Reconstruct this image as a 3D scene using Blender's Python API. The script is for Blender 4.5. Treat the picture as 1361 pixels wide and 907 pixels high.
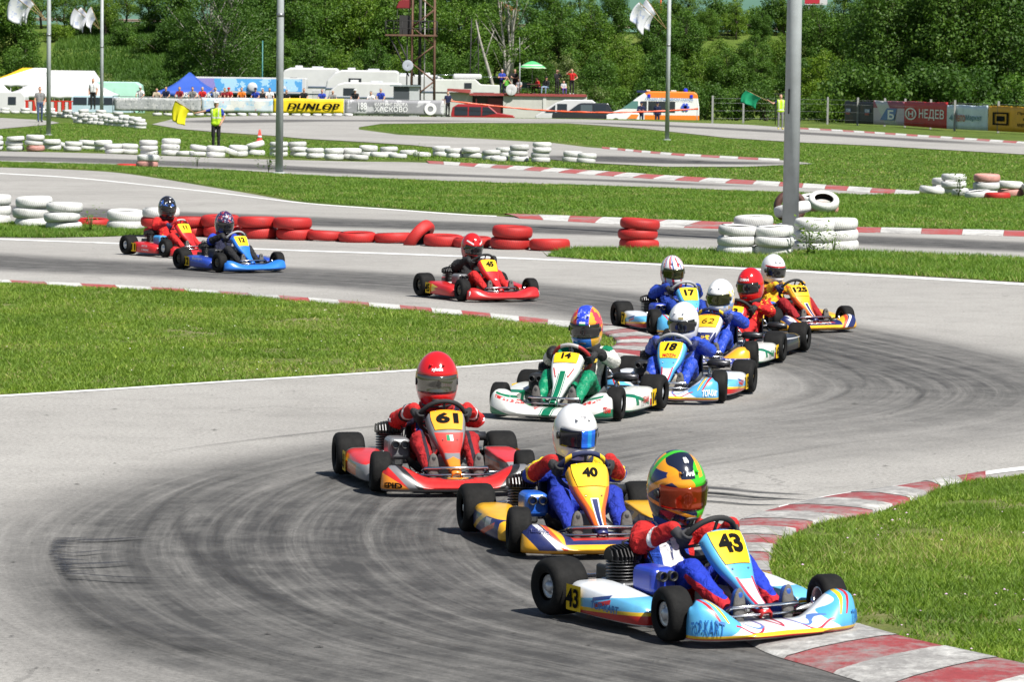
import bpy, bmesh, math, random, ast
import numpy as np
from mathutils import Vector, Matrix, noise as mnoise
random.seed(7); RNG = np.random.default_rng(11)
for _o in list(bpy.data.objects): bpy.data.objects.remove(_o)
SC = bpy.context.scene; COL = SC.collection
R = math.radians
# ---------------------------------------------------------------- camera
F_PX, CX, CY = 4600.0, 680.5, 453.5           # focal length and centre in photograph pixels (1361 x 907)
CAM_H = 2.58
PITCH = math.atan(346.5/F_PX); ROLL = R(0.75)
cam_rot = Matrix.Rotation(math.pi/2 - PITCH, 3, 'X') @ Matrix.Rotation(ROLL, 3, 'Z')
cd = bpy.data.cameras.new('camera'); cam = bpy.data.objects.new('camera', cd); COL.objects.link(cam)
cam.matrix_world = Matrix.Translation((0, 0, CAM_H)) @ cam_rot.to_4x4()
cd.sensor_width = 36; cd.lens = F_PX/1361*36; cd.clip_start = .5; cd.clip_end = 9000
cd.dof.use_dof = True; cd.dof.focus_distance = 26; cd.dof.aperture_fstop = 16
SC.camera = cam
# ---------------------------------------------------------------- sky, sun, exposure
SUN_EL, SUN_AZ = R(54), R(42)                  # azimuth measured from behind the camera towards the right
sun_dir = Vector((math.sin(SUN_AZ)*math.cos(SUN_EL), -math.cos(SUN_AZ)*math.cos(SUN_EL), math.sin(SUN_EL)))
W = bpy.data.worlds.new('World'); SC.world = W; W.use_nodes = True
_n = W.node_tree.nodes; _bg = _n['Background']; _sky = _n.new('ShaderNodeTexSky')
_sky.sky_type = 'NISHITA'; _sky.sun_disc = False; _sky.sun_elevation = SUN_EL
_sky.sun_rotation = math.atan2(sun_dir.x, sun_dir.y); _sky.air_density = 1.0; _sky.dust_density = 1.0; _sky.ozone_density = 1.2
W.node_tree.links.new(_sky.outputs[0], _bg.inputs[0]); _bg.inputs[1].default_value = 0.053
sl = bpy.data.lights.new('sun', 'SUN'); sl.energy = 4.9; sl.angle = R(.53); sl.color = (1, .965, .9)
sun = bpy.data.objects.new('sun', sl); COL.objects.link(sun)
sun.rotation_euler = sun_dir.to_track_quat('Z', 'Y').to_euler(); sun.location = sun_dir*60
SC.view_settings.view_transform = 'Standard'; SC.view_settings.look = 'None'; SC.view_settings.gamma = 1
SC.view_settings.use_curve_mapping = False; SC.view_settings.exposure = 0.66
SC.cycles.use_denoising = True
SC.cycles.max_bounces = 5; SC.cycles.diffuse_bounces = 3; SC.cycles.transparent_max_bounces = 16; SC.cycles.caustics_reflective = False; SC.cycles.caustics_refractive = False

# ---------------------------------------------------------------- pixel <-> place
_CR = np.array(cam_rot)
def ray(px, py):
    return _CR @ np.array([(px-CX)/F_PX, -(py-CY)/F_PX, -1.0])
def G(px, py, z=0.0):                           # where the line of sight meets the level z
    d = ray(px, py); t = (z-CAM_H)/d[2]
    return Vector((d[0]*t, d[1]*t, z))
def at(px, py, Y):                              # point of the line of sight at depth Y
    d = ray(px, py); t = Y/d[1]
    return Vector((d[0]*t, Y, CAM_H+d[2]*t))
def ppm(Y): return F_PX/Y                       # photograph pixels per metre at depth Y

# ---------------------------------------------------------------- materials
MATS = {}
class NT:
    """small helper: expressions -> math nodes"""
    def __init__(s, m):
        m.use_nodes = True; s.t = m.node_tree; s.n = s.t.nodes; s.l = s.t.links; s.c = {}
        s.b = s.n['Principled BSDF']
    def new(s, typ, **kw):
        nd = s.n.new(typ)
        for k, v in kw.items(): setattr(nd, k, v)
        return nd
    def var(s, k):
        if k in s.c: return s.c[k]
        if k in 'xyz':
            tc = s.new('ShaderNodeTexCoord'); sp = s.new('ShaderNodeSeparateXYZ'); s.l.new(tc.outputs['Object'], sp.inputs[0])
            for i, q in enumerate('xyz'): s.c[q] = sp.outputs[i]
        elif k in 'uv':
            tc = s.new('ShaderNodeTexCoord'); sp = s.new('ShaderNodeSeparateXYZ'); s.l.new(tc.outputs['UV'], sp.inputs[0])
            s.c['u'], s.c['v'] = sp.outputs[0], sp.outputs[1]
        elif k.startswith('n'):                 # n12 = noise of scale 12 in object space
            s.c[k] = s.noise(float(k[1:].replace('p', '.')))
        return s.c[k]
    def noise(s, scale, detail=4, rough=.6, vec=None, dist=0.):
        nd = s.new('ShaderNodeTexNoise'); nd.inputs['Scale'].default_value = scale; nd.inputs['Detail'].default_value = detail
        nd.inputs['Roughness'].default_value = rough; nd.inputs['Distortion'].default_value = dist
        if vec is None:
            if 'obj' not in s.c: s.c['obj'] = s.new('ShaderNodeTexCoord').outputs['Object']
            vec = s.c['obj']
        s.l.new(vec, nd.inputs['Vector']); return nd.outputs[0]
    def math(s, op, *a):
        nd = s.new('ShaderNodeMath', operation=op)
        for i, q in enumerate(a):
            if isinstance(q, (int, float)): nd.inputs[i].default_value = q
            else: s.l.new(q, nd.inputs[i])
        return nd.outputs[0]
    def ex(s, src): return s._e(ast.parse(src, mode='eval').body)
    def _e(s, e):
        if isinstance(e, ast.Constant): return float(e.value)
        if isinstance(e, ast.Name): return s.var(e.id)
        if isinstance(e, ast.UnaryOp):
            o = s._e(e.operand); return -o if isinstance(o, float) else s.math('MULTIPLY', o, -1.0)
        if isinstance(e, ast.BinOp):
            op = {ast.Add:'ADD', ast.Sub:'SUBTRACT', ast.Mult:'MULTIPLY', ast.Div:'DIVIDE', ast.Mod:'FLOORED_MODULO', ast.Pow:'POWER'}[type(e.op)]
            return s.math(op, s._e(e.left), s._e(e.right))
        if isinstance(e, ast.Compare):
            op = {ast.Lt:'LESS_THAN', ast.Gt:'GREATER_THAN'}[type(e.ops[0])]
            return s.math(op, s._e(e.left), s._e(e.comparators[0]))
        if isinstance(e, ast.BoolOp):
            r = s._e(e.values[0])
            for q in e.values[1:]: r = s.math('MULTIPLY' if isinstance(e.op, ast.And) else 'MAXIMUM', r, s._e(q))
            return r
        if isinstance(e, ast.Call):
            f = {'sin':'SINE', 'abs':'ABSOLUTE', 'min':'MINIMUM', 'max':'MAXIMUM', 'sqrt':'SQRT', 'frac':'FRACT', 'floor':'FLOOR', 'atan2':'ARCTAN2'}[e.func.id]
            return s.math(f, *[s._e(q) for q in e.args])
        raise ValueError(ast.dump(e))
    def mix(s, fac, a, b, typ='MIX'):
        nd = s.new('ShaderNodeMix', data_type='RGBA', blend_type=typ)
        for i, q in ((0, fac), (6, a), (7, b)):
            if isinstance(q, (tuple, list)): nd.inputs[i].default_value = (*q[:3], 1)
            elif isinstance(q, (int, float)): nd.inputs[i].default_value = q
            else: s.l.new(q, nd.inputs[i])
        return nd.outputs[2]
    def ramp(s, fac, stops, interp='LINEAR'):
        nd = s.new('ShaderNodeValToRGB'); cr = nd.color_ramp; cr.interpolation = interp
        while len(cr.elements) > 1: cr.elements.remove(cr.elements[0])
        cr.elements[0].position = stops[0][0]; cr.elements[0].color = (*stops[0][1], 1)
        for p, c in stops[1:]:
            e = cr.elements.new(p); e.color = (*c, 1)
        if isinstance(fac, (int, float)): nd.inputs[0].default_value = fac
        else: s.l.new(fac, nd.inputs[0])
        return nd.outputs[0]
    def base(s, c):
        if isinstance(c, (tuple, list)): s.b.inputs['Base Color'].default_value = (*c[:3], 1)
        else: s.l.new(c, s.b.inputs['Base Color'])
    def bump(s, h, strength=.3, dist=.01):
        bp = s.new('ShaderNodeBump'); bp.inputs['Strength'].default_value = strength; bp.inputs['Distance'].default_value = dist
        s.l.new(h, bp.inputs['Height']); s.l.new(bp.outputs[0], s.b.inputs['Normal'])

def rgb(*c):                                    # sRGB 0-255 -> linear
    if len(c) == 1: h = c[0].lstrip('#'); c = tuple(int(h[i:i+2], 16) for i in (0, 2, 4))
    return tuple(((q/255+.055)/1.055)**2.4 if q > 10 else q/255/12.92 for q in c)

def gmat(name, base, layers=(), rough=.4, metal=0., coat=0., var=.12, vs=9., bump=0., bs=60., spec=.5, dirt=0., alpha=None):
    """a surface: base colour, printed layers (expression, colour), slight uneven tone, fine relief"""
    if name in MATS: return MATS[name]
    m = bpy.data.materials.new(name); MATS[name] = m; t = NT(m)
    c = base
    for ex, col in layers: c = t.mix(t.ex(ex) if isinstance(ex, str) else ex, c, col)
    if var: 
        f = t.noise(vs, 5, .65); k = t.ramp(f, [(.3, (1-var,)*3), (.7, (1+var*.5,)*3)])
        c = t.mix(1., c, k, 'MULTIPLY')
    if dirt:
        f = t.noise(vs*2.3, 6, .7); k = t.math('MULTIPLY', t.ramp(f, [(.45, (0,)*3), (.75, (1,)*3)]), dirt)
        c = t.mix(k, c, (.13, .11, .085))
    t.base(c); t.b.inputs['Metallic'].default_value = metal
    t.b.inputs['Specular IOR Level'].default_value = spec
    f = t.noise(vs*3, 3); rr = t.math('MULTIPLY_ADD', f, .25*rough, rough*.88); t.l.new(rr, t.b.inputs['Roughness'])
    if coat: t.b.inputs['Coat Weight'].default_value = coat; t.b.inputs['Coat Roughness'].default_value = .08
    if bump: t.bump(t.noise(bs, 4, .55, dist=.8 if bump >= 1 else 0.), min(bump, 1.), .01 if bump < 1 else .03)
    if alpha is not None: t.b.inputs['Alpha'].default_value = alpha
    return m

# ---------------------------------------------------------------- meshes
def tag(o, label=None, cat=None, group=None, kind=None):
    if label: o['label'] = label
    if cat: o['category'] = cat
    if group: o['group'] = group
    if kind: o['kind'] = kind
    return o
def empty(name, loc=(0, 0, 0), rz=0., label=None, cat=None, group=None):
    o = bpy.data.objects.new(name, None); COL.objects.link(o); o.empty_display_size = .1
    o.location = loc; o.rotation_euler = (0, 0, rz); return tag(o, label, cat, group)
class MB:
    """collects shapes; build() links them as one mesh object"""
    def __init__(s): s.v = []; s.f = []; s.mi = []; s.sm = []
    def add(s, vs, fs, mi=0, smooth=True, M=None):
        k = len(s.v)
        if M is not None: vs = [M @ Vector(p) for p in vs]
        s.v.extend([tuple(p) for p in vs]); s.f.extend([tuple(i+k for i in f) for f in fs])
        s.mi.extend([mi]*len(fs)); s.sm.extend([smooth]*len(fs)); return s
    def box(s, x0, x1, y0, y1, z0, z1, mi=0, M=None):
        vs = [(x, y, z) for x in (x0, x1) for y in (y0, y1) for z in (z0, z1)]
        fs = [(0,1,3,2), (4,6,7,5), (0,4,5,1), (2,3,7,6), (0,2,6,4), (1,5,7,3)]
        return s.add(vs, fs, mi, False, M)
    def tube(s, pts, r, seg=8, mi=0, cap=True, closed=False, M=None):
        pts = [Vector(p) for p in pts]; n = len(pts); rs = r if isinstance(r, (list, tuple)) else [r]*n
        vs = []; fs = []; up = None
        for i, p in enumerate(pts):
            a = pts[(i-1) % n] if (closed or i) else p; b = pts[(i+1) % n] if (closed or i < n-1) else p
            d = (b-a).normalized()
            if up is None: up = Vector((0, 0, 1)) if abs(d.z) < .9 else Vector((1, 0, 0))
            sd = d.cross(up).normalized(); up = sd.cross(d).normalized()
            for k in range(seg):
                t = 2*math.pi*k/seg; vs.append(p + (sd*math.cos(t)+up*math.sin(t))*rs[i])
        for i in range(n if closed else n-1):
            for k in range(seg):
                j = (i+1) % n; fs.append((i*seg+k, i*seg+(k+1) % seg, j*seg+(k+1) % seg, j*seg+k))
        s.add(vs, fs, mi, True, M)
        if cap and not closed:
            k = len(s.v)-len(vs)
            s.f.append(tuple(k+i for i in reversed(range(seg)))); s.f.append(tuple(k+(n-1)*seg+i for i in range(seg)))
            s.mi += [mi, mi]; s.sm += [False, False]
        return s
    def lathe(s, prof, seg=24, axis='Z', c=(0, 0, 0), mi=0, closed=False, smooth=True, M=None):
        vs = []; fs = []; n = len(prof)
        for k in range(seg):
            t = 2*math.pi*k/seg; ca, sa = math.cos(t), math.sin(t)
            for r, h in prof:
                p = {'Z': (r*ca, r*sa, h), 'Y': (r*ca, h, r*sa), 'X': (h, r*ca, r*sa)}[axis]
                vs.append((p[0]+c[0], p[1]+c[1], p[2]+c[2]))
        for k in range(seg):
            j = (k+1) % seg
            for i in range(n if closed else n-1):
                q = (i+1) % n; fs.append((k*n+i, j*n+i, j*n+q, k*n+q))
        return s.add(vs, fs, mi, smooth, M)
    def grid(s, fn, us, vs_, mi=0, smooth=True, closed_u=False):
        pts = [fn(u, v) for u in us for v in vs_]; nu, nv = len(us), len(vs_); fs = []
        for i in range(nu if closed_u else nu-1):
            for j in range(nv-1):
                q = (i+1) % nu; fs.append((i*nv+j, q*nv+j, q*nv+j+1, i*nv+j+1))
        return s.add(pts, fs, mi, smooth)
    def poly(s, pts, mi=0): return s.add(pts, [tuple(range(len(pts)))], mi, False)
    def ell(s, c, r, seg=12, rings=8, mi=0, M=None):
        prof = [(max(1e-4, math.sin(math.pi*i/rings)), -math.cos(math.pi*i/rings)) for i in range(rings+1)]
        MM = Matrix.Translation(c) @ Matrix.Diagonal((*r, 1))
        if M is not None: MM = M @ MM
        return s.lathe(prof, seg, M=MM)
    def mesh(s, name):
        me = bpy.data.meshes.new(name); me.from_pydata(s.v, [], s.f)
        me.polygons.foreach_set('use_smooth', s.sm); me.polygons.foreach_set('material_index', s.mi); me.update()
        return me
    def build(s, name, mats, parent=None, bevel=0., solid=0., seg=2, recalc=True):
        me = s.mesh(name)
        if recalc:
            bm = bmesh.new(); bm.from_mesh(me); bmesh.ops.recalc_face_normals(bm, faces=bm.faces); bm.to_mesh(me); bm.free()
        for m in (mats if isinstance(mats, (list, tuple)) else [mats]): me.materials.append(m)
        return link(name, me, parent, bevel, solid, seg)
def link(name, me, parent=None, bevel=0., solid=0., seg=2):
    o = bpy.data.objects.new(name, me); COL.objects.link(o); o.parent = parent
    if solid:
        q = o.modifiers.new('solid', 'SOLIDIFY'); q.thickness = solid; q.offset = -1
    if bevel:
        q = o.modifiers.new('bevel', 'BEVEL'); q.width = bevel; q.segments = seg; q.limit_method = 'ANGLE'; q.angle_limit = R(40)
    return o
def copy_tree(o, parent=None):
    c = o.copy(); COL.objects.link(c); c.parent = parent
    for ch in o.children: copy_tree(ch, c)
    return c
def fast_mesh(name, V, F, mats, parent=None, uv=None, attr=None, smooth=False):
    """numpy: V (n,3), F (m,k)"""
    V = np.asarray(V, np.float32); F = np.asarray(F, np.int32); m, k = F.shape
    me = bpy.data.meshes.new(name); me.vertices.add(len(V)); me.vertices.foreach_set('co', V.ravel())
    me.loops.add(m*k); me.loops.foreach_set('vertex_index', F.ravel())
    me.polygons.add(m); me.polygons.foreach_set('loop_start', np.arange(0, m*k, k, dtype=np.int32))
    if smooth: me.polygons.foreach_set('use_smooth', np.ones(m, bool))
    if uv is not None:
        l = me.uv_layers.new(name='UVMap'); l.data.foreach_set('uv', np.asarray(uv, np.float32)[F.ravel()].ravel())
    for nm, a in (attr or {}).items():
        q = me.attributes.new(nm, 'FLOAT', 'FACE' if len(a) == m and len(a) != len(V) else 'POINT'); q.data.foreach_set('value', np.asarray(a, np.float32))
    me.update(calc_edges=True); me.validate()
    for q in (mats if isinstance(mats, (list, tuple)) else [mats]): me.materials.append(q)
    o = bpy.data.objects.new(name, me); COL.objects.link(o); o.parent = parent; return o

# lettering: 2D glyph mesh mapped onto a surface by fn(x, y)
_TX = {}
def text_mesh(s, bold=.02, shear=0., spacing=1.):
    key = (s, bold, shear, spacing)
    if key in _TX: return _TX[key]
    c = bpy.data.curves.new('t', 'FONT'); c.body = s; c.size = 1; c.offset = bold; c.align_x = 'CENTER'; c.align_y = 'CENTER'
    c.shear = shear; c.space_character = spacing; c.resolution_u = 3
    o = bpy.data.objects.new('t', c); COL.objects.link(o)
    dg = bpy.context.evaluated_depsgraph_get(); me = bpy.data.meshes.new_from_object(o.evaluated_get(dg))
    vs = [tuple(v.co) for v in me.vertices]; fs = [tuple(p.vertices) for p in me.polygons]
    bpy.data.objects.remove(o); bpy.data.curves.remove(c); bpy.data.meshes.remove(me)
    xs = [v[0] for v in vs] or [0]; ys = [v[1] for v in vs] or [0]
    cx, cy, w, h = (min(xs)+max(xs))/2, (min(ys)+max(ys))/2, max(xs)-min(xs), max(ys)-min(ys)
    _TX[key] = ([(v[0]-cx, v[1]-cy) for v in vs], fs, w, h); return _TX[key]
def lettering(name, s, fn, mat, parent, width=None, height=None, bold=.02, shear=0., spacing=1.):
    if not s: return None
    vs, fs, w, h = text_mesh(s, bold, shear, spacing)
    kx = width/w if width else height/h; ky = height/h if height else kx
    mb = MB(); mb.add([fn(v[0]*kx, v[1]*ky) for v in vs], fs, 0, False)
    return mb.build(name, mat, parent, recalc=False)
def plane_fn(o, right, up, off=0.):
    o = Vector(o); r = Vector(right).normalized(); u = Vector(up); u = (u - r*u.dot(r)).normalized(); n = r.cross(u)
    return lambda x, y: o + r*x + u*y + n*off

# continuous figures: bones with radii -> one voxel-remeshed surface, faces coloured by the bone they are nearest to
def figure(name, bones, mats, voxel=.012, parent=None, smooth=6, wrinkle=0.):
    """bones: (p0, p1, r0, r1, material index)"""
    mb = MB()
    for p0, p1, r0, r1, mi in bones:
        p0, p1 = Vector(p0), Vector(p1); d = p1-p0; L = max(d.length, 1e-5); d = d.normalized() if d.length > 1e-5 else Vector((0, 0, 1))
        pts = []; rr = []
        for k in (-85, -55, -25):
            a = R(k); pts.append(p0+d*(r0*math.sin(a))); rr.append(r0*math.cos(a))
        for k in range(5): pts.append(p0+d*(L*k/4)); rr.append(r0+(r1-r0)*k/4)
        for k in (25, 55, 85):
            a = R(k); pts.append(p1+d*(r1*math.sin(a))); rr.append(r1*math.cos(a))
        mb.tube(pts, rr, 12)
    o = mb.build(name, mats, None)
    q = o.modifiers.new('r', 'REMESH'); q.mode = 'VOXEL'; q.voxel_size = voxel; q.use_smooth_shade = True
    if smooth:
        q = o.modifiers.new('s', 'SMOOTH'); q.iterations = smooth; q.factor = .5
    dg = bpy.context.evaluated_depsgraph_get(); me = bpy.data.meshes.new_from_object(o.evaluated_get(dg))
    bpy.data.objects.remove(o); me.name = name
    n = len(me.polygons); C = np.empty(n*3, np.float32); me.polygons.foreach_get('center', C); C = C.reshape(-1, 3)
    best = np.full(n, 1e9, np.float32); idx = np.zeros(n, np.int32)
    for p0, p1, r0, r1, mi in bones:
        a, b = np.array(p0, np.float32), np.array(p1, np.float32); ab = b-a; L2 = max(float(ab@ab), 1e-9)
        t = np.clip((C-a)@ab/L2, 0, 1); d = np.linalg.norm(C-(a+t[:, None]*ab), axis=1)-(r0+(r1-r0)*t)
        k = d < best; best[k] = d[k]; idx[k] = mi
    me.polygons.foreach_set('material_index', idx); me.polygons.foreach_set('use_smooth', np.ones(n, bool))
    if wrinkle:
        nv = len(me.vertices); P = np.empty(nv*3, np.float32); me.vertices.foreach_get('co', P); P = P.reshape(-1, 3)
        N = np.empty(nv*3, np.float32); me.vertices.foreach_get('normal', N); N = N.reshape(-1, 3)
        ph = RNG.uniform(0, 6, 8)
        w = np.zeros(nv)
        for i in range(6):
            dv = RNG.normal(size=3); dv /= np.linalg.norm(dv); fq = (38, 55, 75, 95, 120, 60)[i]
            w += np.sin(P@dv*fq+ph[i]+2.2*np.sin(P@np.roll(dv, 1)*fq*.45+ph[i-1]))
        P = P+N*(w/6*wrinkle)[:, None]; me.vertices.foreach_set('co', P.astype(np.float32).ravel())
    me.materials.clear()
    for m in mats: me.materials.append(m)
    me.polygons.foreach_set('material_index', idx); me.update()
    return link(name, me, parent)
def smoothstep(a, b, x):
    t = min(1, max(0, (x-a)/(b-a))); return t*t*(3-2*t)
def interp(x, xs, ys):
    return float(np.interp(x, xs, ys))
def smooth_line(pts, n):                         # Catmull-Rom resample of a polyline of Vectors, even arc length
    P = np.array([tuple(p) for p in pts], float); P = np.vstack([2*P[0]-P[1], P, 2*P[-1]-P[-2]]); out = []
    for i in range(1, len(P)-2):
        for t in np.linspace(0, 1, 16, endpoint=False):
            a, b, c, d = P[i-1:i+3]
            out.append(.5*((2*b)+(-a+c)*t+(2*a-5*b+4*c-d)*t*t+(-a+3*b-3*c+d)*t**3))
    out.append(P[-2]); out = np.array(out); s = np.r_[0, np.cumsum(np.linalg.norm(np.diff(out, axis=0), axis=1))]
    q = np.linspace(0, s[-1], n); return np.stack([np.interp(q, s, out[:, k]) for k in range(3)], 1), q
# ================================================================ ground, tracks, grass
EMB = 8.2
def terrain(x, y):
    z = -.75*smoothstep(243.5, 249, y)
    if y > 330: z += (EMB+.75)*smoothstep(330, 392, y)
    if y > 412: z -= 4*smoothstep(412, 520, y)
    return z
def M_asphalt(worn=False):
    m = bpy.data.materials.new('asphalt'); t = NT(m)
    a = t.ramp(t.noise(.22, 6, .6, dist=.4), [(.3, (.275, .264, .247)), (.55, (.325, .313, .293)), (.75, (.375, .362, .341))])
    b = t.ramp(t.noise(34., 3, .7), [(.25, (.62,)*3), (.5, (1,)*3), (.78, (1.3,)*3)])
    c = t.mix(1., a, b, 'MULTIPLY')
    d = t.ramp(t.noise(2.1, 6, .72), [(.30, (.86,)*3), (.5, (1,)*3), (.7, (1.05,)*3)])
    c = t.mix(1., c, d, 'MULTIPLY')
    sp_f = t.noise(150., 2, .6); sp = t.ramp(sp_f, [(.30, (.45,)*3), (.44, (1,)*3), (.60, (1,)*3), (.72, (1.5,)*3)])
    c = t.mix(.8, c, t.mix(1., c, sp, 'MULTIPLY'))
    # thin cracks
    vo = t.new('ShaderNodeTexVoronoi', feature='DISTANCE_TO_EDGE'); vo.inputs['Scale'].default_value = .21
    wv = t.new('ShaderNodeVectorMath', operation='MULTIPLY_ADD'); tc = t.new('ShaderNodeTexCoord')
    nz = t.new('ShaderNodeTexNoise'); nz.inputs['Scale'].default_value = .9; nz.inputs['Detail'].default_value = 6
    t.l.new(tc.outputs['Object'], nz.inputs['Vector']); t.l.new(nz.outputs['Color'], wv.inputs[0]); wv.inputs[1].default_value = (2.6, 2.6, 0)
    t.l.new(tc.outputs['Object'], wv.inputs[2]); t.l.new(wv.outputs[0], vo.inputs['Vector'])
    ck = t.math('LESS_THAN', vo.outputs[0], .0035); ck = t.math('MULTIPLY', ck, t.math('GREATER_THAN', t.noise(.35, 2), .58))
    c = t.mix(t.math('MULTIPLY', ck, .3), c, (.06, .058, .055))
    if worn:
        a_ = t.new('ShaderNodeAttribute', attribute_name='wear'); mp = t.new('ShaderNodeMapping'); mp.inputs['Scale'].default_value = (7, .16, 1); t.l.new(tc.outputs['UV'], mp.inputs[0])
        k = t.ramp(t.noise(1., 7, .74, mp.outputs[0]), [(.28, (.5,)*3), (.5, (.88,)*3), (.72, (1.1,)*3)])
        k2 = t.ramp(t.noise(3., 4, .7), [(.3, (.8,)*3), (.65, (1.08,)*3)])
        al = t.math('MINIMUM', t.math('MULTIPLY', t.math('MULTIPLY', a_.outputs['Fac'], k), k2), .93); c = t.mix(al, c, (.028, .0275, .028))
    t.base(c); t.b.inputs['Roughness'].default_value = .86; t.b.inputs['Specular IOR Level'].default_value = .3
    t.bump(sp_f, .4, .005); return m
def M_turf(far=False):
    m = bpy.data.materials.new('turf'); t = NT(m)
    a = t.ramp(t.noise(.35 if not far else .12, 7, .65), [(.3, (.085, .14, .022)), (.5, (.12, .18, .032)), (.68, (.17, .21, .05))])
    b = t.ramp(t.noise(9. if not far else 2.2, 6, .75), [(.3, (.6,)*3), (.5, (1.,)*3), (.72, (1.5, 1.45, 1.2))])
    c = t.mix(1., a, b, 'MULTIPLY')
    e = t.ramp(t.noise(.9, 5, .7), [(.60, (0,)*3), (.74, (1,)*3)]); c = t.mix(t.math('MULTIPLY', e, .55), c, (.17, .145, .075))
    t.base(c); t.b.inputs['Roughness'].default_value = .9; t.b.inputs['Specular IOR Level'].default_value = .15
    t.bump(t.noise(22. if not far else 5., 5, .8), .9, .06 if not far else .25); return m
def M_soil():
    m = bpy.data.materials.new('soil_turf'); t = NT(m)
    a = t.ramp(t.noise(1.4, 6, .65), [(.32, (.09, .125, .03)), (.52, (.14, .16, .05)), (.7, (.26, .22, .14))])
    b = t.ramp(t.noise(40., 4, .75), [(.3, (.62,)*3), (.7, (1.3,)*3)])
    t.base(t.mix(1., a, b, 'MULTIPLY')); t.b.inputs['Roughness'].default_value = .95; t.b.inputs['Specular IOR Level'].default_value = .1
    t.bump(t.noise(30., 5, .8), .8, .02); return m
def M_blade(name, lo, mid, hi, dry=(.36, .32, .14)):
    m = bpy.data.materials.new(name); t = NT(m); a = t.new('ShaderNodeAttribute', attribute_name='rnd')
    patch = t.ramp(t.noise(1.3, 5, .7), [(.3, (.72, .78, .8)), (.5, (1,)*3), (.72, (1.3, 1.2, 1.0))])
    c = t.ramp(a.outputs['Fac'], [(0, lo), (.5, mid), (.9, hi), (.97, hi), (1, dry)])
    t.base(t.mix(1., c, patch, 'MULTIPLY')); t.b.inputs['Roughness'].default_value = .6; t.b.inputs['Specular IOR Level'].default_value = .35
    tr = t.new('ShaderNodeBsdfTranslucent'); t.l.new(t.mix(1., c, (1.1, 1.3, .6), 'MULTIPLY'), tr.inputs[0])
    mx = t.new('ShaderNodeMixShader'); mx.inputs[0].default_value = .38
    t.l.new(t.b.outputs[0], mx.inputs[1]); t.l.new(tr.outputs[0], mx.inputs[2]); t.l.new(mx.outputs[0], t.n['Material Output'].inputs[0]); return m
def M_rubber(name, col=(.045, .043, .043)):
    m = bpy.data.materials.new(name); t = NT(m); a = t.new('ShaderNodeAttribute', attribute_name='alpha')
    tc = t.new('ShaderNodeTexCoord'); mp = t.new('ShaderNodeMapping'); mp.inputs['Scale'].default_value = (9, .22, 1); t.l.new(tc.outputs['UV'], mp.inputs[0])
    n1 = t.noise(1., 7, .72, mp.outputs[0]); n2 = t.noise(7., 6, .8)
    k = t.ramp(n1, [(.28, (.12,)*3), (.5, (.62,)*3), (.72, (1,)*3)]); k2 = t.ramp(n2, [(.3, (.55,)*3), (.6, (1,)*3)])
    al = t.math('MULTIPLY', t.math('MULTIPLY', a.outputs['Fac'], k), k2); t.l.new(al, t.b.inputs['Alpha'])
    t.base(col); t.b.inputs['Roughness'].default_value = .7; t.b.inputs['Specular IOR Level'].default_value = .4; return m
def M_paint(name, col, wear=.5):
    m = bpy.data.materials.new(name); t = NT(m)
    n = t.math('MULTIPLY_ADD', t.noise(1.1, 5, .65), .55, t.math('MULTIPLY', t.noise(9., 8, .8), .55)); k = t.ramp(n, [(wear-.06, (0,)*3), (wear+.09, (1,)*3)])
    c = t.mix(k, (.25, .24, .23), t.mix(t.noise(3., 5), col, tuple(q*.72+.03 for q in col)))
    g = t.ramp(t.noise(26., 4, .7), [(.3, (.72,)*3), (.55, (1,)*3)]); t.base(t.mix(1., c, g, 'MULTIPLY'))
    t.b.inputs['Roughness'].default_value = .75; t.bump(t.noise(60., 4), .4, .006); return m
ASPH = M_asphalt(); ASPH_W = M_asphalt(True); TURF = M_turf(); TURF_F = M_turf(True); SOIL = M_soil(); RUB_SHADOW = M_rubber('rubber_and_shadow_marks')
BLADE = M_blade('grass_blade', (.09, .16, .016), (.165, .268, .028), (.28, .37, .062))
BLADE_F = M_blade('grass_blade_far', (.085, .17, .018), (.14, .255, .03), (.22, .32, .05))
WHITE_LINE = M_paint('line_paint', (.8, .8, .78), .42)
KERB_R = M_paint('kerb_red', (.30, .03, .034), .50); KERB_W = M_paint('kerb_white', (.62, .61, .58), .56); KERB_R2 = M_paint('kerb_red_far', (.40, .05, .045), .49); KERB_W2 = M_paint('kerb_white_far', (.62, .61, .58), .48)

# --- the terrain sheet
ys = np.r_[-60, 0, 10, np.arange(20, 240, 10), np.arange(240, 262, .75), np.arange(262, 330, 8), np.arange(330, 420, 4), np.geomspace(425, 7000, 24)]
xs = np.r_[-5000, -2500, -1200, -600, -300, np.arange(-150, 151, 6), 300, 600, 1200, 2500, 5000]
V = np.array([(x, y, terrain(x, y)+(.35*mnoise.noise(Vector((x*.05, y*.05, 0))) if 335 < y < 395 else 0)) for y in ys for x in xs]); nx = len(xs)
F = np.array([(j*nx+i, j*nx+i+1, (j+1)*nx+i+1, (j+1)*nx+i) for j in range(len(ys)-1) for i in range(nx-1)])
V[:, 2] -= .02
tag(fast_mesh('ground', V, F, TURF_F, smooth=True), kind='structure')
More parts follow.
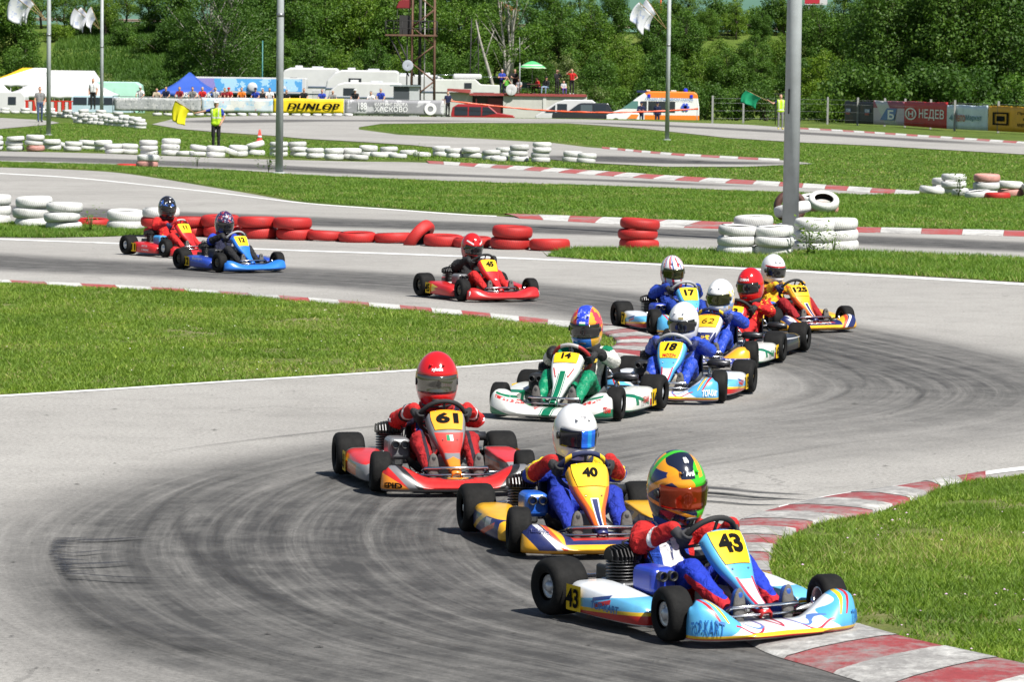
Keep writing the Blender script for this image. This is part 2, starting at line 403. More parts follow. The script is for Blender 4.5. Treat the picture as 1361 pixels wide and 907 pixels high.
# --- far hills with fields, distance haze painted in as blue-green
def M_hill():
    m = bpy.data.materials.new('far_fields'); t = NT(m)
    vo = t.new('ShaderNodeTexVoronoi', feature='F1'); vo.inputs['Scale'].default_value = .0042; tc = t.new('ShaderNodeTexCoord')
    mp = t.new('ShaderNodeMapping'); mp.inputs['Scale'].default_value = (.5, 1.6, 1); t.l.new(tc.outputs['Object'], mp.inputs[0]); t.l.new(mp.outputs[0], vo.inputs['Vector'])
    c = t.ramp(vo.outputs['Color'], [(0, (.06, .14, .10)), (.4, (.075, .165, .115)), (.6, (.095, .175, .12)), (.85, (.15, .19, .12)), (1, (.065, .13, .10))])
    k = t.ramp(t.noise(.02, 5), [(.3, (.85,)*3), (.7, (1.1,)*3)]); t.base(t.mix(1., c, k, 'MULTIPLY')); t.b.inputs['Roughness'].default_value = .95; return m
hx = np.linspace(-1400, 1400, 57); hy = np.geomspace(700, 3200, 22)
V = np.array([(x, y, 2+230*smoothstep(700, 3000, y)*(1+.25*mnoise.noise(Vector((x*.002, y*.0012, 3)))) - 2*(y < 760)) for y in hy for x in hx]); nx = len(hx)
F = np.array([(j*nx+i, j*nx+i+1, (j+1)*nx+i+1, (j+1)*nx+i) for j in range(len(hy)-1) for i in range(nx-1)])
tag(fast_mesh('hills', V, F, M_hill(), smooth=True), kind='structure')

# --- near asphalt: everything from the camera to the far edge of the second straight
def pxl(pts, z=0.): return [G(px, py, z) for px, py in pts]
far_edge = [(-420, 214), (-250, 217), (-60, 221), (0, 222.5), (80, 225), (150, 229), (210, 237), (270, 247), (330, 257), (403, 269), (506, 277), (609, 284), (662, 287.5), (780, 295), (930, 302), (1142, 307.5), (1361, 313), (1560, 319)]
NX_, NY_ = 300, 190
A, _ = smooth_line(pxl(far_edge), NX_)
Bv = np.stack([np.linspace(-9, 9, NX_), np.full(NX_, 9.), np.zeros(NX_)], 1)
Vv = np.array([Bv*(1-s)+A*s for s in np.linspace(0, 1, NY_)**1.25]).reshape(-1, 3)
F = np.array([(j*NX_+i, j*NX_+i+1, (j+1)*NX_+i+1, (j+1)*NX_+i) for j in range(NY_-1) for i in range(NX_-1)])
lineA = [(-250, 333), (0, 349), (300, 362), (560, 378), (760, 398), (930, 425), (1080, 456), (1190, 483), (1262, 507), (1275, 528), (1210, 552), (1060, 572), (880, 590), (700, 605)]
lineB = [(880, 560), (720, 585), (560, 615), (440, 650), (380, 690), (372, 735), (430, 790), (560, 842), (760, 885), (980, 930), (1200, 980)]
lineC = [(-350, 262), (-150, 272), (150, 284), (400, 294), (560, 299), (750, 305), (950, 312), (1150, 319), (1361, 328), (1540, 335)]
def wear_of(line, envs, n=260):
    """signed side distance, run and darkness of laid rubber along a racing line; envs: (offset, half widths along, strength along)"""
    C, q = smooth_line(pxl(line), n); T = np.gradient(C, axis=0); T /= np.linalg.norm(T, axis=1)[:, None]
    best = np.full(len(Vv), 1e9); ix = np.zeros(len(Vv), int)
    for i in range(n):
        d = (Vv[:, 0]-C[i, 0])**2+(Vv[:, 1]-C[i, 1])**2; k = d < best; best[k] = d[k]; ix[k] = i
    D = Vv-C[ix]; lat = -D[:, 0]*T[ix, 1]+D[:, 1]*T[ix, 0]; run = q[ix]+(D*T[ix]).sum(1); f = ix/(n-1); al = np.zeros(len(Vv))
    for off, hw, st in envs:
        w = np.interp(f, np.linspace(0, 1, len(hw)), hw); s_ = np.interp(f, np.linspace(0, 1, len(st)), st)
        o_ = off if not isinstance(off, (list, tuple)) else np.interp(f, np.linspace(0, 1, len(off)), off)
        e = np.clip(1.45*(1-((lat-o_)/w)**2), 0, 1)**1.25; al = al+(1-al)*e*s_
    end = (run < q[0]) | (run > q[-1]); al[end] = 0
    return lat, run, al
wA = wear_of(lineA, [(0., [2.1, 2.1, 2.0, 1.9, 1.8, 1.7, 1.8, 2.0, 2.2, 2.0], [.85, .88, .88, .84, .84, .88, .9, .78, .5, .2]), (-.1, [.9, .9, .8, .7, .6, .6, .8, .8, .6], [.3, .3, .35, .4, .45, .6, .6, .3, 0])])
wB = wear_of(lineB, [(.15, [1.2, 1.5, 1.9, 2.2, 2.4, 2.5, 2.5], [.4, .66, .84, .9, .92, .92, .88]), (.65, [.6, .9, 1.2, 1.4, 1.5, 1.5], [.1, .4, .55, .65, .65, .55])])
wC = wear_of(lineC, [(-.1, [2.2, 2.2, 2.4, 2.2, 2., 2.], [.65, .8, .88, .92, .92, .9]), (-.5, [1., 1., 1.1, 1.1, 1., 1.], [.5, .6, .7, .75, .7, .7])])
ST = np.stack([wA[2], wB[2], wC[2]]); pk = ST.argmax(0); ar = np.arange(len(Vv))
wear = ST.max(0); UVw = np.c_[np.stack([wA[0], wB[0]+20, wC[0]+40])[pk, ar], np.stack([wA[1], wB[1], wC[1]])[pk, ar]]
tag(fast_mesh('track', Vv, F, ASPH_W, smooth=True, uv=UVw, attr={'wear': wear}), kind='structure')

def strip(name, a_px, b_px, mat, n=80, z=.004, parent=None, kind='structure'):
    A, _ = smooth_line(pxl(a_px), n); B, _ = smooth_line(pxl(b_px), n); A[:, 2] = z; B[:, 2] = z
    V = np.empty((2*n, 3)); V[0::2] = A; V[1::2] = B
    F = np.array([(2*i, 2*i+1, 2*i+3, 2*i+2) for i in range(n-1)])
    o = fast_mesh(name, V, F, mat, parent); 
    if parent is None: tag(o, kind=kind)
    return o
def flat(name, pts_px, mat, z=.0, parent=None, smooth_n=0):
    P = pxl(pts_px)
    if smooth_n: P = [Vector(p) for p in smooth_line(P+[P[0]], smooth_n)[0][:-1]]
    mb = MB(); mb.poly([(p.x, p.y, z) for p in P]); o = mb.build(name, mat, parent, recalc=False)
    if parent is None: tag(o, kind='structure')
    return o, np.array([(p.x, p.y) for p in P])
# second loop of the circuit behind the grass
strip('track', [(-300, 194), (-60, 200), (0, 201), (118, 203.5), (300, 210), (465, 214.5), (563, 216), (670, 222.5), (780, 230), (900, 238), (1036, 246), (1150, 254), (1225, 259)],
      [(-300, 211), (-60, 214), (0, 215), (118, 218), (300, 225.5), (382, 231), (506, 237), (670, 243), (780, 246), (900, 250), (1036, 255), (1150, 258.8), (1225, 260.5)], ASPH, 120, .0)
loop_px = [(202, 165), (233, 157.5), (300, 154.5), (360, 153.3), (480, 154), (600, 155.5), (780, 158.5), (860, 160.8), (993, 165.6), (1053, 170), (1200, 179), (1361, 190), (1560, 204),
           (1560, 219), (1361, 205), (1164, 193.5), (1053, 188.5), (964, 182.7), (857, 171), (800, 166.6), (753, 163.6), (629, 163), (506, 164.4), (477, 169), (477, 172), (530, 179), (650, 185), (736, 190), (780, 195.5),
           (887, 204), (972, 209), (1036, 212.5), (1083, 217.3), (993, 221.5), (887, 221.5), (780, 216), (650, 204), (547, 192.5), (456, 187), (403, 184), (360, 180), (291, 175.6), (238, 171)]
flat('track', loop_px, ASPH, .0)
flat('track', [(-250, 154), (-60, 155.5), (0, 156.5), (50, 159), (72, 161.5), (79, 163.2), (60, 165.8), (0, 171), (-60, 174), (-250, 180)], ASPH, .0)

# --- grass islands lying on the near asphalt
I1 = [(-260, 365), (-60, 374.5), (0, 377.5), (110, 382.5), (240, 389), (300, 393), (400, 401), (500, 410), (600, 419), (700, 430), (750, 436.5), (790, 443), (812, 452), (818, 460), (806, 468), (785, 473),
      (735, 478), (600, 488.5), (450, 498), (300, 507), (150, 517), (0, 526), (-60, 530), (-260, 543)]
I2 = [(1560, 610), (1361, 634), (1300, 640), (1272, 645), (1245, 655), (1225, 664), (1157, 686), (1090, 698), (1062, 708), (1030, 728), (1022, 755), (1040, 790), (1085, 818), (1130, 833), (1171, 846), (1239, 863), (1361, 890), (1470, 915), (1700, 960), (1800, 800), (1750, 640)]
I3 = [(-260, 286), (-60, 297), (60, 300), (140, 301), (200, 304), (214, 307.5), (195, 312.5), (140, 315), (60, 316.5), (-60, 315), (-260, 309)]
I4 = [(726, 341), (742, 336), (765, 332), (820, 333), (950, 335), (1040, 336), (1150, 337), (1361, 346), (1560, 355), (1560, 387), (1361, 376), (1200, 366), (1000, 356), (800, 346.5)]
islands = []
for pts in (I1, I2, I3, I4):
    o, P = flat('grass_verge', pts, SOIL, .006); islands.append(P)

def inside(P, Q):                                # even-odd rule, P (n,2) points, Q polygon
    c = np.zeros(len(P), bool); x, y = P[:, 0], P[:, 1]; j = len(Q)-1
    for i in range(len(Q)):
        xi, yi = Q[i]; xj, yj = Q[j]; k = ((yi > y) != (yj > y)); 
        xx = (xj-xi)*(y-yi)/((yj-yi) if yj != yi else 1e-9)+xi; c ^= k & (x < xx); j = i
    return c
def blades(name, polys, n, h, w, mat, holes=(), edge_bias=0., clump=1.):
    pts = []
    for Q in polys:
        lo, hi = Q.min(0), Q.max(0); area = (hi-lo).prod(); got = 0; parts = []
        k = int(n*1.0)
        P = RNG.uniform(lo, hi, (k*3, 2)); ok = inside(P, Q)
        for H in holes: ok &= ~inside(P, H)
        P = P[ok]
        # clumps and bare patches
        nz = np.array([mnoise.noise(Vector((p[0]*1.1, p[1]*1.1, 1.7))) + .6*mnoise.noise(Vector((p[0]*4.2, p[1]*4.2, 5.))) for p in P[:k]])
        P = P[:k][RNG.uniform(-.9, .5, len(nz)) < nz*clump+(.35 if clump < 4 else -2.)]; pts.append(P)
    P = np.vstack(pts); m = len(P); az = RNG.uniform(0, 2*np.pi, m); hh = h*RNG.uniform(.45, 1.25, m)*(1+.5*np.array([mnoise.noise(Vector((p[0]*2, p[1]*2, 9.))) for p in P]))
    ww = w*RNG.uniform(.6, 1.4, m); ln = RNG.uniform(.3, 1.5, m)*hh; a2 = RNG.uniform(0, 2*np.pi, m)
    base = np.c_[P, np.full(m, .004)]; sd = np.c_[np.cos(az), np.sin(az), np.zeros(m)]*ww[:, None]*.5
    tip = base+np.c_[np.cos(a2)*ln, np.sin(a2)*ln, hh]
    V = np.empty((3*m, 3)); V[0::3] = base-sd; V[1::3] = base+sd; V[2::3] = tip
    F = np.arange(3*m).reshape(m, 3); r = RNG.beta(2.2, 2.2, m); dn_ = np.array([mnoise.noise(Vector((p[0]*.7, p[1]*.7, 3.))) for p in P]); r = np.clip(r+.35*dn_, 0, .96); r[RNG.uniform(size=m) < np.clip(.04+.35*dn_, .02, .4)] = 1.
    return tag(fast_mesh(name, V, F, mat, attr={'rnd': r}), label=None, kind='stuff')
def clipview(pts, x0=-170, x1=1530): return np.array([(max(x0, min(x1, a)), b) for a, b in pts])
def wpoly(pts): return np.array([tuple(G(a, b))[:2] for a, b in pts])
tag(blades('grass', [islands[1]], 240000, .032, .009, BLADE, clump=2.6), 'bright green grass on the inside of the right hand bend', 'grass')
tag(blades('grass', [wpoly(clipview(I1))], 340000, .033, .013, BLADE, clump=1.9), 'wide tongue of mown grass inside the hairpin on the left', 'grass')
tag(blades('grass', [islands[1]], 26000, .075, .008, BLADE, clump=6.), 'taller tufts of grass beside the right hand kerb', 'grass')
tag(blades('grass', [wpoly(clipview(I1))], 26000, .07, .012, BLADE, clump=6.), 'taller tufts standing out of the left grass tongue', 'grass')
tag(blades('grass', [wpoly(clipview(I3)), wpoly(clipview(I4))], 60000, .08, .018, BLADE_F), 'narrow grass verge around the red and white tyres', 'grass')
# grass band between second straight and the loop, and the field beyond it
mid = [(-170, 218), (0, 216), (118, 219), (300, 227), (382, 232.5), (506, 238.5), (670, 244.5), (780, 247.5), (900, 251.5), (1036, 256.5), (1150, 260), (1230, 259), (1530, 268), (1530, 316), (1361, 308), (1142, 303.5), (930, 295), (780, 289.5), (662, 285), (609, 282), (506, 275), (403, 267), (330, 255), (270, 245), (210, 235), (150, 227), (80, 223.5), (-170, 219)]
tag(blades('grass', [wpoly(mid)], 330000, .055, .022, BLADE_F, clump=1.6), 'long grass band between the two parallel straights', 'grass')
mid2 = [(300, 179), (403, 187), (456, 190), (547, 195), (650, 207), (780, 218), (887, 223), (993, 223), (1083, 218.5), (1036, 211), (972, 207.5), (887, 202), (780, 193), (736, 188), (650, 183), (530, 177), (480, 170), (506, 166), (629, 165), (753, 166), (857, 174), (964, 185), (1053, 190.5), (1164, 195.5), (1361, 207), (1530, 217), (1530, 266), (1230, 256), (1150, 251.5), (1036, 243.5), (900, 235), (780, 226), (670, 219), (563, 213), (465, 212), (300, 207), (118, 201), (0, 199), (-170, 197), (-170, 178), (0, 173), (60, 168), (85, 163.5), (150, 168), (202, 167), (238, 173)]
tag(blades('grass', [wpoly(mid2)], 260000, .05, .035, BLADE_F, clump=1.6), 'wide infield grass beyond the white tyre wall', 'grass')

# small meadow flowers
def flowers(name, Q, n, size, mat, label):
    lo, hi = Q.min(0), Q.max(0); P = RNG.uniform(lo, hi, (n*4, 2)); P = P[inside(P, Q)][:n]
    nz = np.array([mnoise.noise(Vector((p[0]*.8, p[1]*.8, 4.))) for p in P]); P = P[nz > -.05]; m = len(P)
    c = np.c_[P, RNG.uniform(.02, .04, m)]; s = size*RNG.uniform(.6, 1.3, m)[:, None]
    o = RNG.normal(size=(m, 3))*.35
    V = np.empty((5*m, 3)); F = []
    for k, d in enumerate(((-1, 0, 0), (0, -1, 0), (1, 0, 0), (0, 1, 0), (0, 0, .7))): V[k::5] = c+np.array(d)*s
    b = np.arange(m)*5; F = np.vstack([np.c_[b, b+1, b+4], np.c_[b+1, b+2, b+4], np.c_[b+2, b+3, b+4], np.c_[b+3, b, b+4]])
    tag(fast_mesh(name, V, F, mat), label, 'flowers', kind='stuff')
PINK = gmat('clover_pink', (.55, .38, .5), rough=.8); PALE = gmat('clover_white', (.7, .68, .6), rough=.8)
flowers('clover_flowers', islands[1], 150, .008, PINK, 'tiny pink clover flowers in the grass by the right kerb')
flowers('clover_flowers', wpoly(clipview(I1)), 160, .007, PALE, 'tiny white clover flowers in the left grass tongue')

# --- kerbs: painted blocks
def kerb(name, o_px, i_px, nb, k=4, hgt=.022, red_first=True, far=True):
    root = tag(empty(name), kind='structure'); n = nb*k+1
    A, _ = smooth_line(pxl(o_px), n); B, _ = smooth_line(pxl(i_px), n)
    for b in range(nb):
        mb = MB(); rows = []
        for i in range(b*k, b*k+k+1):
            a, c = Vector(A[i]), Vector(B[i]); jit = .0015*((b % 2)*2-1)
            if i == b*k: sh = (Vector(A[i+1])-a)*.02; a = a+sh; c = c+(Vector(B[i+1])-Vector(B[i]))*.02
            rows.append([(a.x, a.y, .003), *( (*(a.lerp(c, q)).to_2d(), .006+hgt*h+jit) for q, h in ((.03, .25), (.25, .75), (.55, 1.), (.85, 1.), (.99, .8))), (c.x, c.y, .0)])
        vs = [p for r in rows for p in r]; m = len(rows[0])
        mb.add(vs, [(i*m+j, i*m+j+1, (i+1)*m+j+1, (i+1)*m+j) for i in range(k) for j in range(m-1)], 0, True)
        mb.build('kerb_block', (KERB_R2 if far else KERB_R) if (b % 2 == 0) == red_first else (KERB_W2 if far else KERB_W), root)
    return root
kerb('kerb', [(-170, 365), (0, 373), (110, 378), (210, 383), (300, 388.5), (400, 396), (500, 404), (600, 412.5), (690, 421.5), (770, 429.5)],
     [(-170, 369), (0, 377), (110, 382.5), (210, 388), (300, 393.5), (400, 402), (500, 411), (600, 420), (690, 430), (765, 439)], 22)
kerb('kerb', [(770, 429.5), (825, 434), (855, 441), (872, 451), (873, 461), (862, 472), (842, 482), (815, 488)],
     [(765, 439), (792, 443.5), (812, 451), (819, 459), (809, 467), (797, 472), (784, 476), (770, 480)], 11, red_first=True, hgt=.03, far=False)
kerb('kerb', [(1310, 629), (1238, 640.5), (1171, 651), (1103, 661), (1035, 676), (985, 692), (950, 715), (935, 745), (938, 785), (962, 830), (1012, 866), (1090, 891), (1200, 925), (1330, 960)],
     [(1310, 639), (1255, 651), (1225, 663), (1157, 686), (1090, 698), (1062, 708), (1030, 728), (1022, 755), (1040, 790), (1085, 818), (1171, 846), (1239, 863), (1361, 890), (1470, 915)], 24, k=5, hgt=.03, far=False)
kerb('kerb', [(690, 290.5), (780, 296), (930, 303.5), (1142, 309), (1361, 314.5), (1500, 318)], [(670, 285.5), (780, 289.5), (930, 295.5), (1142, 303.5), (1361, 308.5), (1500, 312)], 17, hgt=.03)
kerb('kerb', [(570, 217.5), (670, 224.5), (780, 232), (900, 240), (1036, 247.5), (1150, 255.5), (1222, 260.5)], [(566, 214.5), (670, 220.5), (780, 227), (900, 235), (1036, 243), (1150, 250.5), (1222, 255.5)], 24, k=2, hgt=.03)
kerb('kerb', [(800, 197.5), (887, 205.8), (972, 210.8), (1036, 214)], [(800, 195.8), (887, 203.8), (972, 208.8), (1036, 212)], 14, k=2, hgt=.03)
kerb('kerb', [(1060, 171.3), (1130, 175.3), (1200, 180), (1361, 191), (1500, 200)], [(1060, 169.8), (1130, 173.8), (1200, 178.3), (1361, 189), (1500, 198)], 26, k=2, hgt=.03)
# --- painted edge lines
strip('edge_line', [(-260, 546), (-60, 532.5), (0, 528.5), (150, 519), (300, 509), (450, 500), (600, 490.5), (735, 480), (775, 477)],
      [(-260, 541.5), (-60, 528.5), (0, 525), (150, 516), (300, 506), (450, 497), (600, 488), (735, 478), (775, 475)], WHITE_LINE, 60, .004)
strip('edge_line', [(-200, 309.5), (0, 317.5), (140, 322.5), (370, 331.6), (530, 337), (780, 346.6), (1000, 357), (1200, 367.5), (1361, 377), (1500, 385)],
      [(-200, 311), (0, 319), (140, 324), (370, 333.2), (530, 338.8), (780, 348.6), (1000, 359.2), (1200, 370), (1361, 379.8), (1500, 388)], WHITE_LINE, 80, .004)
strip('edge_line', [(1560, 600), (1361, 621), (1290, 631), (1238, 639.5), (1171, 649.5), (1103, 659.5), (1035, 674)],
      [(1560, 606), (1361, 626), (1290, 635.5), (1238, 643), (1171, 653), (1103, 663), (1035, 677.5)], WHITE_LINE, 40, .0042)
strip('edge_line', [(-170, 222), (0, 230), (100, 236), (200, 246), (300, 257), (403, 269.5), (520, 278), (609, 284.5), (660, 287)],
      [(-170, 223), (0, 231.2), (100, 237.2), (200, 247.2), (300, 258.2), (403, 270.7), (520, 279.3), (609, 285.8), (660, 288.3)], WHITE_LINE, 60, .004)
# --- rubber laid down on the racing line, plus two streaks of painted shadow
def rubber(c_px, width, alpha, n=90, z=.006, seed=0, fade=.18, name='tyre_and_shadow_marks', lat=0., rng=(0., 1.), mat=None, flatness=.0, raw=False, drift=0.):
    C, q = smooth_line(pxl(c_px), n); k0, k1 = int(rng[0]*(n-1)), max(int(rng[0]*(n-1))+3, int(rng[1]*(n-1))); C = C[k0:k1+1]; q = q[k0:k1+1]; n = len(C)
    T = np.gradient(C, axis=0); T /= np.linalg.norm(T, axis=1)[:, None]; N = np.stack([-T[:, 1], T[:, 0], np.zeros(n)], 1)
    us = np.linspace(-1, 1, 7 if not isinstance(width, float) or width > .3 else 3); wv = width if not isinstance(width, (list, tuple)) else np.interp(np.linspace(0, 1, n), np.linspace(0, 1, len(width)), width)
    wv = np.broadcast_to(np.asarray(wv, float), (n,)); V = []; UV = []; AL = []
    for i in range(n):
        e = min(1, min(i, n-1-i)/(fade*n+1e-6))
        for u in us:
            p = C[i]+N[i]*(lat+drift*(i/n-.5)+u*wv[i]/2); V.append((p[0], p[1], z)); UV.append((u*wv[i]/2+lat+seed*3.7, q[i]+seed*11)); AL.append(alpha*e*((1-u*u)**.8 if not flatness else 1.))
    m = len(us); F = np.array([(i*m+j, i*m+j+1, (i+1)*m+j+1, (i+1)*m+j) for i in range(n-1) for j in range(m-1)])
    if raw: return V, F, UV, AL
    return tag(fast_mesh(name, V, F, mat or RUB_SHADOW, uv=UV, attr={'alpha': AL}), kind='structure')
def rubber_many(L, mat=None, name='tyre_and_shadow_marks'):
    V, F, U, A_ = [], [], [], []; k = 0
    for d in L:
        v, f, u, a = rubber(z=nz(), raw=True, **d); V += v; F.append(f+k); U += u; A_ += a; k += len(v)
    return tag(fast_mesh(name, V, np.vstack(F), mat or RUB_SHADOW, uv=U, attr={'alpha': A_}), kind='structure')
zz = [.0045]
def nz(): zz[0] += .0002; return zz[0]
rs = random.Random(5); MARKS = []
for i in range(20):
    a = rs.uniform(0, .55); MARKS.append(dict(c_px=lineB, width=rs.uniform(.05, .14), alpha=rs.uniform(.25, .65), n=150, seed=i+10, fade=.4, drift=rs.gauss(0, .5), lat=rs.gauss(.1, .95), rng=(a, min(1, a+rs.uniform(.25, .5)))))
for i in range(18):
    a = rs.uniform(.35, .75); MARKS.append(dict(c_px=lineA, width=rs.uniform(.05, .13), alpha=rs.uniform(.25, .6), n=150, seed=i+50, fade=.4, drift=rs.gauss(0, .5), lat=rs.gauss(-.1, .75), rng=(a, min(1, a+rs.uniform(.1, .3)))))
# long faint sweeping marks across the open asphalt, and the dark fork left by a spin
for i in range(16):
    y0 = rs.uniform(545, 660); x0 = rs.uniform(850, 1350); L = rs.uniform(200, 480)
    MARKS.append(dict(c_px=[(x0, y0-rs.uniform(8, 26)), (x0-L*.5, y0), (x0-L, y0+rs.uniform(8, 30))], width=rs.uniform(.05, .11), alpha=rs.uniform(.15, .4), n=40, seed=i+90, fade=.4))
rubber_many(MARKS)
DRUB = M_rubber('fresh_rubber', (.022, .023, .03))
SK, _q = smooth_line([Vector((a_, b_, 0)) for a_, b_ in ((72, 719), (64, 733), (69, 750), (86, 772))], 46); SKM = []
for i, (a_, b_, _z) in enumerate(SK):
    L_ = rs.gammavariate(3, 7)+6 if i not in (2, 17, 30, 42) else (135, 85, 110, 140)[(2, 17, 30, 42).index(i)]
    for rep in range(2): SKM.append(dict(c_px=[(a_+rs.uniform(-3, 3), b_), (a_+L_*.5, b_+rs.uniform(-.6, .6)+(6 if i == 42 else 0)), (a_+L_, b_+rs.uniform(-1, 1)+(9 if i == 42 else -4 if L_ > 60 else 0))], width=rs.uniform(.018, .04) if L_ < 60 else .034, alpha=rs.uniform(.8, 1.8) if L_ < 60 else 1.9, n=14, seed=i*3+rep, fade=.35))
rubber_many(SKM, DRUB, 'skid_mark')
rubber([(90, 772), (110, 795), (150, 825), (220, 855), (330, 870), (430, 880)], [.1, .35, .5, .4, .3], .55, 50, nz(), 31, .2)
rubber([(140, 828), (200, 848), (280, 852), (350, 858)], [.1, .2, .15, .1], .6, 50, nz(), 33, .3)
rubber([(790, 648), (870, 652), (950, 656), (1010, 662), (1085, 666)], [.1, .16, .16, .12, .03], 1.5, 40, nz(), 41, .1, flatness=1)  # cast shadow behind kart 43, painted as a dark strip on the asphalt
rubber([(790, 660), (870, 664), (950, 668), (1000, 672), (1050, 672)], [.06, .1, .12, .1, .03], 1.4, 40, nz(), 42, .1, flatness=1)  # second streak of the same painted shadow
# dark bands on the straights behind
rubber([(-170, 205), (0, 209), (118, 212), (300, 219), (465, 227), (600, 233), (780, 239), (900, 244), (1036, 250)], [3.4, 3.4, 3.0, 2.4, 1.6], 1.0, 120, .005, 63, .1)
rubber([(-170, 208), (0, 212), (118, 215), (300, 222), (465, 230), (600, 235)], [2.5, 2.4, 2.], .9, 120, .0055, 64, .1)
rubber([(250, 164), (330, 161), (420, 160), (520, 160.5), (640, 160)], [5, 8, 8, 6], .95, 60, .005, 65, .2)
rubber([(600, 160.5), (780, 163), (900, 168), (1000, 173), (1150, 182), (1361, 195)], [5, 4, 3.5, 3.5], 1.0, 60, .0055, 66, .15)
rubber([(760, 206), (840, 213), (920, 216), (990, 216), (1040, 215)], [3, 6, 7, 5, 3], 1.3, 60, .005, 67, .2)
# rubber crumbs and grit beside the line
n = 1500; pxs = np.c_[RNG.uniform(-80, 1440, n), RNG.uniform(345, 900, n)]; Pw = np.array([tuple(G(a, b)) for a, b in pxs])
ok = ~(inside(Pw[:, :2], islands[0]) | inside(Pw[:, :2], islands[1])); Pw = Pw[ok]; m = len(Pw); sz = RNG.gamma(1.1, .0022, m)[:, None]+.0025
V = np.empty((4*m, 3)); 
for k, d in enumerate(((-1.7, -.5, 0), (1.6, -.7, 0), (.1, .9, 0), (0, 0, .22))): 
    a = RNG.uniform(0, 6.28, m); dd = np.c_[d[0]*np.cos(a)-d[1]*np.sin(a), d[0]*np.sin(a)+d[1]*np.cos(a), np.full(m, d[2])] if k == 9 else np.array(d)*np.ones((m, 1)); V[k::4] = Pw+dd*sz+[0, 0, .006]
b = np.arange(m)*4; F = np.vstack([np.c_[b, b+1, b+3], np.c_[b+1, b+2, b+3], np.c_[b+2, b, b+3]])
tag(fast_mesh('rubber_crumbs', V, F, gmat('crumb_black', (.04, .038, .035), rough=.9)), 'scattered black rubber crumbs on the asphalt', 'crumbs', kind='stuff')
# ================================================================ karts and drivers
KS0 = .93                                          # junior karts: layout scale against full-size wheels
WB = .49                                           # half wheelbase
M_TYRE = gmat('slick_tyre', (.011, .011, .011), rough=.75, var=.35, vs=14, bump=.15, bs=90, dirt=.03, spec=.16)
M_STEEL = gmat('chrome_tube', (.62, .63, .65), rough=.16, metal=1., var=.1)
M_ALU = gmat('cast_alu', (.45, .46, .47), rough=.38, metal=1., var=.2, vs=30)
M_BLACK = gmat('black_plastic', (.02, .02, .021), rough=.45)
M_DARK = gmat('dark_metal', (.045, .045, .048), rough=.42, metal=.6, var=.3, vs=25)
M_FIN = gmat('engine_fin', (.06, .06, .062), rough=.4, metal=.8, var=.3, vs=40)
M_SEAT = gmat('seat_shell', (.09, .095, .1), rough=.35, var=.25)
M_TANK = gmat('fuel_tank_plastic', (.5, .47, .4), rough=.4)
M_DIGIT = gmat('digit_black', (.006, .006, .006), rough=.8, var=0, spec=.1)
M_YEL = gmat('plate_yellow', (.80, .52, .012), rough=.55, var=.06, spec=.25)
M_ORG = gmat('plate_orange', (.82, .32, .015), rough=.55, var=.06, spec=.25)
M_GLOVE = gmat('glove_black', (.018, .018, .02), rough=.8, bump=.5, bs=80)
M_SOLE = gmat('boot_sole', (.12, .115, .11), rough=.85, bump=.6, bs=50, dirt=.4)
M_BOOT = gmat('boot_leather', (.03, .03, .032), rough=.6)

def tyre_prof(r, w, ri):
    h = w/2
    return [(ri, -h*.80), (ri+.012, -h*.93), (ri+(r-ri)*.45, -h), (r-.022, -h*.97), (r-.008, -h*.86), (r-.001, -h*.66), (r, -h*.3), (r, h*.3), (r-.001, h*.66), (r-.008, h*.86), (r-.022, h*.97), (ri+(r-ri)*.45, h), (ri+.012, h*.93), (ri, h*.80)]
def rim_prof(ri, w):
    h = w/2
    return [(ri+.004, -h*.82), (ri-.004, -h*.82), (ri-.010, -h*.6), (ri-.012, 0), (ri-.010, h*.66), (ri-.018, h*.60), (.034, h*.52), (.028, h*.62), (.02, h*.80), (.0005, h*.80)]
_wm = {}
def wheel_mesh(kind):
    if kind in _wm: return _wm[kind]
    r, w, ri = {'f': (.128, .125, .067), 'r': (.140, .19, .067)}[kind]
    a = MB().lathe(tyre_prof(r, w, ri), 36, 'Y').mesh('tyre'); a.materials.append(M_TYRE)
    q = MB().lathe(rim_prof(ri, w), 28, 'Y')
    for k in range(3):
        t = 2*math.pi*k/3; q.tube([(.035*math.cos(t), w*.24, .035*math.sin(t)), (.035*math.cos(t), w*.32, .035*math.sin(t))], .007, 6)
    b = q.mesh('rim'); b.materials.append(M_ALU); _wm[kind] = (a, b, r); return _wm[kind]
def set_mat(o, m):
    o.material_slots[0].link = 'OBJECT'; o.material_slots[0].material = m; return o

def crom(P, q):
    n = len(P)-1; i = min(int(q*n), n-1); t = q*n-i; a, b, c, d = P[max(0, i-1)], P[i], P[i+1], P[min(n, i+2)]
    f = lambda a, b, c, d: .5*((2*b)+(-a+c)*t+(2*a-5*b+4*c-d)*t*t+(-a+3*b-3*c+d)*t**3)
    return tuple(f(*k) for k in zip(a, b, c, d))
def make_fairing_fn(style):
    lift, dip, nose = {'wing': (.13, .095, .18), 'bar': (.085, .105, .15), 'flat': (.06, .11, .17)}[style]
    def fn(a, q, off=0.):
        an = a*math.pi/2; sa, ca = math.sin(an), max(0., math.cos(an)); y = .50*math.copysign(abs(sa)**.82, a); xf = .655+nose*ca**.75
        e = abs(y)/.5; zt = dip+lift*smoothstep(.35, .86, e)-.03*smoothstep(.93, 1., e); xr = min(.625+.02*e, xf-.002)
        P = [(xf-.03, y*.985, .028), (xf-.003, y, .05), (xf-.004, y, zt*.52), (xf+(xr-xf)*.35, y*.985, zt*.90), (xr, y*.94, zt)]
        p = Vector(crom(P, q))
        if off: p += Vector((.8*ca+.1, .25*sa, .35+.5*q)).normalized()*off
        return p
    return fn
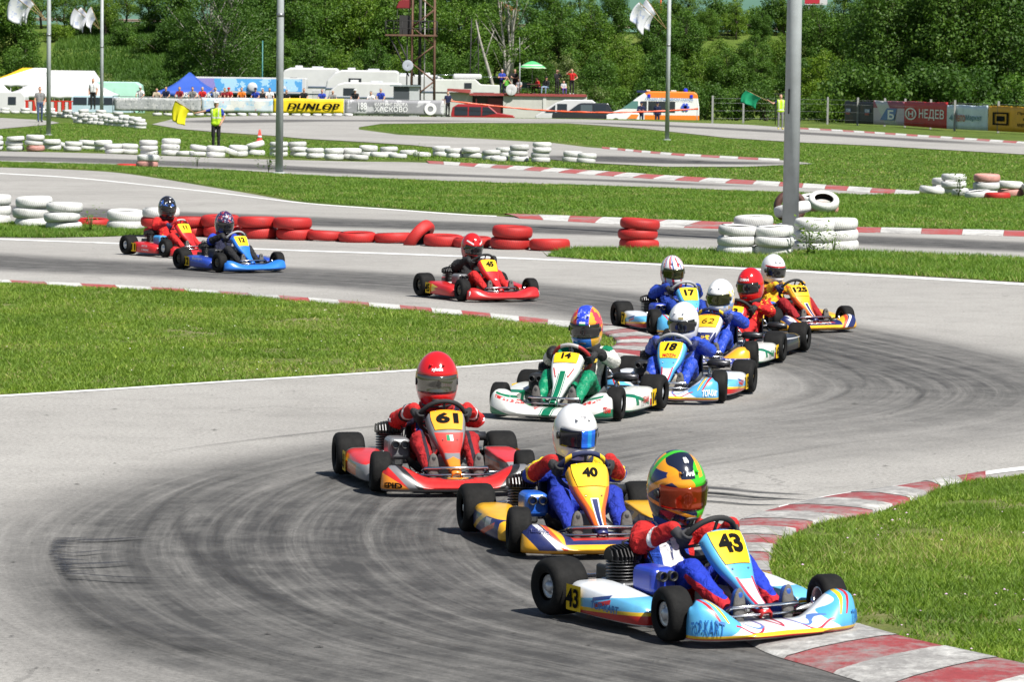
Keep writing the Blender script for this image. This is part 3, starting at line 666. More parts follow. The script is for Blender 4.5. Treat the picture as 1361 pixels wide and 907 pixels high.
def nassau_fn(u, s, off=0.):                       # front number panel: u across (-1..1), s from top (0) to tip (1)
    C = [(.215, .500), (.250, .485), (.305, .425), (.375, .345), (.445, .275), (.535, .20), (.645, .135)]
    x, z = crom(C, s); x2, z2 = crom(C, min(1, s+.02)); x1, z1 = crom(C, max(0, s-.02)); t = Vector((x2-x1, 0, z2-z1)).normalized(); n = Vector((-t.z, 0, t.x))
    if n.z < 0: n = -n
    w = interp(s, [0, .04, .12, .25, .42, .55, .68, .82, 1], [.088, .112, .132, .134, .122, .096, .066, .048, .034])
    b = .018*u*u+.045*max(0, abs(u)-.86)/.14
    p = Vector((x, w*u, z))-n*b*(.55+.45*min(1, w/.12)); return p+n*off
def pod_sections(sgn):
    xs = [-.335, -.328, -.30, -.2, -.05, .1, .2, .28, .315, .325]
    top = [.15, .185, .205, .205, .195, .18, .172, .16, .13, .10]; yo = [.54, .565, .578, .585, .585, .575, .565, .545, .52, .50]; yi = [.40, .385, .375, .375, .375, .385, .40, .415, .43, .44]
    return [(x, sgn*a, sgn*b, .045 if 0 < k < 9 else .06, t) for k, (x, a, b, t) in enumerate(zip(xs, yi, yo, top))]
def pod_mesh(sgn):
    rows = []
    for x, yi, yo, zb, zt in pod_sections(sgn):
        cy, cz, hy, hz = (yi+yo)/2, (zb+zt)/2, abs(yo-yi)/2, (zt-zb)/2; r = []
        for k in range(20):
            t = 2*math.pi*k/20; c, s = math.cos(t), math.sin(t); e = .32
            r.append((x, cy+sgn*(hy*math.copysign(abs(c)**e, c)-(.03*(s > 0)*abs(s) if True else 0)), cz+hz*math.copysign(abs(s)**e, s)))
        rows.append(r)
    m = MB(); vs = [p for r in rows for p in r]; n = 20
    m.add(vs, [(i*n+j, i*n+(j+1) % n, (i+1)*n+(j+1) % n, (i+1)*n+j) for i in range(len(rows)-1) for j in range(n)])
    m.f.append(tuple(range(n))); m.f.append(tuple((len(rows)-1)*n+k for k in reversed(range(n)))); m.mi += [0, 0]; m.sm += [False, False]
    return m
CW, NW, EU = Vector((.10, 0, .435)), Vector((-.80, 0, .60)), Vector((.60, 0, .80)); RWH = .15

def build_kart(cfg):
    c = cfg; KS = c.get('ks', KS0); root = empty('go_kart', label=c['label'], cat='go-kart', group='racing karts on the track')
    rim = gmat('rim_'+c['rim'], {'silver': (.6, .61, .63), 'gold': (.62, .42, .12), 'dark': (.09, .08, .06)}[c['rim']], rough=.35, metal=.55, var=.12, vs=30)
    # wheels
    st = c.get('steer', 0.)
    for kind, x, y in (('f', WB, .475), ('f', WB, -.475), ('r', -WB, .52), ('r', -WB, -.52)):
        a, b, r = wheel_mesh(kind); w = empty('wheel', (x, y, r/KS)); w.parent = root; w.scale = (1/KS,)*3
        w.rotation_euler = (R(2)*(1 if y > 0 else -1) if kind == 'f' else 0, random.uniform(0, 6), (st if kind == 'f' else 0)+(0 if y > 0 else math.pi))
        link('tyre', a, w); set_mat(link('rim', b, w), rim)
    # frame
    fr = MB()
    for s in (-1, 1):
        fr.tube([(.56, s*.17, .075), (.38, s*.20, .055), (.1, s*.30, .05), (-.3, s*.31, .05), (-.58, s*.29, .075)], .015, 8)
        fr.tube([(.42, s*.19, .06), (.47, s*.30, .1), (.49, s*.40, .125)], .014, 8)
        fr.tube([(.20, s*.29, .06), (.20, s*.46, .09), (-.22, s*.46, .09), (-.22, s*.31, .06)], .010, 8)
    fr.tube([(.56, -.17, .075), (.56, .17, .075)], .014, 8); fr.tube([(.1, -.30, .05), (.1, .30, .05)], .014, 8); fr.tube([(-.58, -.29, .075), (-.58, .29, .075)], .014, 8)
    fr.build('frame', gmat('frame_'+c['framecol'], {'silver': (.55, .56, .58), 'yellow': (.7, .5, .03), 'green': (.02, .2, .08), 'blue': (.02, .07, .35), 'dark': (.05, .05, .05)}[c['framecol']], rough=.3, metal=.5), root)
    MB().box(-.12, .56, -.19, .19, .032, .038).build('floor_tray', M_ALU, root)
    MB().tube([(-WB, -.42, .14), (-WB, .42, .14)], .02, 12).lathe([(.0, 0), (.08, 0), (.08, .006), (0, .006)], 20, 'Y', (-WB, .2, .14)).build('rear_axle', M_STEEL, root)
    tr = MB()
    for s in (-1, 1): tr.tube([(.40, s*.06, .10), (.455, s*.39, .125)], .007, 6)
    for s in (-1, 1): tr.tube([(.49, s*.38, .128), (.49, s*.45, .128)], .018, 8).tube([(.49, s*.39, .09), (.49, s*.39, .165)], .013, 8)
    tr.build('steering_linkage', M_STEEL, root)
    # bars in front of the feet
    fb = MB(); fb.tube([(.56, -.15, .08), (.60, -.22, .15), (.615, -.20, .165), (.62, 0, .165), (.615, .20, .165), (.60, .22, .15), (.56, .15, .08)], .009, 8)
    fb.tube([(.60, -.28, .118), (.615, 0, .118), (.60, .28, .118)], .009, 8); fb.build('front_bumper', M_STEEL, root)
    rb = MB(); rb.tube([(-.50, -.30, .10), (-.66, -.42, .15), (-.685, -.25, .16), (-.69, 0, .16), (-.685, .25, .16), (-.66, .42, .15), (-.50, .30, .10)], .012, 8); rb.build('rear_bumper', M_STEEL, root)
    # front fairing
    ff = make_fairing_fn(c['fairing']); mb = MB(); mb.grid(lambda a, q: ff(a, q), list(np.linspace(-1, 1, 57)), list(np.linspace(0, 1, 13)))
    fair = mb.build('front_fairing', c['m_fair'], root, solid=.006)
    for s, a0, q0, wd, ht, mt, bold, sh in c.get('fair_text', []):
        lettering('lettering', s, lambda x, y: ff(a0+x/.45, min(1, max(0, q0+y/.19)), .009), mt, fair, width=wd, height=ht, bold=bold, shear=sh)
    # number panel
    mb = MB(); mb.grid(lambda u, s: nassau_fn(u, s), list(np.linspace(-1, 1, 17)), [0, .015, .04, .08]+list(np.linspace(.12, 1, 20)))
    nas = mb.build('front_panel', c['m_nass'], root, solid=.006)
    if c.get('plate', True):
        if c.get('plate_round'):
            pf = lambda u, s: nassau_fn(u*(.80 if s < .3 else .80-.55*(s-.3)), s, .006)
        else: pf = lambda u, s: nassau_fn(u*(.76-.28*max(0, s-.3)), s, .006)
        s0, s1 = c.get('plate_s', (.13, .47))
        mb = MB(); mb.grid(pf, list(np.linspace(-1, 1, 9)), list(np.linspace(s0, s1, 9))); mb.build('number_plate', c.get('m_plate', M_YEL), nas)
    nh = c.get('num_h', .085)
    if c.get('num'):
        lettering('number', c['num'], lambda x, y: nassau_fn(x/.131, .30-y/.55+c.get('num_ds', 0), .0105), c.get('m_num', M_DIGIT), nas, height=nh, width=c.get('num_w'), bold=c.get('num_bold', .05), shear=c.get('num_sh', 0))
    for s, ds, wd, mt in c.get('nass_text', []): lettering('lettering', s, lambda x, y: nassau_fn(x/.131, ds-y/.55, .0105), mt, nas, width=wd, bold=.02)
    # side pods with numbers
    for sg in (-1, 1):
        pod = pod_mesh(sg).build('side_pod', c['m_pod'], root)
        mb = MB(); x0, x1 = (-.318, -.175)
        if c.get('pod_plate', True):
            mb.grid(lambda x, z: Vector((x, sg*(.592 if x > -.3 else .588), z)), [x0, -.29, -.2, x1], [.058, .1, .15, .19]); pl = mb.build('number_plate', c.get('m_podplate', M_YEL), pod)
        fn = plane_fn(((x0+x1)/2, sg*.597, .124), (-sg*1., 0, 0) if sg > 0 else (1, 0, 0), (0, 0, 1), .002)
        lettering('number', c.get('podnum', c['num']), fn, M_DIGIT, pod, height=.10, width=.115 if len(c['num']) > 1 else None, bold=.03)
        for s, xc, zc, wd, mt, bold, sh in c.get('pod_text', []):
            lettering('lettering', s, plane_fn((xc, sg*.5945, zc), (-1, 0, 0) if sg > 0 else (1, 0, 0), (0, 0, 1), .002), mt, pod, width=wd, bold=bold, shear=sh)
    # steering wheel
    sw = MB(); ring = [CW+Vector((0, 1, 0))*RWH*math.cos(t)+EU*RWH*math.sin(t)*(.93 if math.sin(t) < 0 else 1.) for t in np.linspace(0, 2*math.pi, 33)[:-1]]
    sw.tube(ring, .0155, 10, closed=True); wh = sw.build('steering_wheel', c['m_wheel'], root)
    hb = MB()
    for k in (90, 200, 340): hb.tube([CW+NW*-.03, CW+(Vector((0, 1, 0))*math.cos(R(k))+EU*math.sin(R(k)))*RWH*.97], .009, 6)
    hb.lathe([(0, -.05), (.045, -.05), (.045, -.02), (0, -.02)], 16, 'Z', M=Matrix.Translation(CW) @ NW.to_track_quat('Z', 'Y').to_matrix().to_4x4()); hb.build('hub', M_BLACK, wh)
    MB().tube([CW-NW*.03, (.42, 0, .10)], .011, 8).tube([(.2, -.12, .05), (.25, 0, .33), (.2, .12, .05)], .010, 8).build('steering_column', M_DARK, root)
    # seat, tank, pedals
    def seat(u, v):                                # u across the shell, v from front lip up the back
        P = [(.02, .10), (-.05, .06), (-.17, .05), (-.29, .08), (-.37, .18), (-.42, .30), (-.44, .40)]; x, z = crom(P, v); w = interp(v, [0, .25, .6, 1], [.16, .19, .19, .15]); a = u*R(105)
        up = interp(v, [0, .4, .6, 1], [.09, .15, .08, .03]); bk = interp(v, [0, .4, .7, 1], [0, .04, .12, .09]); k = 1-math.cos(a*.85)
        return Vector((x+bk*k, w*math.sin(min(abs(a), R(100)))*math.copysign(1, u) if u else 0, z+up*k))
    MB().grid(seat, list(np.linspace(-1, 1, 17)), list(np.linspace(0, 1, 13))).build('seat', M_SEAT, root, solid=.007)
    MB().box(.10, .30, -.09, .09, .045, .20).build('fuel_tank', M_TANK, root, bevel=.03, seg=3)
    for s in (-1, 1): MB().tube([(.50, s*.15, .06), (.575, s*.15, .12), (.60, s*.15, .17)], .008, 6).tube([(.60, s*.10, .16), (.60, s*.20, .16)], .009, 6).build('pedal', M_STEEL, root)
    # engine on the driver's right
    en = empty('engine'); en.parent = root
    MB().box(-.37, -.14, -.36, -.21, .09, .20).lathe([(.0, 0), (.05, 0), (.055, .02), (.05, .05), (0, .05)], 16, 'Y', (-.25, -.41, .14)).build('crankcase', M_ALU, en, bevel=.015)
    mb = MB(); cyl = [(.045, .20)]
    for k in range(6): z = .205+k*.017; cyl += [(.05, z), (.088, z+.002), (.088, z+.006), (.05, z+.009)]
    mb.lathe(cyl, 20, 'Z', (-.25, -.29, 0)); mb.build('cylinder', M_FIN, en)
    mb = MB()
    for k in range(11):
        y = -.29+(k-5)*.0175; w = math.sqrt(max(.0005, .096**2-(y+.29)**2)); h = .052+.02*math.cos((k-5)/5*1.4)
        pr = [(-.25-w, .308), (-.25-w*1.04, .33), (-.25-w*.75, .308+h*.9), (-.25, .308+h*1.1), (-.25+w*.75, .308+h*.9), (-.25+w*1.04, .33), (-.25+w, .308)]; n = len(pr)
        mb.add([(x, y-.003, z) for x, z in pr]+[(x, y+.003, z) for x, z in pr], [tuple(range(n)), tuple(range(2*n-1, n-1, -1))]+[(i, (i+1) % n, n+(i+1) % n, n+i) for i in range(n)], 0, False)
    mb.lathe([(.0, .302), (.085, .302), (.085, .31), (0, .312)], 20, 'Z', (-.25, -.29, 0)); mb.build('cylinder_head', M_FIN, en)
    MB().tube([(-.25, -.29, .36), (-.25, -.29, .395), (-.24, -.27, .405), (-.2, -.2, .35)], .009, 6).build('spark_plug', M_BLACK, en)
    # intake silencer with two trumpets
    ax, ay, az = .06, -.285, .25
    ab = MB(); ab.box(ax-.13, ax+.085, ay-.075, ay+.075, az-.085, az+.06); abx = ab.build('airbox', c['m_air'], root, bevel=.038, seg=4)
    for s in (-1, 1):
        MB().lathe([(.026, -.01), (.027, .03), (.022, .032), (.019, .026), (.018, -.005), (.0005, -.005)], 16, 'X', (ax+.083, ay+s*.031, az+.018)).build('intake_trumpet', M_BLACK, abx)
    # cables, stays, bolts
    MB().tube([(.52, -.15, .09), (.3, -.22, .07), (.05, -.24, .2), (-.1, -.23, .36), (-.2, -.26, .38)], .0045, 6).build('throttle_cable', M_BLACK, root); MB().tube([(.5, .15, .08), (.2, .24, .06), (-.2, .25, .09), (-.44, .2, .16)], .0045, 6).build('brake_line', M_BLACK, root)
    for s in (-1, 1): MB().tube([(-.52, s*.27, .08), (-.45, s*.20, .25), (-.41, s*.15, .33)], .008, 6).build('seat_stay', M_STEEL, root)
    for u, s in ((-.55, .09), (.55, .09), (-.5, .55), (.5, .55)): MB().ell(tuple(nassau_fn(u, s, .004)), (.006, .006, .004), 8, 5).build('bolt', M_STEEL, nas)
    MB().box(-.30, -.12, -.20, -.185, .12, .27).build('engine_bracket', c.get('m_bracket', M_ALU), en, bevel=.01)
    # exhaust, chain guard
    MB().tube([(-.32, -.22, .2), (-.40, -.12, .2), (-.45, .05, .23), (-.42, .21, .26)], .017, 10).lathe([(.0, 0), (.026, 0), (.038, .02), (.038, .15), (.03, .16), (.03, .2), (0, .2)], 18, 'Y', (-.42, .2, .26)).build('exhaust', gmat('exhaust_grey', (.07, .07, .075), rough=.35, metal=.8, var=.3, vs=20), root)
    MB().box(-.62, -.38, -.22, -.19, .09, .235).build('chain_guard', c.get('m_guard', M_BLACK), root, bevel=.02)
    return root

# ---------------------------------------------------------------- helmets
def helmet_pt(th, ph, k=1., off=0.):
    c, s = math.cos(ph), math.sin(ph); ct, sn = math.cos(th), math.sin(th)
    fx = .148 if ct > 0 else .150
    x, y, z = fx*c*ct, .119*c*sn, (.156 if s > 0 else .172)*s
    low = max(0, -s); fr = max(0, ct)
    if s < 0: q = (1-.55*(1-c)); x = fx*ct*(c*.35+.65*min(1, q*1.0)); y = .119*sn*(c*.35+.65*q)
    x += .020*fr**2*smoothstep(.1, .5, low); x -= .015*max(0, -ct)*low
    p = Vector((x, y, z))*k
    n = Vector((x/.022, y/.014, z/.021)).normalized()
    return p+n*off
def in_port(th, ph):
    lo = R(-24)+R(7)*(abs(th)/R(70))**2; return abs(th) < R(66) and lo < ph < R(15)
def build_helmet(hc, parent, loc, yaw, tilt, roll, k=1.12):
    M = Matrix.Translation(loc) @ Matrix.Rotation(yaw, 4, 'Z') @ Matrix.Rotation(tilt, 4, 'Y') @ Matrix.Rotation(roll, 4, 'X') @ Matrix.Scale(k, 4)
    mb = MB(); nt, npn = 64, 36; ths = np.linspace(-math.pi, math.pi, nt+1)[:-1]; phs = np.linspace(R(-52), R(90), npn)
    def f(th, ph):
        e = min(1, smoothstep(R(68), R(60), abs(th))*smoothstep(R(-21), R(-17), ph)*smoothstep(R(16), R(11.5), ph))
        p = helmet_pt(th, ph, 1-.055*e); return p
    mb.grid(f, list(ths), list(phs), closed_u=True)
    o = mb.build('helmet', hc['m'], parent); o.matrix_local = M
    md = o.modifiers.new('solid', 'SOLIDIFY'); md.thickness = .004; md.offset = -1
    vz = MB(); vz.grid(lambda th, ph: helmet_pt(th, ph, .998, .0035+.002*math.cos(th)), list(np.linspace(R(-66), R(66), 33)), [R(-19)+(R(33))*k/9 for k in range(10)])
    def bend(p): return p
    v = vz.build('visor', hc['visor'], o, solid=.003)
    for i, vv in enumerate(v.data.vertices):
        pass
    for sgn in (-1, 1): MB().lathe([(.0, .004), (.016, .004), (.02, 0), (.02, -.006), (0, -.006)], 16, 'Y', tuple(helmet_pt(sgn*R(72), R(-2)))).build('visor_pivot', M_BLACK, o)
    MB().tube([helmet_pt(R(a), R(-52)) for a in range(0, 360, 15)], .007, 6, closed=True).build('edge_trim', M_BLACK, o)
    for a in (-22, 22): MB().ell(tuple(helmet_pt(R(a), R(38))), (.02, .009, .006)).build('vent', hc.get('m_vent', hc['m']), o)
    MB().ell(tuple(helmet_pt(0, R(-34))), (.006, .03, .008)).build('vent', hc.get('m_vent', M_BLACK), o)
    for s, ph, wd, mt in hc.get('text', []):
        lettering('lettering', s, lambda x, y: helmet_pt(x/.13, R(ph)+y/.14, 1, .0035), mt, o, width=wd, bold=.03)
    for th, ph, w, h, mt in hc.get('patch', []):
        q = MB(); q.grid(lambda a, b: helmet_pt(R(th)+a/.13, R(ph)+b/.14, 1, .004), list(np.linspace(-w/2, w/2, 5)), list(np.linspace(-h/2, h/2, 4))); q.build('sticker', mt, o)
    return o
# ---------------------------------------------------------------- drivers
from mathutils.bvhtree import BVHTree
def sew(body, items):
    """cloth patches and trim laid onto the suit: (name, origin, direction, width, height, material)"""
    me = body.data; tree = BVHTree.FromPolygons([v.co for v in me.vertices], [tuple(q.vertices) for q in me.polygons])
    for nm, o, d, w, h, mt in items:
        o, d = Vector(o), Vector(d).normalized(); r = d.cross(Vector((0, 0, 1))).normalized(); u = r.cross(d); nu, nv = 7, max(4, int(h/.012)); pts = []
        for a in np.linspace(-w/2, w/2, nu):
            for b in np.linspace(-h/2, h/2, nv):
                hit = tree.ray_cast(o+r*a+u*b, d); pts.append(hit[0]-d*.0035 if hit[0] is not None and abs((hit[0]-o).length) < 1.2 else None)
        ok = [q for q in pts if q is not None]
        if len(ok) < len(pts)*.6: continue
        mb = MB(); fs = [(i*nv+j, (i+1)*nv+j, (i+1)*nv+j+1, i*nv+j+1) for i in range(nu-1) for j in range(nv-1)]
        fs = [f for f in fs if all(pts[k] is not None for k in f) and max((pts[f[0]]-pts[k]).length for k in f) < .05]
        mb.add([q if q is not None else ok[0] for q in pts], fs, 0, True)
        if fs: mb.build(nm, mt, body, recalc=False)
def build_driver(cfg, label):
    d = cfg; sc = d.get('scale', 1.); ln = d.get('lean', 0.)          # lean: sideways offset of the upper body (+y left)
    ms = d['suit']                                                     # torso, upper arm, forearm, thigh, shin
    dz = d.get('dz', 0.); L = lambda x, y, z: (x, y+ln*max(0, (z-.12))/.4, z+dz*min(1, max(0, (z-.1)/.3)))
    grip_a = d.get('grip', 6); bones = []; gl = []
    B = lambda a, b, r0, r1, m: bones.append((a, b, r0, r1, m))
    for s in (-1, 1):
        B(L(-.22, s*.055, .13), L(-.28, s*.045, .25), .085, .088, 0); B(L(-.28, s*.045, .25), L(-.335, s*.065, .38), .088, .088, 0)
        B(L(-.335, s*.03, .41), L(-.33, s*.13, .44), .08, .068, 0)
        t = R(grip_a); ey = Vector((0, s, 0)); g = CW+ey*RWH*math.cos(t)+EU*RWH*math.sin(t); o = (ey*math.cos(t)+EU*math.sin(t)); tg = (EU*math.cos(t)-ey*math.sin(t))
        wr = g+NW*.075+o*.03
        sh = Vector(L(-.33, s*.155, .44)); el = (sh+wr)/2+Vector((-.03, s*.10, -.065))
        B(sh, el, .072, .06, 1); B(el, wr, .058, .042, 2)
        B(L(-.2, s*.075, .125), (.2, s*.165, .30), .088, .064, 3); B((.2, s*.165, .30), (.49, s*.15, .135), .06, .043, 4)
        # glove: palm, four fingers round the rim, thumb
        gb = [(wr, g+o*.026+NW*.014, .036, .024, 0)]
        for k in range(4):
            q = g+tg*((k-1.5)*.0185); prev = q+o*.026+NW*.012; rl = (.0098, .0104, .01, .0088)[k]
            for a in (10, 60, 115, 165):
                p = q+(o*math.cos(R(a))-NW*math.sin(R(a)))*.0255; gb.append((prev, p, rl, rl*.95, 0)); prev = p
        gb.append((g+o*.024+NW*.016+tg*.02, g+NW*.027+tg*.035-o*.004, .012, .0095, 0)); gb.append((g+NW*.027+tg*.035-o*.004, g+NW*.022+tg*.05-o*.014, .0095, .0085, 0))
        gl.append(gb)
    B(L(-.335, 0, .40), L(-.32, 0, .50), .075, .055, 0)
    body = figure('person', bones, ms, d.get('voxel', .010), wrinkle=.0085, smooth=4)
    tag(body, label, 'person', 'drivers in the karts')
    if d.get('sew'): sew(body, d['sew'])
    for gb in gl: figure('glove', gb, [d.get('m_glove', M_GLOVE)], .0055, body, smooth=3)
    for s in (-1, 1):
        bb = [((.50, s*.15, .125), (.545, s*.15, .085), .042, .036, 0), ((.545, s*.15, .085), (.568, s*.15, .14), .034, .036, 0), ((.568, s*.15, .14), (.585, s*.148, .225), .036, .03, 0)]
        bt = figure('boot', bb, [d.get('m_boot', M_BOOT)], .009, body, smooth=3)
        MB().ell((.600, s*.149, .155), (.014, .037, .105), 14, 10, M=None).build('sole', M_SOLE, bt)
    hl = Vector(L(-.30, 0, .50)); hl.z = .50+dz
    nb = MB(); nb.tube([Vector((hl.x+.082*math.cos(t)+.005, hl.y+.082*math.sin(t), .503+dz+.012*math.cos(t+math.pi))) for t in np.linspace(0, 2*math.pi, 25)[:-1]], .036, 10, closed=True)
    nb.build('neck_brace', d['m_brace'], body)
    hk = d.get('hk', 1.12); build_helmet(d['helmet'], body, hl+Vector((.012, 0, .145*hk)), d.get('yaw', 0.), d.get('tilt', R(6)), d.get('roll', 0.), hk)
    return body
# ================================================================ the twelve karts
SKY, WHT, RED, YEL, ORG, NAVY, BLUE, GRN, BLK, GRY = (.09, .40, .70), (.72, .72, .72), (.50, .018, .018), (.78, .50, .02), (.78, .20, .015), (.015, .022, .11), (.018, .05, .42), (.0, .15, .07), (.015, .015, .016), (.25, .25, .26)
def plast(n, base, layers=(), **k):
    a = dict(rough=.32, coat=.3, var=.12, vs=8, dirt=.16); a.update(k); return gmat(n, base, layers, **a)
def cloth(n, base, layers=(), **k):
    a = dict(rough=.78, var=.2, vs=14, bump=1.0, bs=17, spec=.25); a.update(k); return gmat(n, base, layers, **a)
def hpaint(n, base, layers=(), **k):
    a = dict(rough=.14, coat=.6, var=.03, vs=8); a.update(k); return gmat(n, base, layers, **a)
V_DARK = gmat('visor_dark', (.012, .012, .013), rough=.07, spec=.7, var=0, coat=.5)
V_GREEN = gmat('visor_green', (.05, .055, .02), rough=.08, metal=.75, var=0, coat=.5)
V_SILVER = gmat('visor_silver', (.16, .155, .14), rough=.1, metal=.8, var=0, coat=.5)
V_FIRE = gmat('visor_fire', (.30, .035, .008), [('y > 0.045', (.07, .012, .01))], rough=.08, metal=.6, var=0, coat=.5)
V_BLUE_REFL = gmat('visor_blue_reflection', (.012, .012, .02), [('y > -0.015 and y < 0.07', (.02, .16, .85)), ('y > 0.02 and y < 0.045', (.03, .35, .95))], rough=.09, metal=.4, var=0, coat=.5)  # blue reflection painted as bands across the dark visor
def st(n, c): return gmat(n, c, rough=.4, var=0)
T_BLUE, T_RED, T_WHT, T_NAVY, T_BLK, T_GRN, T_YEL = st('ink_blue', (.02, .14, .42)), st('ink_red', RED), st('ink_white', (.8, .8, .8)), st('ink_navy', NAVY), M_DIGIT, st('ink_green', (0, .2, .08)), st('ink_yellow', YEL)

topk_f = plast('fairing_sky', SKY, [('abs(y) < 0.30+0.05*sin(z*40) and z > 0.055', (.70, .74, .78)), ('abs(z-0.082-0.022*sin(abs(y)*26)) < 0.0045 and abs(y) < 0.3', (.45, .03, .06)),
    ('abs(z-0.10-0.02*sin(abs(y)*26+0.9)) < 0.003 and abs(y) < 0.27', (.1, .2, .5)), ('abs(abs(y)-0.33-0.5*(z-0.1)) < 0.010-0.06*(0.2-z) and z > 0.12', YEL), ('abs(abs(y)-0.37-0.5*(z-0.1)) < 0.010-0.06*(0.2-z) and z > 0.12', RED), ('z < 0.066-0.02*abs(y)', YEL), ('z < 0.052-0.02*abs(y)', RED), ('z < 0.036', (.6, .6, .6))])
topk_n = plast('panel_sky', SKY, [('abs(y) < 0.045-0.18*(0.28-z) and z < 0.275', (.72, .74, .76)), ('abs(abs(y)-0.047+0.18*(0.28-z)) < 0.007 and z < 0.285', (.45, .02, .05)), ('z < 0.145', RED)])
topk_p = plast('pod_sky', (.12, .42, .68), [('z > 0.155+0.12*x', (.70, .73, .77)), ('z < 0.10+0.06*x', YEL), ('z < 0.082+0.06*x', RED), ('z < 0.055', (.65, .65, .67)), ('abs(z-0.12-0.25*(x+0.02)) < 0.012 and x > -0.06 and x < 0.07', RED), ('abs(z-0.15-0.2*(x+0.02)) < 0.010 and x > -0.08 and x < 0.06', (.02, .05, .2))])
haas_f = plast('fairing_amber', (.80, .40, .015), [('abs(y) < 0.26 and z > 0.082', NAVY), ('abs(y) < 0.20 and z > 0.10', (.55, .03, .02)), ('abs(abs(y)-0.40-0.9*(z-0.12)) < 0.075 and z > 0.05 and abs(y) > 0.31', NAVY), ('abs(abs(y)-0.30-0.9*(z-0.06)) < 0.016', (.70, .70, .72)), ('abs(abs(y)-0.265-0.8*(z-0.06)) < 0.014', (.62, .06, .02)), ('z < 0.05', (.70, .33, .02))])
haas_n = plast('panel_amber', (.80, .40, .015), [('abs(y) > 0.085+0.5*(z-0.36) and z < 0.37', (.70, .12, .015)), ('abs(y) < 0.024-0.06*(0.3-z) and z < 0.31 and z > 0.155', (.70, .70, .72)), ('abs(y) < 0.016-0.05*(0.3-z) and z < 0.305', NAVY), ('z < 0.16', NAVY), ('z > 0.475', NAVY)])
haas_p = plast('pod_amber', NAVY, [('z > 0.165', (.80, .42, .015)), ('abs(z-0.17-0.4*x) < 0.018', (.80, .42, .015)), ('abs(x-0.08) < 0.05 and abs(z-0.13) < 0.03', (.45, .42, .40)), ('abs(z-0.07-0.3*x) < 0.016 and x < 0.2', (.68, .07, .02)), ('x > 0.26', (.80, .42, .015))])
crg_f = plast('fairing_red_orange', (.58, .02, .018), [('abs(abs(y)-0.37-0.9*(z-0.12)) < 0.032 and abs(y) > 0.16', (.17, .17, .18)), ('abs(abs(y)-0.325-0.9*(z-0.12)) < 0.02 and abs(y) > 0.13', BLK), ('z < 0.15-0.62*(0.50-abs(y)) and abs(y) > 0.2', (.80, .26, .015)), ('z < 0.045', (.14, .14, .15)), ('(x-0.66)*(x-0.66)*3+y*y < 0.012', BLK), ('(x-0.66)*(x-0.66)*3+y*y < 0.005', (.80, .30, .02))])
crg_n = plast('panel_grey_red', (.20, .20, .21), [('abs(y) < 0.095-0.22*(0.36-z) and z < 0.365', (.62, .04, .03)), ('abs(y) < 0.05 and z < 0.245 and z > 0.22-0.3*abs(y)', (.2, .2, .21)), ('abs(y) < 0.05 and z < 0.225-0.5*abs(y)', (.80, .22, .02)), ('y > 0.0 and y < 0.022 and abs(z-0.335) < 0.018', (.75, .75, .75)), ('y > -0.022 and y < 0.0 and abs(z-0.335) < 0.018', (0, .22, .08))])
crg_p = plast('pod_grey_red', (.22, .22, .23), [('z > 0.15 and abs(x) < 0.27', (.62, .03, .03)), ('abs(z-0.10) < 0.035 and x < 0.12', (.62, .14, .03))])
tony_f = plast('fairing_white_green', (.66, .67, .64), [('abs(y) < 0.035', GRN), ('abs(abs(y)-0.047) < 0.004', GRN), ('abs(z-0.10-0.24*(abs(y)-0.12)) < 0.012 and abs(y) > 0.1 and abs(y) < 0.44 and n40 > 0.47', (.6, .03, .03)), ('abs(z-0.125-0.24*(abs(y)-0.12)) < 0.008 and abs(y) > 0.1 and abs(y) < 0.44 and n30 > 0.4', GRN), ('z < 0.075-0.35*(0.42-abs(y)) and abs(y) > 0.27', GRN), ('z < 0.034', (.5, .5, .48))], dirt=.25)
tony_n = plast('panel_white_green', (.70, .71, .69), [('abs(y) < 0.022 and z < 0.36', GRN), ('abs(abs(y)-0.03) < 0.0035 and z < 0.34', GRN), ('abs(abs(y)-0.075-0.5*(z-0.36)) < 0.006 and z < 0.38 and z > 0.31', RED)])
tony_p = plast('pod_white_green', (.66, .67, .63), [('abs(z-0.09-0.25*(x+0.1)) < 0.016 and x > -0.1', GRN), ('x > 0.14 and x < 0.2 and z > 0.09', GRN), ('z < 0.06', GRN), ('abs(x+0.155) < 0.02 and abs(z-0.09) < 0.03 and n30 > 0.42', RED)])
mix_f = plast('fairing_orange_blue', (.05, .07, .35), [('z > 0.12', (.80, .40, .02)), ('n35 > 0.53 and z < 0.115', (.70, .70, .72)), ('z < 0.045', (.65, .65, .67))])
mix_n = plast('panel_white_blue', (.70, .70, .70), [('abs(y) < 0.098-0.16*(0.34-z) and z < 0.335', NAVY), ('abs(y) < 0.04 and abs(z-0.29) < 0.02 and n40 > 0.5', YEL)])
pl_red = plast('plastic_red', (.55, .018, .02)); pl_blue = plast('plastic_blue', (.02, .17, .62)); pl_dblue = plast('plastic_deep_blue', (.02, .06, .38)); pl_blk = plast('plastic_black', (.02, .02, .022), [('abs(x+0.2) < 0.006', (.55, .38, .05)), ('abs(z-0.17) < 0.005', (.45, .45, .45))])
pl_lblue = plast('plastic_light_blue', (.05, .30, .62)); pl_grey = plast('plastic_grey', (.16, .165, .175))
pod45 = plast('pod_red_flame', (.55, .018, .02), [('x < -0.02+0.06*sin(z*90) and x > -0.17 and abs(z-0.13) < 0.05-0.2*(x+0.17)', (.70, .52, .05))])
wh_blk = gmat('wheel_grip_black', (.016, .016, .017), rough=.75); wh_grey = gmat('wheel_grip_grey', (.35, .35, .36), rough=.5); wh_navy = gmat('wheel_grip_navy', (.012, .02, .075), [('abs(abs(y)-0.105) < 0.018 and z > 0.45', YEL)], rough=.7)
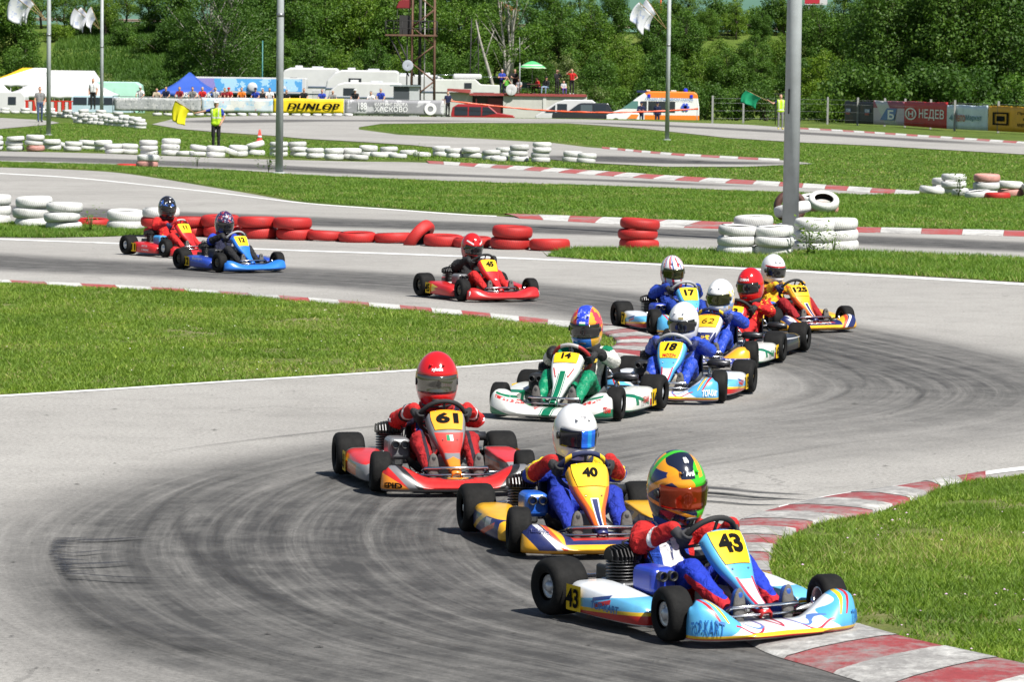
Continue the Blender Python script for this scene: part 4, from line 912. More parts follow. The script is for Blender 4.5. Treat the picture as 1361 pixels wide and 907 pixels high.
wh_red = gmat('wheel_grip_red', (.38, .37, .37), [('abs(y) > 0.075', (.35, .02, .02))], rough=.5)

h43 = hpaint('helmet_lime', (.05, .50, .02), [('y < -0.012+0.03*sin(z*40)', (.80, .33, .015)), ('y < -0.06+0.025*sin(z*50+1) and z < 0.09', NAVY), ('abs(z-0.02-0.6*(x-0.02)) < 0.016 and y < 0', (.80, .30, .015)), ('abs(y+0.01) < 0.045+0.015*sin(x*40) and z > 0.07', (.012, .016, .035)), ('abs(y-0.055) < 0.012 and z > 0.07', (.80, .33, .02)), ('x < -0.04', NAVY), ('abs(x+0.045-0.3*z) < 0.014', (.05, .48, .02)), ('z < -0.03 and y < 0.005+0.02*sin(z*60)', (.012, .02, .05)), ('abs(z+0.07+0.35*(y+0.05)) < 0.008 and y < 0.02', (.80, .32, .02)), ('z < -0.10', (.015, .04, .02))])
h40 = hpaint('helmet_white', (.78, .78, .78)); h61 = hpaint('helmet_red', (.58, .012, .014))
h14 = hpaint('helmet_red_blue_orange', (.55, .04, .03), [('n18 > 0.56', (.62, .30, .03)), ('y > 0.04', (.80, .36, .03)), ('y > 0.04 and n14 > 0.52', (.62, .05, .08)), ('abs(y) < 0.045 and z > 0.02', (.03, .06, .55)), ('z < -0.045', (.03, .16, .55)), ('z < -0.045 and y > 0.06', (.80, .40, .03)), ('z > 0.05 and abs(y) < 0.045 and n30 > 0.58', (.3, .35, .6))])
h17 = hpaint('helmet_union', (.74, .74, .74), [('abs(frac(atan2(y,x+0.03)*1.9+z*3)-0.5) < 0.13', (.55, .03, .05)), ('frac(atan2(y,x+0.03)*1.9+z*3+0.25) < 0.16 and z > 0.0', (.05, .08, .35)), ('n14 > 0.58', (.74, .74, .74))])
h12 = hpaint('helmet_violet', (.03, .025, .09), [('n24 > 0.54', (.30, .03, .05)), ('n30 > 0.58', (.6, .6, .65)), ('z < -0.03', (.02, .02, .025))])
h11 = hpaint('helmet_black_blue', (.018, .018, .022), [('n13 > 0.57', (.05, .14, .5)), ('n19 > 0.62', (.65, .67, .7)), ('z < -0.05', (.015, .015, .017))])
h125 = hpaint('helmet_white_red_band', (.78, .78, .78), [('abs(z-0.046) < 0.008 and x > 0.03', (.6, .02, .02))])
h45 = hpaint('helmet_red_wings', (.55, .015, .015), [('z < -0.07 and x > 0.08', BLK), ('abs(z-0.075-0.5*(abs(y)-0.07)) < 0.009 and abs(y) > 0.035 and x > 0.05', (.7, .7, .72))])
h62 = hpaint('helmet_white_chinflag', (.78, .78, .78), [('y > 0.07 and z < 0.03 and n25 > 0.48', (.25, .40, .65)), ('y > 0.08 and z < 0.06 and n30 > 0.52', (.75, .5, .1))])
brace = lambda n, c: gmat('brace_'+n, c, rough=.85, bump=.3, bs=60)
satin = dict(rough=.42, spec=.5, bump=1.0, bs=15)
P_W, P_K, P_Y, P_N = (gmat('patch_'+n, c, [('n60 > 0.56', q)], rough=.8, var=.1) for n, c, q in (('white', (.6, .6, .6), (.3, .05, .05)), ('black', (.02, .02, .02), (.5, .4, .05)), ('yellow', (.7, .48, .03), (.05, .05, .05)), ('navy', (.02, .03, .12), (.5, .5, .5))))
def trim(zip_m, arm_m, chest_m):
    L = [('zip', (.4, 0, .36), (-1, 0, 0), .014, .14, zip_m)]
    for s in (-1, 1): L += [('chest_patch', (.4, s*.075, .40), (-1, 0, 0), .06, .03, chest_m), ('sleeve_patch', (-.28, s*.7, .40), (0, -s, 0), .05, .035, arm_m), ('sleeve_patch', (-.2, s*.7, .36), (0, -s, 0), .04, .02, chest_m), ('knee_patch', (.12, s*.14, .8), (0, 0, -1), .05, .05, arm_m), ('shoulder_tab', (-.32, s*.12, .9), (0, 0, -1), .02, .07, zip_m)]
    return L
K = [
 dict(key='43', label='sky blue and white kart number 43 leading over the red kerb', num='43', F=(893, 855), side=-1, hd=(.52, -.854), steer=-.18, fairing='wing', rim='silver', framecol='silver', m_fair=topk_f, m_nass=topk_n, m_pod=topk_p, m_wheel=wh_blk, m_air=plast('air_blue', (.02, .05, .40)), num_h=.115, plate_s=(.12, .50), num_bold=.045,
      fair_text=[('TOP-KART', -.70, .42, .20, .05, T_BLUE, .012, .2), ('TOP-KART', .74, .42, .14, .045, T_BLUE, .012, .2)], pod_text=[('TOP-KART', .06, .115, .26, T_BLUE, .03, .2)], nass_text=[('TOP-KART', .085, .075, T_NAVY)],
      driver=dict(label='driver in red and blue suit with lime and orange helmet, foremost kart', helmet=dict(m=h43, visor=V_FIRE, text=[('88', 60, .04, T_WHT), ('Arai', 36, .05, T_WHT)]), m_brace=brace('blue', (.015, .07, .28)), voxel=.009, yaw=R(-8), tilt=R(10), roll=R(4), hk=1.25, dz=-.02,
        lean=0.07, sew=trim(P_N, P_K, P_W), suit=[cloth('suit43_torso', (.62, .62, .64), [('abs(y) > 0.10', RED), ('abs(abs(y)-0.085) < 0.022', (.02, .07, .42)), ('z < 0.24', (.03, .05, .36))]), cloth('suit43_arm', (.50, .02, .02), [('abs(z-0.39) < 0.018 and x < -0.2 and abs(y) > 0.2', (.02, .02, .02)), ('abs(z-0.39) < 0.008 and x < -0.2 and abs(y) > 0.2', (.7, .5, .03))]), cloth('suit43_forearm', (.50, .02, .02), [('abs(x+0.06) < 0.012', (.65, .65, .65))]), cloth('suit43_thigh', (.015, .04, .42), [('z < 0.20-0.25*(x-0.05)', (.48, .02, .02))]), cloth('suit43_shin', (.50, .02, .03), [('z > 0.30-0.4*(x-0.2)', (.015, .04, .42))])], m_glove=gmat('glove_grey', (.03, .03, .034), rough=.8), m_boot=gmat('boot_blue', (.02, .08, .35), rough=.5))),
 dict(key='40', label='amber and navy kart number 40 beside the leading kart', num='40', F=(689, 738), side=-1, hd=(.22, -.975), steer=-.15, fairing='bar', rim='silver', framecol='silver', m_fair=haas_f, m_nass=haas_n, m_pod=haas_p, m_wheel=wh_navy, m_air=plast('air_bright_blue', (.02, .12, .55)), plate_round=True, plate_s=(.10, .44), num_h=.072, num_ds=-.02, pod_plate=False, podnum='',
      fair_text=[('Haskovo', -.60, .72, .13, .022, T_NAVY, .02, .2)], 
      driver=dict(label='driver in blue and yellow suit with plain white helmet and blue mirror visor', helmet=dict(m=h40, visor=V_BLUE_REFL, text=[('Arai', 44, .05, st('ink_grey', (.2, .2, .22)))]), m_brace=brace('navy', (.012, .018, .06)), voxel=.009, yaw=R(6), tilt=R(8), dz=-.03,
        lean=0.05, sew=trim(P_K, P_Y, P_W), suit=[cloth('suit40_torso', (.02, .05, .38), [('abs(y) > 0.13 and z > 0.38', (.75, .55, .02))]), cloth('suit40_arm', (.02, .05, .38), [('z > 0.42', (.75, .55, .02))]), cloth('suit40_forearm', (.02, .05, .38), [('x > -0.13', (.42, .02, .02)), ('abs(x+0.13) < 0.016', (.75, .5, .02))]), cloth('suit40_leg', (.02, .04, .36)), cloth('suit40_leg', (.02, .04, .36))])),
 dict(key='61', ks=.97, label='red, orange and grey kart number 61', num='61', F=(505, 656), side=-1, hd=(.21, -.978), steer=-.12, fairing='bar', rim='dark', framecol='silver', m_fair=crg_f, m_nass=crg_n, m_pod=crg_p, m_wheel=wh_blk, m_air=pl_grey, m_plate=M_ORG, plate_round=True, plate_s=(.07, .42), num_h=.09, num_ds=-.035, num_w=.15,
      fair_text=[('EPID', -.66, .33, .14, .04, T_BLK, .04, 0)],
      driver=dict(label='driver in red suit with glossy red helmet, upright between two front karts', helmet=dict(m=h61, visor=V_SILVER, text=[('xylotile', 27, .075, T_WHT)]), m_brace=brace('red', (.33, .015, .015)), voxel=.009, yaw=R(-10), tilt=R(4), dz=-.015, hk=1.2,
        lean=0.04, sew=trim(P_K, P_W, P_N), suit=[cloth('suit61_torso', (.50, .022, .022), [('abs(abs(y)-0.085) < 0.02', (.02, .04, .2)), ('abs(y) < 0.05', (.05, .02, .025))]), cloth('suit61_arm', (.46, .02, .02), [('abs(y) < 0.185', (.03, .03, .06)), ('abs(z-0.40) < 0.012 and abs(y) > 0.2', (.65, .65, .7))]), cloth('suit61_fore', (.50, .022, .022), [('abs(x+0.01) < 0.01', (.65, .65, .65)), ('abs(x+0.035) < 0.01', BLK)]), cloth('suit61_leg', (.34, .015, .018), [('abs(abs(y)-0.15) < 0.012', (.03, .02, .03))]), cloth('suit61_leg', (.34, .015, .018))])),  # dark torso centre is shading painted into the suit between the straps
 dict(key='14', ks=.97, label='white kart number 14 with green stripes and dirty nose', num='14', F=(818, 560), side=1, hd=(-.30, -.954), steer=.1, fairing='wing', rim='silver', framecol='green', m_fair=tony_f, m_nass=tony_n, m_pod=tony_p, m_wheel=wh_red, m_air=M_BLACK, plate_s=(.10, .34), num_h=.07, num_ds=-.09,
      fair_text=[('TEAM', .78, .42, .09, .03, T_RED, .03, .1)], pod_text=[('TEAM', .03, .13, .17, T_RED, .03, .1)],
      driver=dict(label='driver in green and white suit with red, blue and orange helmet', helmet=dict(m=h14, visor=V_DARK, patch=[(0, 20, .05, .012, T_WHT), (0, 15.5, .05, .010, T_GRN), (0, 12, .05, .008, T_RED)]), m_brace=brace('black', (.015, .015, .016)), voxel=.010, yaw=R(4), tilt=R(8), dz=.01,
        lean=0.00, sew=trim(P_K, P_W, P_Y), suit=[cloth('suit14_torso', (.62, .62, .58), [('abs(y) < 0.10', (.02, .02, .022))]), cloth('suit14_arm', (.0, .17, .08), [('abs(y) > 0.225', (.58, .58, .54))]), cloth('suit14_fore', (.56, .56, .52), [('abs(y) < 0.2', (.0, .17, .08)), ('x > -0.02', (.02, .02, .02))]), cloth('suit14_leg', (.0, .22, .10), **satin), cloth('suit14_leg', (.0, .22, .10), **satin)])),
 dict(key='18', label='sky blue kart number 18 with gold wheel rims', num='18', F=(955.6, 536), side=1, hd=(-.24, -.971), steer=.1, fairing='wing', rim='gold', framecol='blue', m_fair=topk_f, m_nass=topk_n, m_pod=topk_p, m_wheel=wh_grey, m_air=M_BLACK, num_h=.09, num_sh=.25, num_bold=.045, num_ds=-.03, nass_text=[('MOZIN', .43, .13, T_RED), ('TOP-KART', .075, .06, T_NAVY)],
      fair_text=[('TOP-KART', .70, .42, .17, .04, T_WHT, .03, .2)], pod_text=[('GRUN', .04, .14, .17, T_RED, .03, .1)],
      driver=dict(label='driver in shiny blue suit with white helmet behind the green driver', helmet=dict(m=h40, visor=V_DARK, patch=[(10, 22, .045, .016, st('ink_gold', (.3, .25, .1))), (0, 9, .09, .012, T_NAVY)]), m_brace=brace('suitblue', (.02, .05, .33)), voxel=.012, yaw=R(-6), tilt=R(12), dz=-.02,
        sew=trim(P_N, P_W, P_Y), suit=[cloth('suit_satin_blue', (.018, .06, .45), **satin)]*5, m_glove=gmat('glove_navy', (.015, .02, .08), rough=.7))),
 dict(key='62', label='kart number 62 with white edged panel, orange and blue fairing', num='62', F=(998, 492), side=1, hd=(-.265, -.964), steer=.1, fairing='wing', rim='silver', framecol='blue', m_fair=mix_f, m_nass=mix_n, m_pod=tony_p, m_wheel=wh_navy, m_air=M_BLACK, plate_round=True, plate_s=(.06, .42), m_plate=plast('plate_amber', (.80, .45, .015)), num_h=.06, num_w=.12, num_bold=-.012, num_sh=.2, podnum='48', nass_text=[('LEN LEVIN', .12, .14, T_RED)], pod_text=[('TEAM', .03, .13, .17, T_GRN, .03, .1)],
      driver=dict(label='driver in blue suit with scuffed white helmet and red chin flag', helmet=dict(m=h62, visor=V_GREEN, patch=[(0, -38, .06, .03, T_RED)]), m_brace=brace('suitblue', (.02, .05, .33)), voxel=.012, yaw=R(-10), tilt=R(8), dz=-.01,
        sew=trim(P_N, P_Y, P_W), suit=[cloth('suit_satin_blue', (.018, .06, .45), **satin)]*5, m_glove=gmat('glove_navy', (.015, .02, .08), rough=.7))),
 dict(key='48', label='black podded kart tucked behind the two blue suited drivers', num='33', anchor=(-WB, .52), F=(1062, 468), side=1, hd=(-.30, -.95), fairing='wing', rim='silver', framecol='dark', m_fair=pl_blk, m_nass=pl_red, m_pod=pl_blk, m_wheel=wh_blk, m_air=M_BLACK, pod_plate=False, podnum='',
      driver=dict(label='driver in red suit with yellow lettering and red helmet', helmet=dict(m=h61, visor=V_DARK, text=[('QUMAN', 26, .11, T_WHT)]), m_brace=brace('black', (.015, .015, .016)), voxel=.012, yaw=R(-12), tilt=R(10), dz=.03,
        lean=0.04, sew=trim(P_K, P_Y, P_Y), suit=[cloth('suit48', (.58, .02, .02), [('n16 > 0.60', (.75, .5, .03))])]*3+[cloth('suit_red', (.50, .02, .02))]*2)),
 dict(key='17', label='sky blue kart number 17 nearest the hairpin apex', num='17', F=(869.4, 445), side=-1, hd=(.29, -.957), steer=-.1, fairing='wing', rim='dark', framecol='yellow', m_fair=topk_f, m_nass=topk_n, m_pod=topk_p, m_wheel=wh_grey, m_air=plast('air_blue', (.02, .05, .40)), m_guard=pl_red, num_h=.085, num_w=.12,
      driver=dict(label='driver in dark blue suit with white helmet patterned red and blue', helmet=dict(m=h17, visor=V_GREEN), m_brace=brace('darkred', (.22, .015, .015)), voxel=.012, yaw=R(-4), tilt=R(8), dz=-.01,
        sew=trim(P_K, P_W, P_W), suit=[cloth('suit17', (.015, .045, .30))]*5)),
 dict(key='125', label='yellow and orange kart number 125 at the rear of the hairpin group', num='125', F=(1122.7, 439.6), side=1, hd=(.47, -.88), steer=-.1, fairing='bar', rim='dark', framecol='silver', m_fair=haas_f, m_nass=haas_n, m_pod=haas_p, m_wheel=wh_blk, m_air=plast('air_bright_blue', (.02, .12, .55)), plate_round=True, plate_s=(.08, .42), m_plate=plast('plate_amber', (.80, .45, .015)), num_h=.075, num_w=.18, num_ds=-.03, pod_plate=False, podnum='',
      fair_text=[('KART', 0, .78, .13, .02, T_WHT, .03, 0)],
      driver=dict(label='driver in yellow and red suit with white helmet banded red', helmet=dict(m=h125, visor=V_DARK, text=[('Arai', 36, .05, st('ink_grey', (.2, .2, .22)))]), m_brace=brace('black', (.015, .015, .016)), voxel=.012, yaw=R(-4), tilt=R(8), dz=-.01,
        suit=[cloth('suit125', (.72, .42, .02), [('n14 > 0.55', (.5, .03, .02))])]*3+[cloth('suit_darkred', (.30, .015, .02))]*2, m_glove=gmat('glove_navy', (.015, .02, .08), rough=.7))),
 dict(key='45', ks=.94, label='all red kart number 45 alone on the far straight', num='45', F=(614.5, 401), side=-1, hd=(.466, -.885), steer=-.05, fairing='flat', rim='dark', framecol='yellow', m_fair=pl_red, m_nass=pl_red, m_pod=pod45, m_wheel=wh_blk, m_air=pl_grey, m_guard=pl_red, num_h=.085, plate_s=(.14, .48), num_sh=.15,
      fair_text=[('P', -.82, .55, .035, .05, T_WHT, .05, 0), ('P', .82, .55, .03, .05, T_WHT, .05, 0)], nass_text=[('BIREL', .72, .07, T_WHT)],
      driver=dict(label='driver in black and red suit with red helmet on the far straight', helmet=dict(m=h45, visor=V_DARK), m_brace=brace('black', (.015, .015, .016)), voxel=.013, yaw=R(-4), tilt=R(12), dz=-.03,
        lean=0.05, suit=[cloth('suit_black', (.02, .02, .022))]*3+[cloth('suit_red', (.50, .02, .02))]*2)),
 dict(key='12', label='plain bright blue kart number 12 by the red tyres', num='12', F=(291.7, 362.6), side=-1, hd=(.57, -.822), steer=-.05, fairing='flat', rim='dark', framecol='dark', m_fair=pl_blue, m_nass=pl_blue, m_pod=pl_dblue, m_wheel=wh_grey, m_air=M_DARK, num_h=.085, pod_text=[('Motorsport', .06, .17, .28, T_WHT, .02, 0)],
      driver=dict(label='driver in dark suit with violet patterned helmet by the red tyres', helmet=dict(m=h12, visor=V_DARK), m_brace=brace('darkred', (.22, .015, .015)), voxel=.013, yaw=R(-6), tilt=R(14), dz=.0,
        lean=0.05, suit=[cloth('suit12', (.02, .022, .05), [('z > 0.42', (.03, .08, .5))]), cloth('suit12_arm', (.025, .06, .45)), cloth('suit_black', (.02, .02, .022)), cloth('suit_black', (.02, .02, .022)), cloth('suit_black', (.02, .02, .022))])),
 dict(key='11', label='red kart number 11 furthest back on the left', num='11', F=(220, 342.6), side=-1, hd=(.62, -.785), steer=-.05, fairing='flat', rim='silver', framecol='dark', m_fair=pl_red, m_nass=pl_red, m_pod=pl_red, m_wheel=wh_red, m_air=pl_lblue, num_h=.08, pod_text=[('HECTOR', .08, .155, .17, T_WHT, .03, 0), ('V. RACING', .09, .095, .2, T_WHT, .02, 0)],
      driver=dict(label='driver in plain red suit with black and blue helmet, furthest back', helmet=dict(m=h11, visor=V_DARK, patch=[(0, 9, .1, .012, T_WHT)]), m_brace=brace('black', (.015, .015, .016)), voxel=.013, yaw=R(-8), tilt=R(10), dz=.07,
        lean=0.05, suit=[cloth('suit_red11', (.52, .02, .02), [('n20 > 0.66', (.7, .5, .03))])]*3+[cloth('suit_red', (.50, .02, .02))]*2, m_glove=gmat('glove_navy', (.015, .02, .08), rough=.7))),
]
for c in K:
    rz = math.atan2(c['hd'][1], c['hd'][0]); g = G(*c['F']); lx, ly = c.get('anchor', (WB, c['side']*.475)); KS = c.get('ks', KS0)
    o = Vector((g.x-KS*(lx*math.cos(rz)-ly*math.sin(rz)), g.y-KS*(lx*math.sin(rz)+ly*math.cos(rz)), .008))
    k = build_kart(c); k.location = o; k.rotation_euler = (0, 0, rz); k.scale = (KS,)*3
    d = build_driver(c['driver'], c['driver']['label']); d.location = o; d.rotation_euler = (0, 0, rz); d.scale = (KS,)*3
# ================================================================ tyre barriers
def M_tpaint(name, col, dark=.35):
    m = bpy.data.materials.new(name); t = NT(m); oi = t.new('ShaderNodeObjectInfo')
    mp = t.new('ShaderNodeVectorMath', operation='ADD'); tc = t.new('ShaderNodeTexCoord'); cb = t.new('ShaderNodeCombineXYZ')
    rr = t.math('MULTIPLY', oi.outputs['Random'], 37.); t.l.new(rr, cb.inputs[0]); t.l.new(rr, cb.inputs[2]); t.l.new(tc.outputs['Object'], mp.inputs[0]); t.l.new(cb.outputs[0], mp.inputs[1])
    f = t.noise(5., 7, .72, mp.outputs[0]); k = t.ramp(f, [(.44, (0,)*3), (.60, (dark*.45,)*3), (.68, (dark,)*3), (.76, (1,)*3)])
    c = t.mix(k, col, (.045, .04, .036)); v = t.math('MULTIPLY_ADD', oi.outputs['Random'], .22, .82); cb2 = t.new('ShaderNodeCombineColor')
    for i in range(3): t.l.new(v, cb2.inputs[i])
    c = t.mix(1., c, cb2.outputs[0], 'MULTIPLY'); t.base(c); t.b.inputs['Roughness'].default_value = .62
    sx = t.new('ShaderNodeSeparateXYZ'); t.l.new(tc.outputs['Object'], sx.inputs[0]); an = t.math('ARCTAN2', sx.outputs[1], sx.outputs[0])
    tr = t.math('SINE', t.math('MULTIPLY_ADD', an, 58., t.math('MULTIPLY', sx.outputs[2], 60.))); tr = t.math('GREATER_THAN', tr, .55)
    edge = t.math('MULTIPLY', tr, .3); c = t.mix(edge, c, (.03, .028, .026)); t.base(c)
    t.bump(t.math('SUBTRACT', f, t.math('MULTIPLY', tr, .35)), .5, .012); return m
TP = {'w': M_tpaint('tyre_white_paint', (.72, .72, .70)), 'r': M_tpaint('tyre_red_paint', (.52, .016, .014)), 'q': M_tpaint('tyre_white_red_paint', (.62, .30, .26), .6), 'd': M_tpaint('tyre_bare', (.10, .04, .03), .9)}
M_TIN = gmat('tyre_inside', (.03, .027, .025), rough=.9, var=.4)
def car_tyre_mesh(var):
    r, w = (.31, .185) if var == 0 else (.30, .165); h = w/2; ri = .19
    pr = [(ri, h*.72), (ri+.02, h*.93), (ri+.06, h*1.0), (r-.055, h*.985), (r-.024, h*.88), (r-.008, h*.66)]
    pr += [(r, h*.35), (r+.002, 0), (r, -h*.35)]
    pr += [(r-.008, -h*.66), (r-.024, -h*.88), (r-.055, -h*.985), (ri+.06, -h), (ri+.02, -h*.93), (ri, -h*.72)]
    n0 = len(pr); mb = MB(); mb.lathe(pr, 28, 'Z', (0, 0, h), 0)
    mb.lathe([(ri, -h*.72), (ri+.05, -h*.85), (r-.04, -h*.7), (r-.03, 0), (r-.04, h*.7), (ri+.05, h*.85), (ri, h*.72)], 28, 'Z', (0, 0, h), 1)
    me = mb.mesh('old_tyre'); me.materials.append(TP['w']); me.materials.append(M_TIN)
    return me, w, r
TYM = [car_tyre_mesh(0), car_tyre_mesh(1)]
ORD = ['first', 'second', 'third', 'fourth', 'fifth', 'sixth', 'seventh', 'eighth', 'ninth', 'tenth', 'eleventh', 'twelfth', 'thirteenth', 'fourteenth', 'fifteenth', 'sixteenth', 'seventeenth', 'eighteenth', 'nineteenth', 'twentieth']
def ordw(i): return ORD[i] if i < 20 else {0: 'twentieth', 1: 'thirtieth', 2: 'fortieth'}.get((i-19)//10, 'last') if (i+1) % 10 == 0 else {2: 'twenty', 3: 'thirty', 4: 'forty'}[(i+1)//10]+'-'+ORD[(i+1) % 10-1]
CN = {'w': 'white', 'r': 'red', 'q': 'red and white', 'd': 'rusty brown'}
def one_tyre(P, col, label, group, rot=(0, 0, 0), var=0, zs=1.):
    me, w, r = TYM[var]; o = bpy.data.objects.new('old_tyre', me); COL.objects.link(o); o.material_slots[0].link = 'OBJECT'; o.material_slots[0].material = TP[col]
    o.location = P; o.rotation_euler = rot; o.scale = (1, 1, zs); return tag(o, label, 'tyre', group)
rt = random.Random(3)
def stacks(row, where, group, zs=1., jit=.035):
    row = sorted(row, key=lambda s: s[0])
    for i, s in enumerate(row):
        px, py, cols = s[:3]; g = G(px, py); var = rt.randint(0, 1); z = .0; tilt = s[3] if len(s) > 3 else 0
        for k, c in enumerate(cols):
            lev = 'alone' if len(cols) == 1 else ('top' if k == len(cols)-1 else 'bottom' if k == 0 else 'middle' if len(cols) == 3 else ['', 'second', 'third'][k])
            lab = ('' if lev == 'alone' else lev+' ')+f"{CN[c]} tyre, {ordw(i)} pile from left {where}"
            t = R(tilt) if k == len(cols)-1 else 0
            P = (g.x+rt.uniform(-jit, jit), g.y+.31+rt.uniform(-jit, jit), z+(math.sin(abs(t))*.28))
            one_tyre(P, c, lab, group, (R(rt.uniform(-3, 3)), t+R(rt.uniform(-3, 3)), rt.uniform(0, 6)) if not t else (R(rt.uniform(-6, 6)), t, 0), var, zs); z += TYM[var][1]*zs*.985
near = [(-14, 301, 'www'), (40, 304.5, 'www'), (82, 308, 'www'), (119, 304, 'r'), (163, 308.5, 'ww'), (211, 316, 'rrw'), (252, 315, 'rr'), (291, 316.5, 'rr'), (341, 318.5, 'rr'), (389, 320, 'rr'), (430, 321, 'r'), (473, 323, 'r'), (520, 324, 'r'), (590, 328.5, 'r'), (627, 330, 'r'), (678, 332.5, 'rr'), (732, 334.5, 'r')]
stacks(near, 'of the near barrier', 'near tyre barrier', .97)
stacks([(849, 332.5, 'rrr')], 'standing alone on the right verge', 'lone red tyre stack', .86, .02)
g = G(566, 327); one_tyre((g.x-.05, g.y+.30, .06), 'r', 'red tyre leaning steeply against its neighbour in the near barrier', 'near tyre barrier', (R(-15), R(-52), 0))
pole_ring = [(980, 341, 'www'), (1002, 331, 'www'), (1032, 342, 'www'), (1056, 322, 'ww'), (1085, 336, 'www'), (1116, 334.5, 'www')]
stacks(pole_ring, 'around the thick lamp pole', 'tyres round the lamp pole', .93)
g = G(1056, 320); one_tyre((g.x, g.y+.3, .42), 'w', 'white tyre tipped sideways behind the thick lamp pole', 'tyres round the lamp pole', (R(-6), R(-12), 0))
g = G(1048, 296); one_tyre((g.x, g.y, .30), 'd', 'rusty brown tyre standing behind the thick lamp pole', 'tyres round the lamp pole', (R(90), 0, R(10)))
g = G(1095, 284); one_tyre((g.x, g.y+.2, .0), 'q', 'flat chipped tyre under the tilted white tyre beyond the lamp pole', 'tyres beyond the lamp pole'); one_tyre((g.x-.02, g.y-.02, .17), 'w', 'white tyre tilted towards the viewer beyond the lamp pole', 'tyres beyond the lamp pole', (R(30), R(4), 0)); one_tyre((g.x-.12, g.y+.75, .16), 'w', 'white tyre half hidden behind the tilted one beyond the lamp pole', 'tyres beyond the lamp pole', (R(9), 0, 0))
rightp = [(1240, 260, 'w', 8), (1255, 257, 'ww'), (1272, 259, 'www'), (1287, 262, 'w'), (1313, 263, 'wwq'), (1300, 265, 'w', -6), (1346, 262, 'qw'), (1378, 263, 'qw'), (1328, 266, 'r')]
stacks(rightp, 'on the right hand grass', 'tyre heap on the right', 1., .05)
wall = [(-10, 200, 'www'), (18, 200.5, 'www'), (44, 201, 'qww'), (68, 199.5, 'ww'), (83, 199, 'w', 14), (96, 201, 'ww'), (114, 199, 'ww'), (136, 201, 'ww'), (150, 204.5, 'ww'), (171, 204.5, 'ww'), (197, 206.5, 'www'), (225, 207, 'www'), (245, 207.5, 'w'), (264, 208.5, 'ww', 8), (286, 209.5, 'ww'), (302, 209, 'w', 20), (316, 208.5, 'ww'), (338, 207, 'ww', -16),
        (370, 208.5, 'www'), (395.5, 208.5, 'www'), (418.5, 210.5, 'ww'), (444, 212.5, 'ww'), (466, 212.5, 'ww'), (476, 213, 'w'), (490, 208.5, 'ww'), (502, 209.5, 'w'), (517, 208.5, 'ww'), (527, 211, 'w'), (543, 207, 'w'), (559, 209, 'w'), (586, 209, 'ww'), (603, 210.5, 'ww'), (626, 211, 'ww'), (652, 213, 'ww'), (665, 215, 'w'), (672, 209, 'ww'), (690, 215.5, 'www'), (719, 216.5, 'wwww'), (761, 216.5, 'ww'), (779, 217.5, 'ww')]
stacks(wall, 'of the long infield wall', 'white tyre wall across the infield', 1., .04)
g = G(194, 223); one_tyre((g.x, g.y+.3, 0), 'q', 'flat red tyre under the lone white one on the loop', 'tyres lying on the loop'); one_tyre((g.x+.03, g.y+.3, .18), 'w', 'lone white tyre on the edge of the loop', 'tyres lying on the loop'); g = G(168, 221.5); one_tyre((g.x, g.y+.2, -.11), 'r', 'red tyre sunk in the grass by the loop', 'tyres lying on the loop')
end = [(102+i*6.9, 163.5+i*.62, 'www' if i % 4 else 'ww') for i in range(12)]+[(185, 171.3, 'www')]
stacks(end, 'of the heap under the far left pole', 'far left tyre heap', 1., .06)
back = [(66+i*7.4, 155.5+.35*i, 'ww' if i % 3 else 'www') for i in range(14)]
stacks(back, 'behind the far left heap', 'far left tyre heap, back row', 1., .08)
stacks([(-6+i*12.5, 150.5+.1*i, 'ww' if i % 2 else 'w') for i in range(6)], 'in front of the white tents', 'tyres by the white tents', 1., .06)
stacks([(208+i*14.2, 153.8+.03*i, 'w') for i in range(19)], 'at the foot of the banner fence', 'tyres under the banner fence', 1., .06)
# ================================================================ poles, flags, marshals, spectators
M_POLE = gmat('pole_grey', (.40, .43, .44), rough=.5, metal=.0, var=.18, vs=2.5, dirt=.12)
M_WOOD = gmat('stick_wood', (.42, .30, .14), rough=.7); M_FLAGW = gmat('flag_white', (.68, .69, .74), [('n4 > 0.60', (.45, .5, .68))], rough=.8, var=.05)
VSTRAP = gmat('steel_strap', (.25, .26, .27), rough=.4, metal=.6)
def pole(px, py, dia, h, label, bands=True):
    g = G(px, py); o = empty('lamp_pole', g, label=label, cat='pole', group='tall steel poles by the track')
    MB().tube([(0, 0, -.1), (0, 0, h*.5), (0, 0, h)], [dia/2, dia*.45, dia*.40], 24).build('shaft', M_POLE, o)
    MB().lathe([(dia*.52, 0), (dia*.9, 0), (dia*.9, .03), (dia*.56, .05)], 20).build('base_plate', M_POLE, o)
    MB().box(-dia*.30, -dia*.24, -dia*.46, -dia*.38, 2.1, 2.5).build('notice_strip', M_DIGIT, o)
    MB().lathe([(dia*.46, h*.5-.05), (dia*.475, h*.5-.05), (dia*.475, h*.5+.05), (dia*.455, h*.5+.05)], 24).build('clamp_band', VSTRAP, o)
    return o, g
pole(1050, 322, .27, 8.5, 'thickest grey pole rising from the ring of white tyres')
pole(371, 231, .21, 8.5, 'grey pole on the grass left of the middle')
_, gA = pole(64.5, 180, .20, 8.5, 'grey pole at far left carrying a bunch of white flags'); _, gB = pole(135, 158, .22, 8.5, 'grey pole above the white tyre heap, with three flags'); _, gC = pole(886.5, 186.5, .20, 8.5, 'slim grey pole with two flags in front of the ambulance')
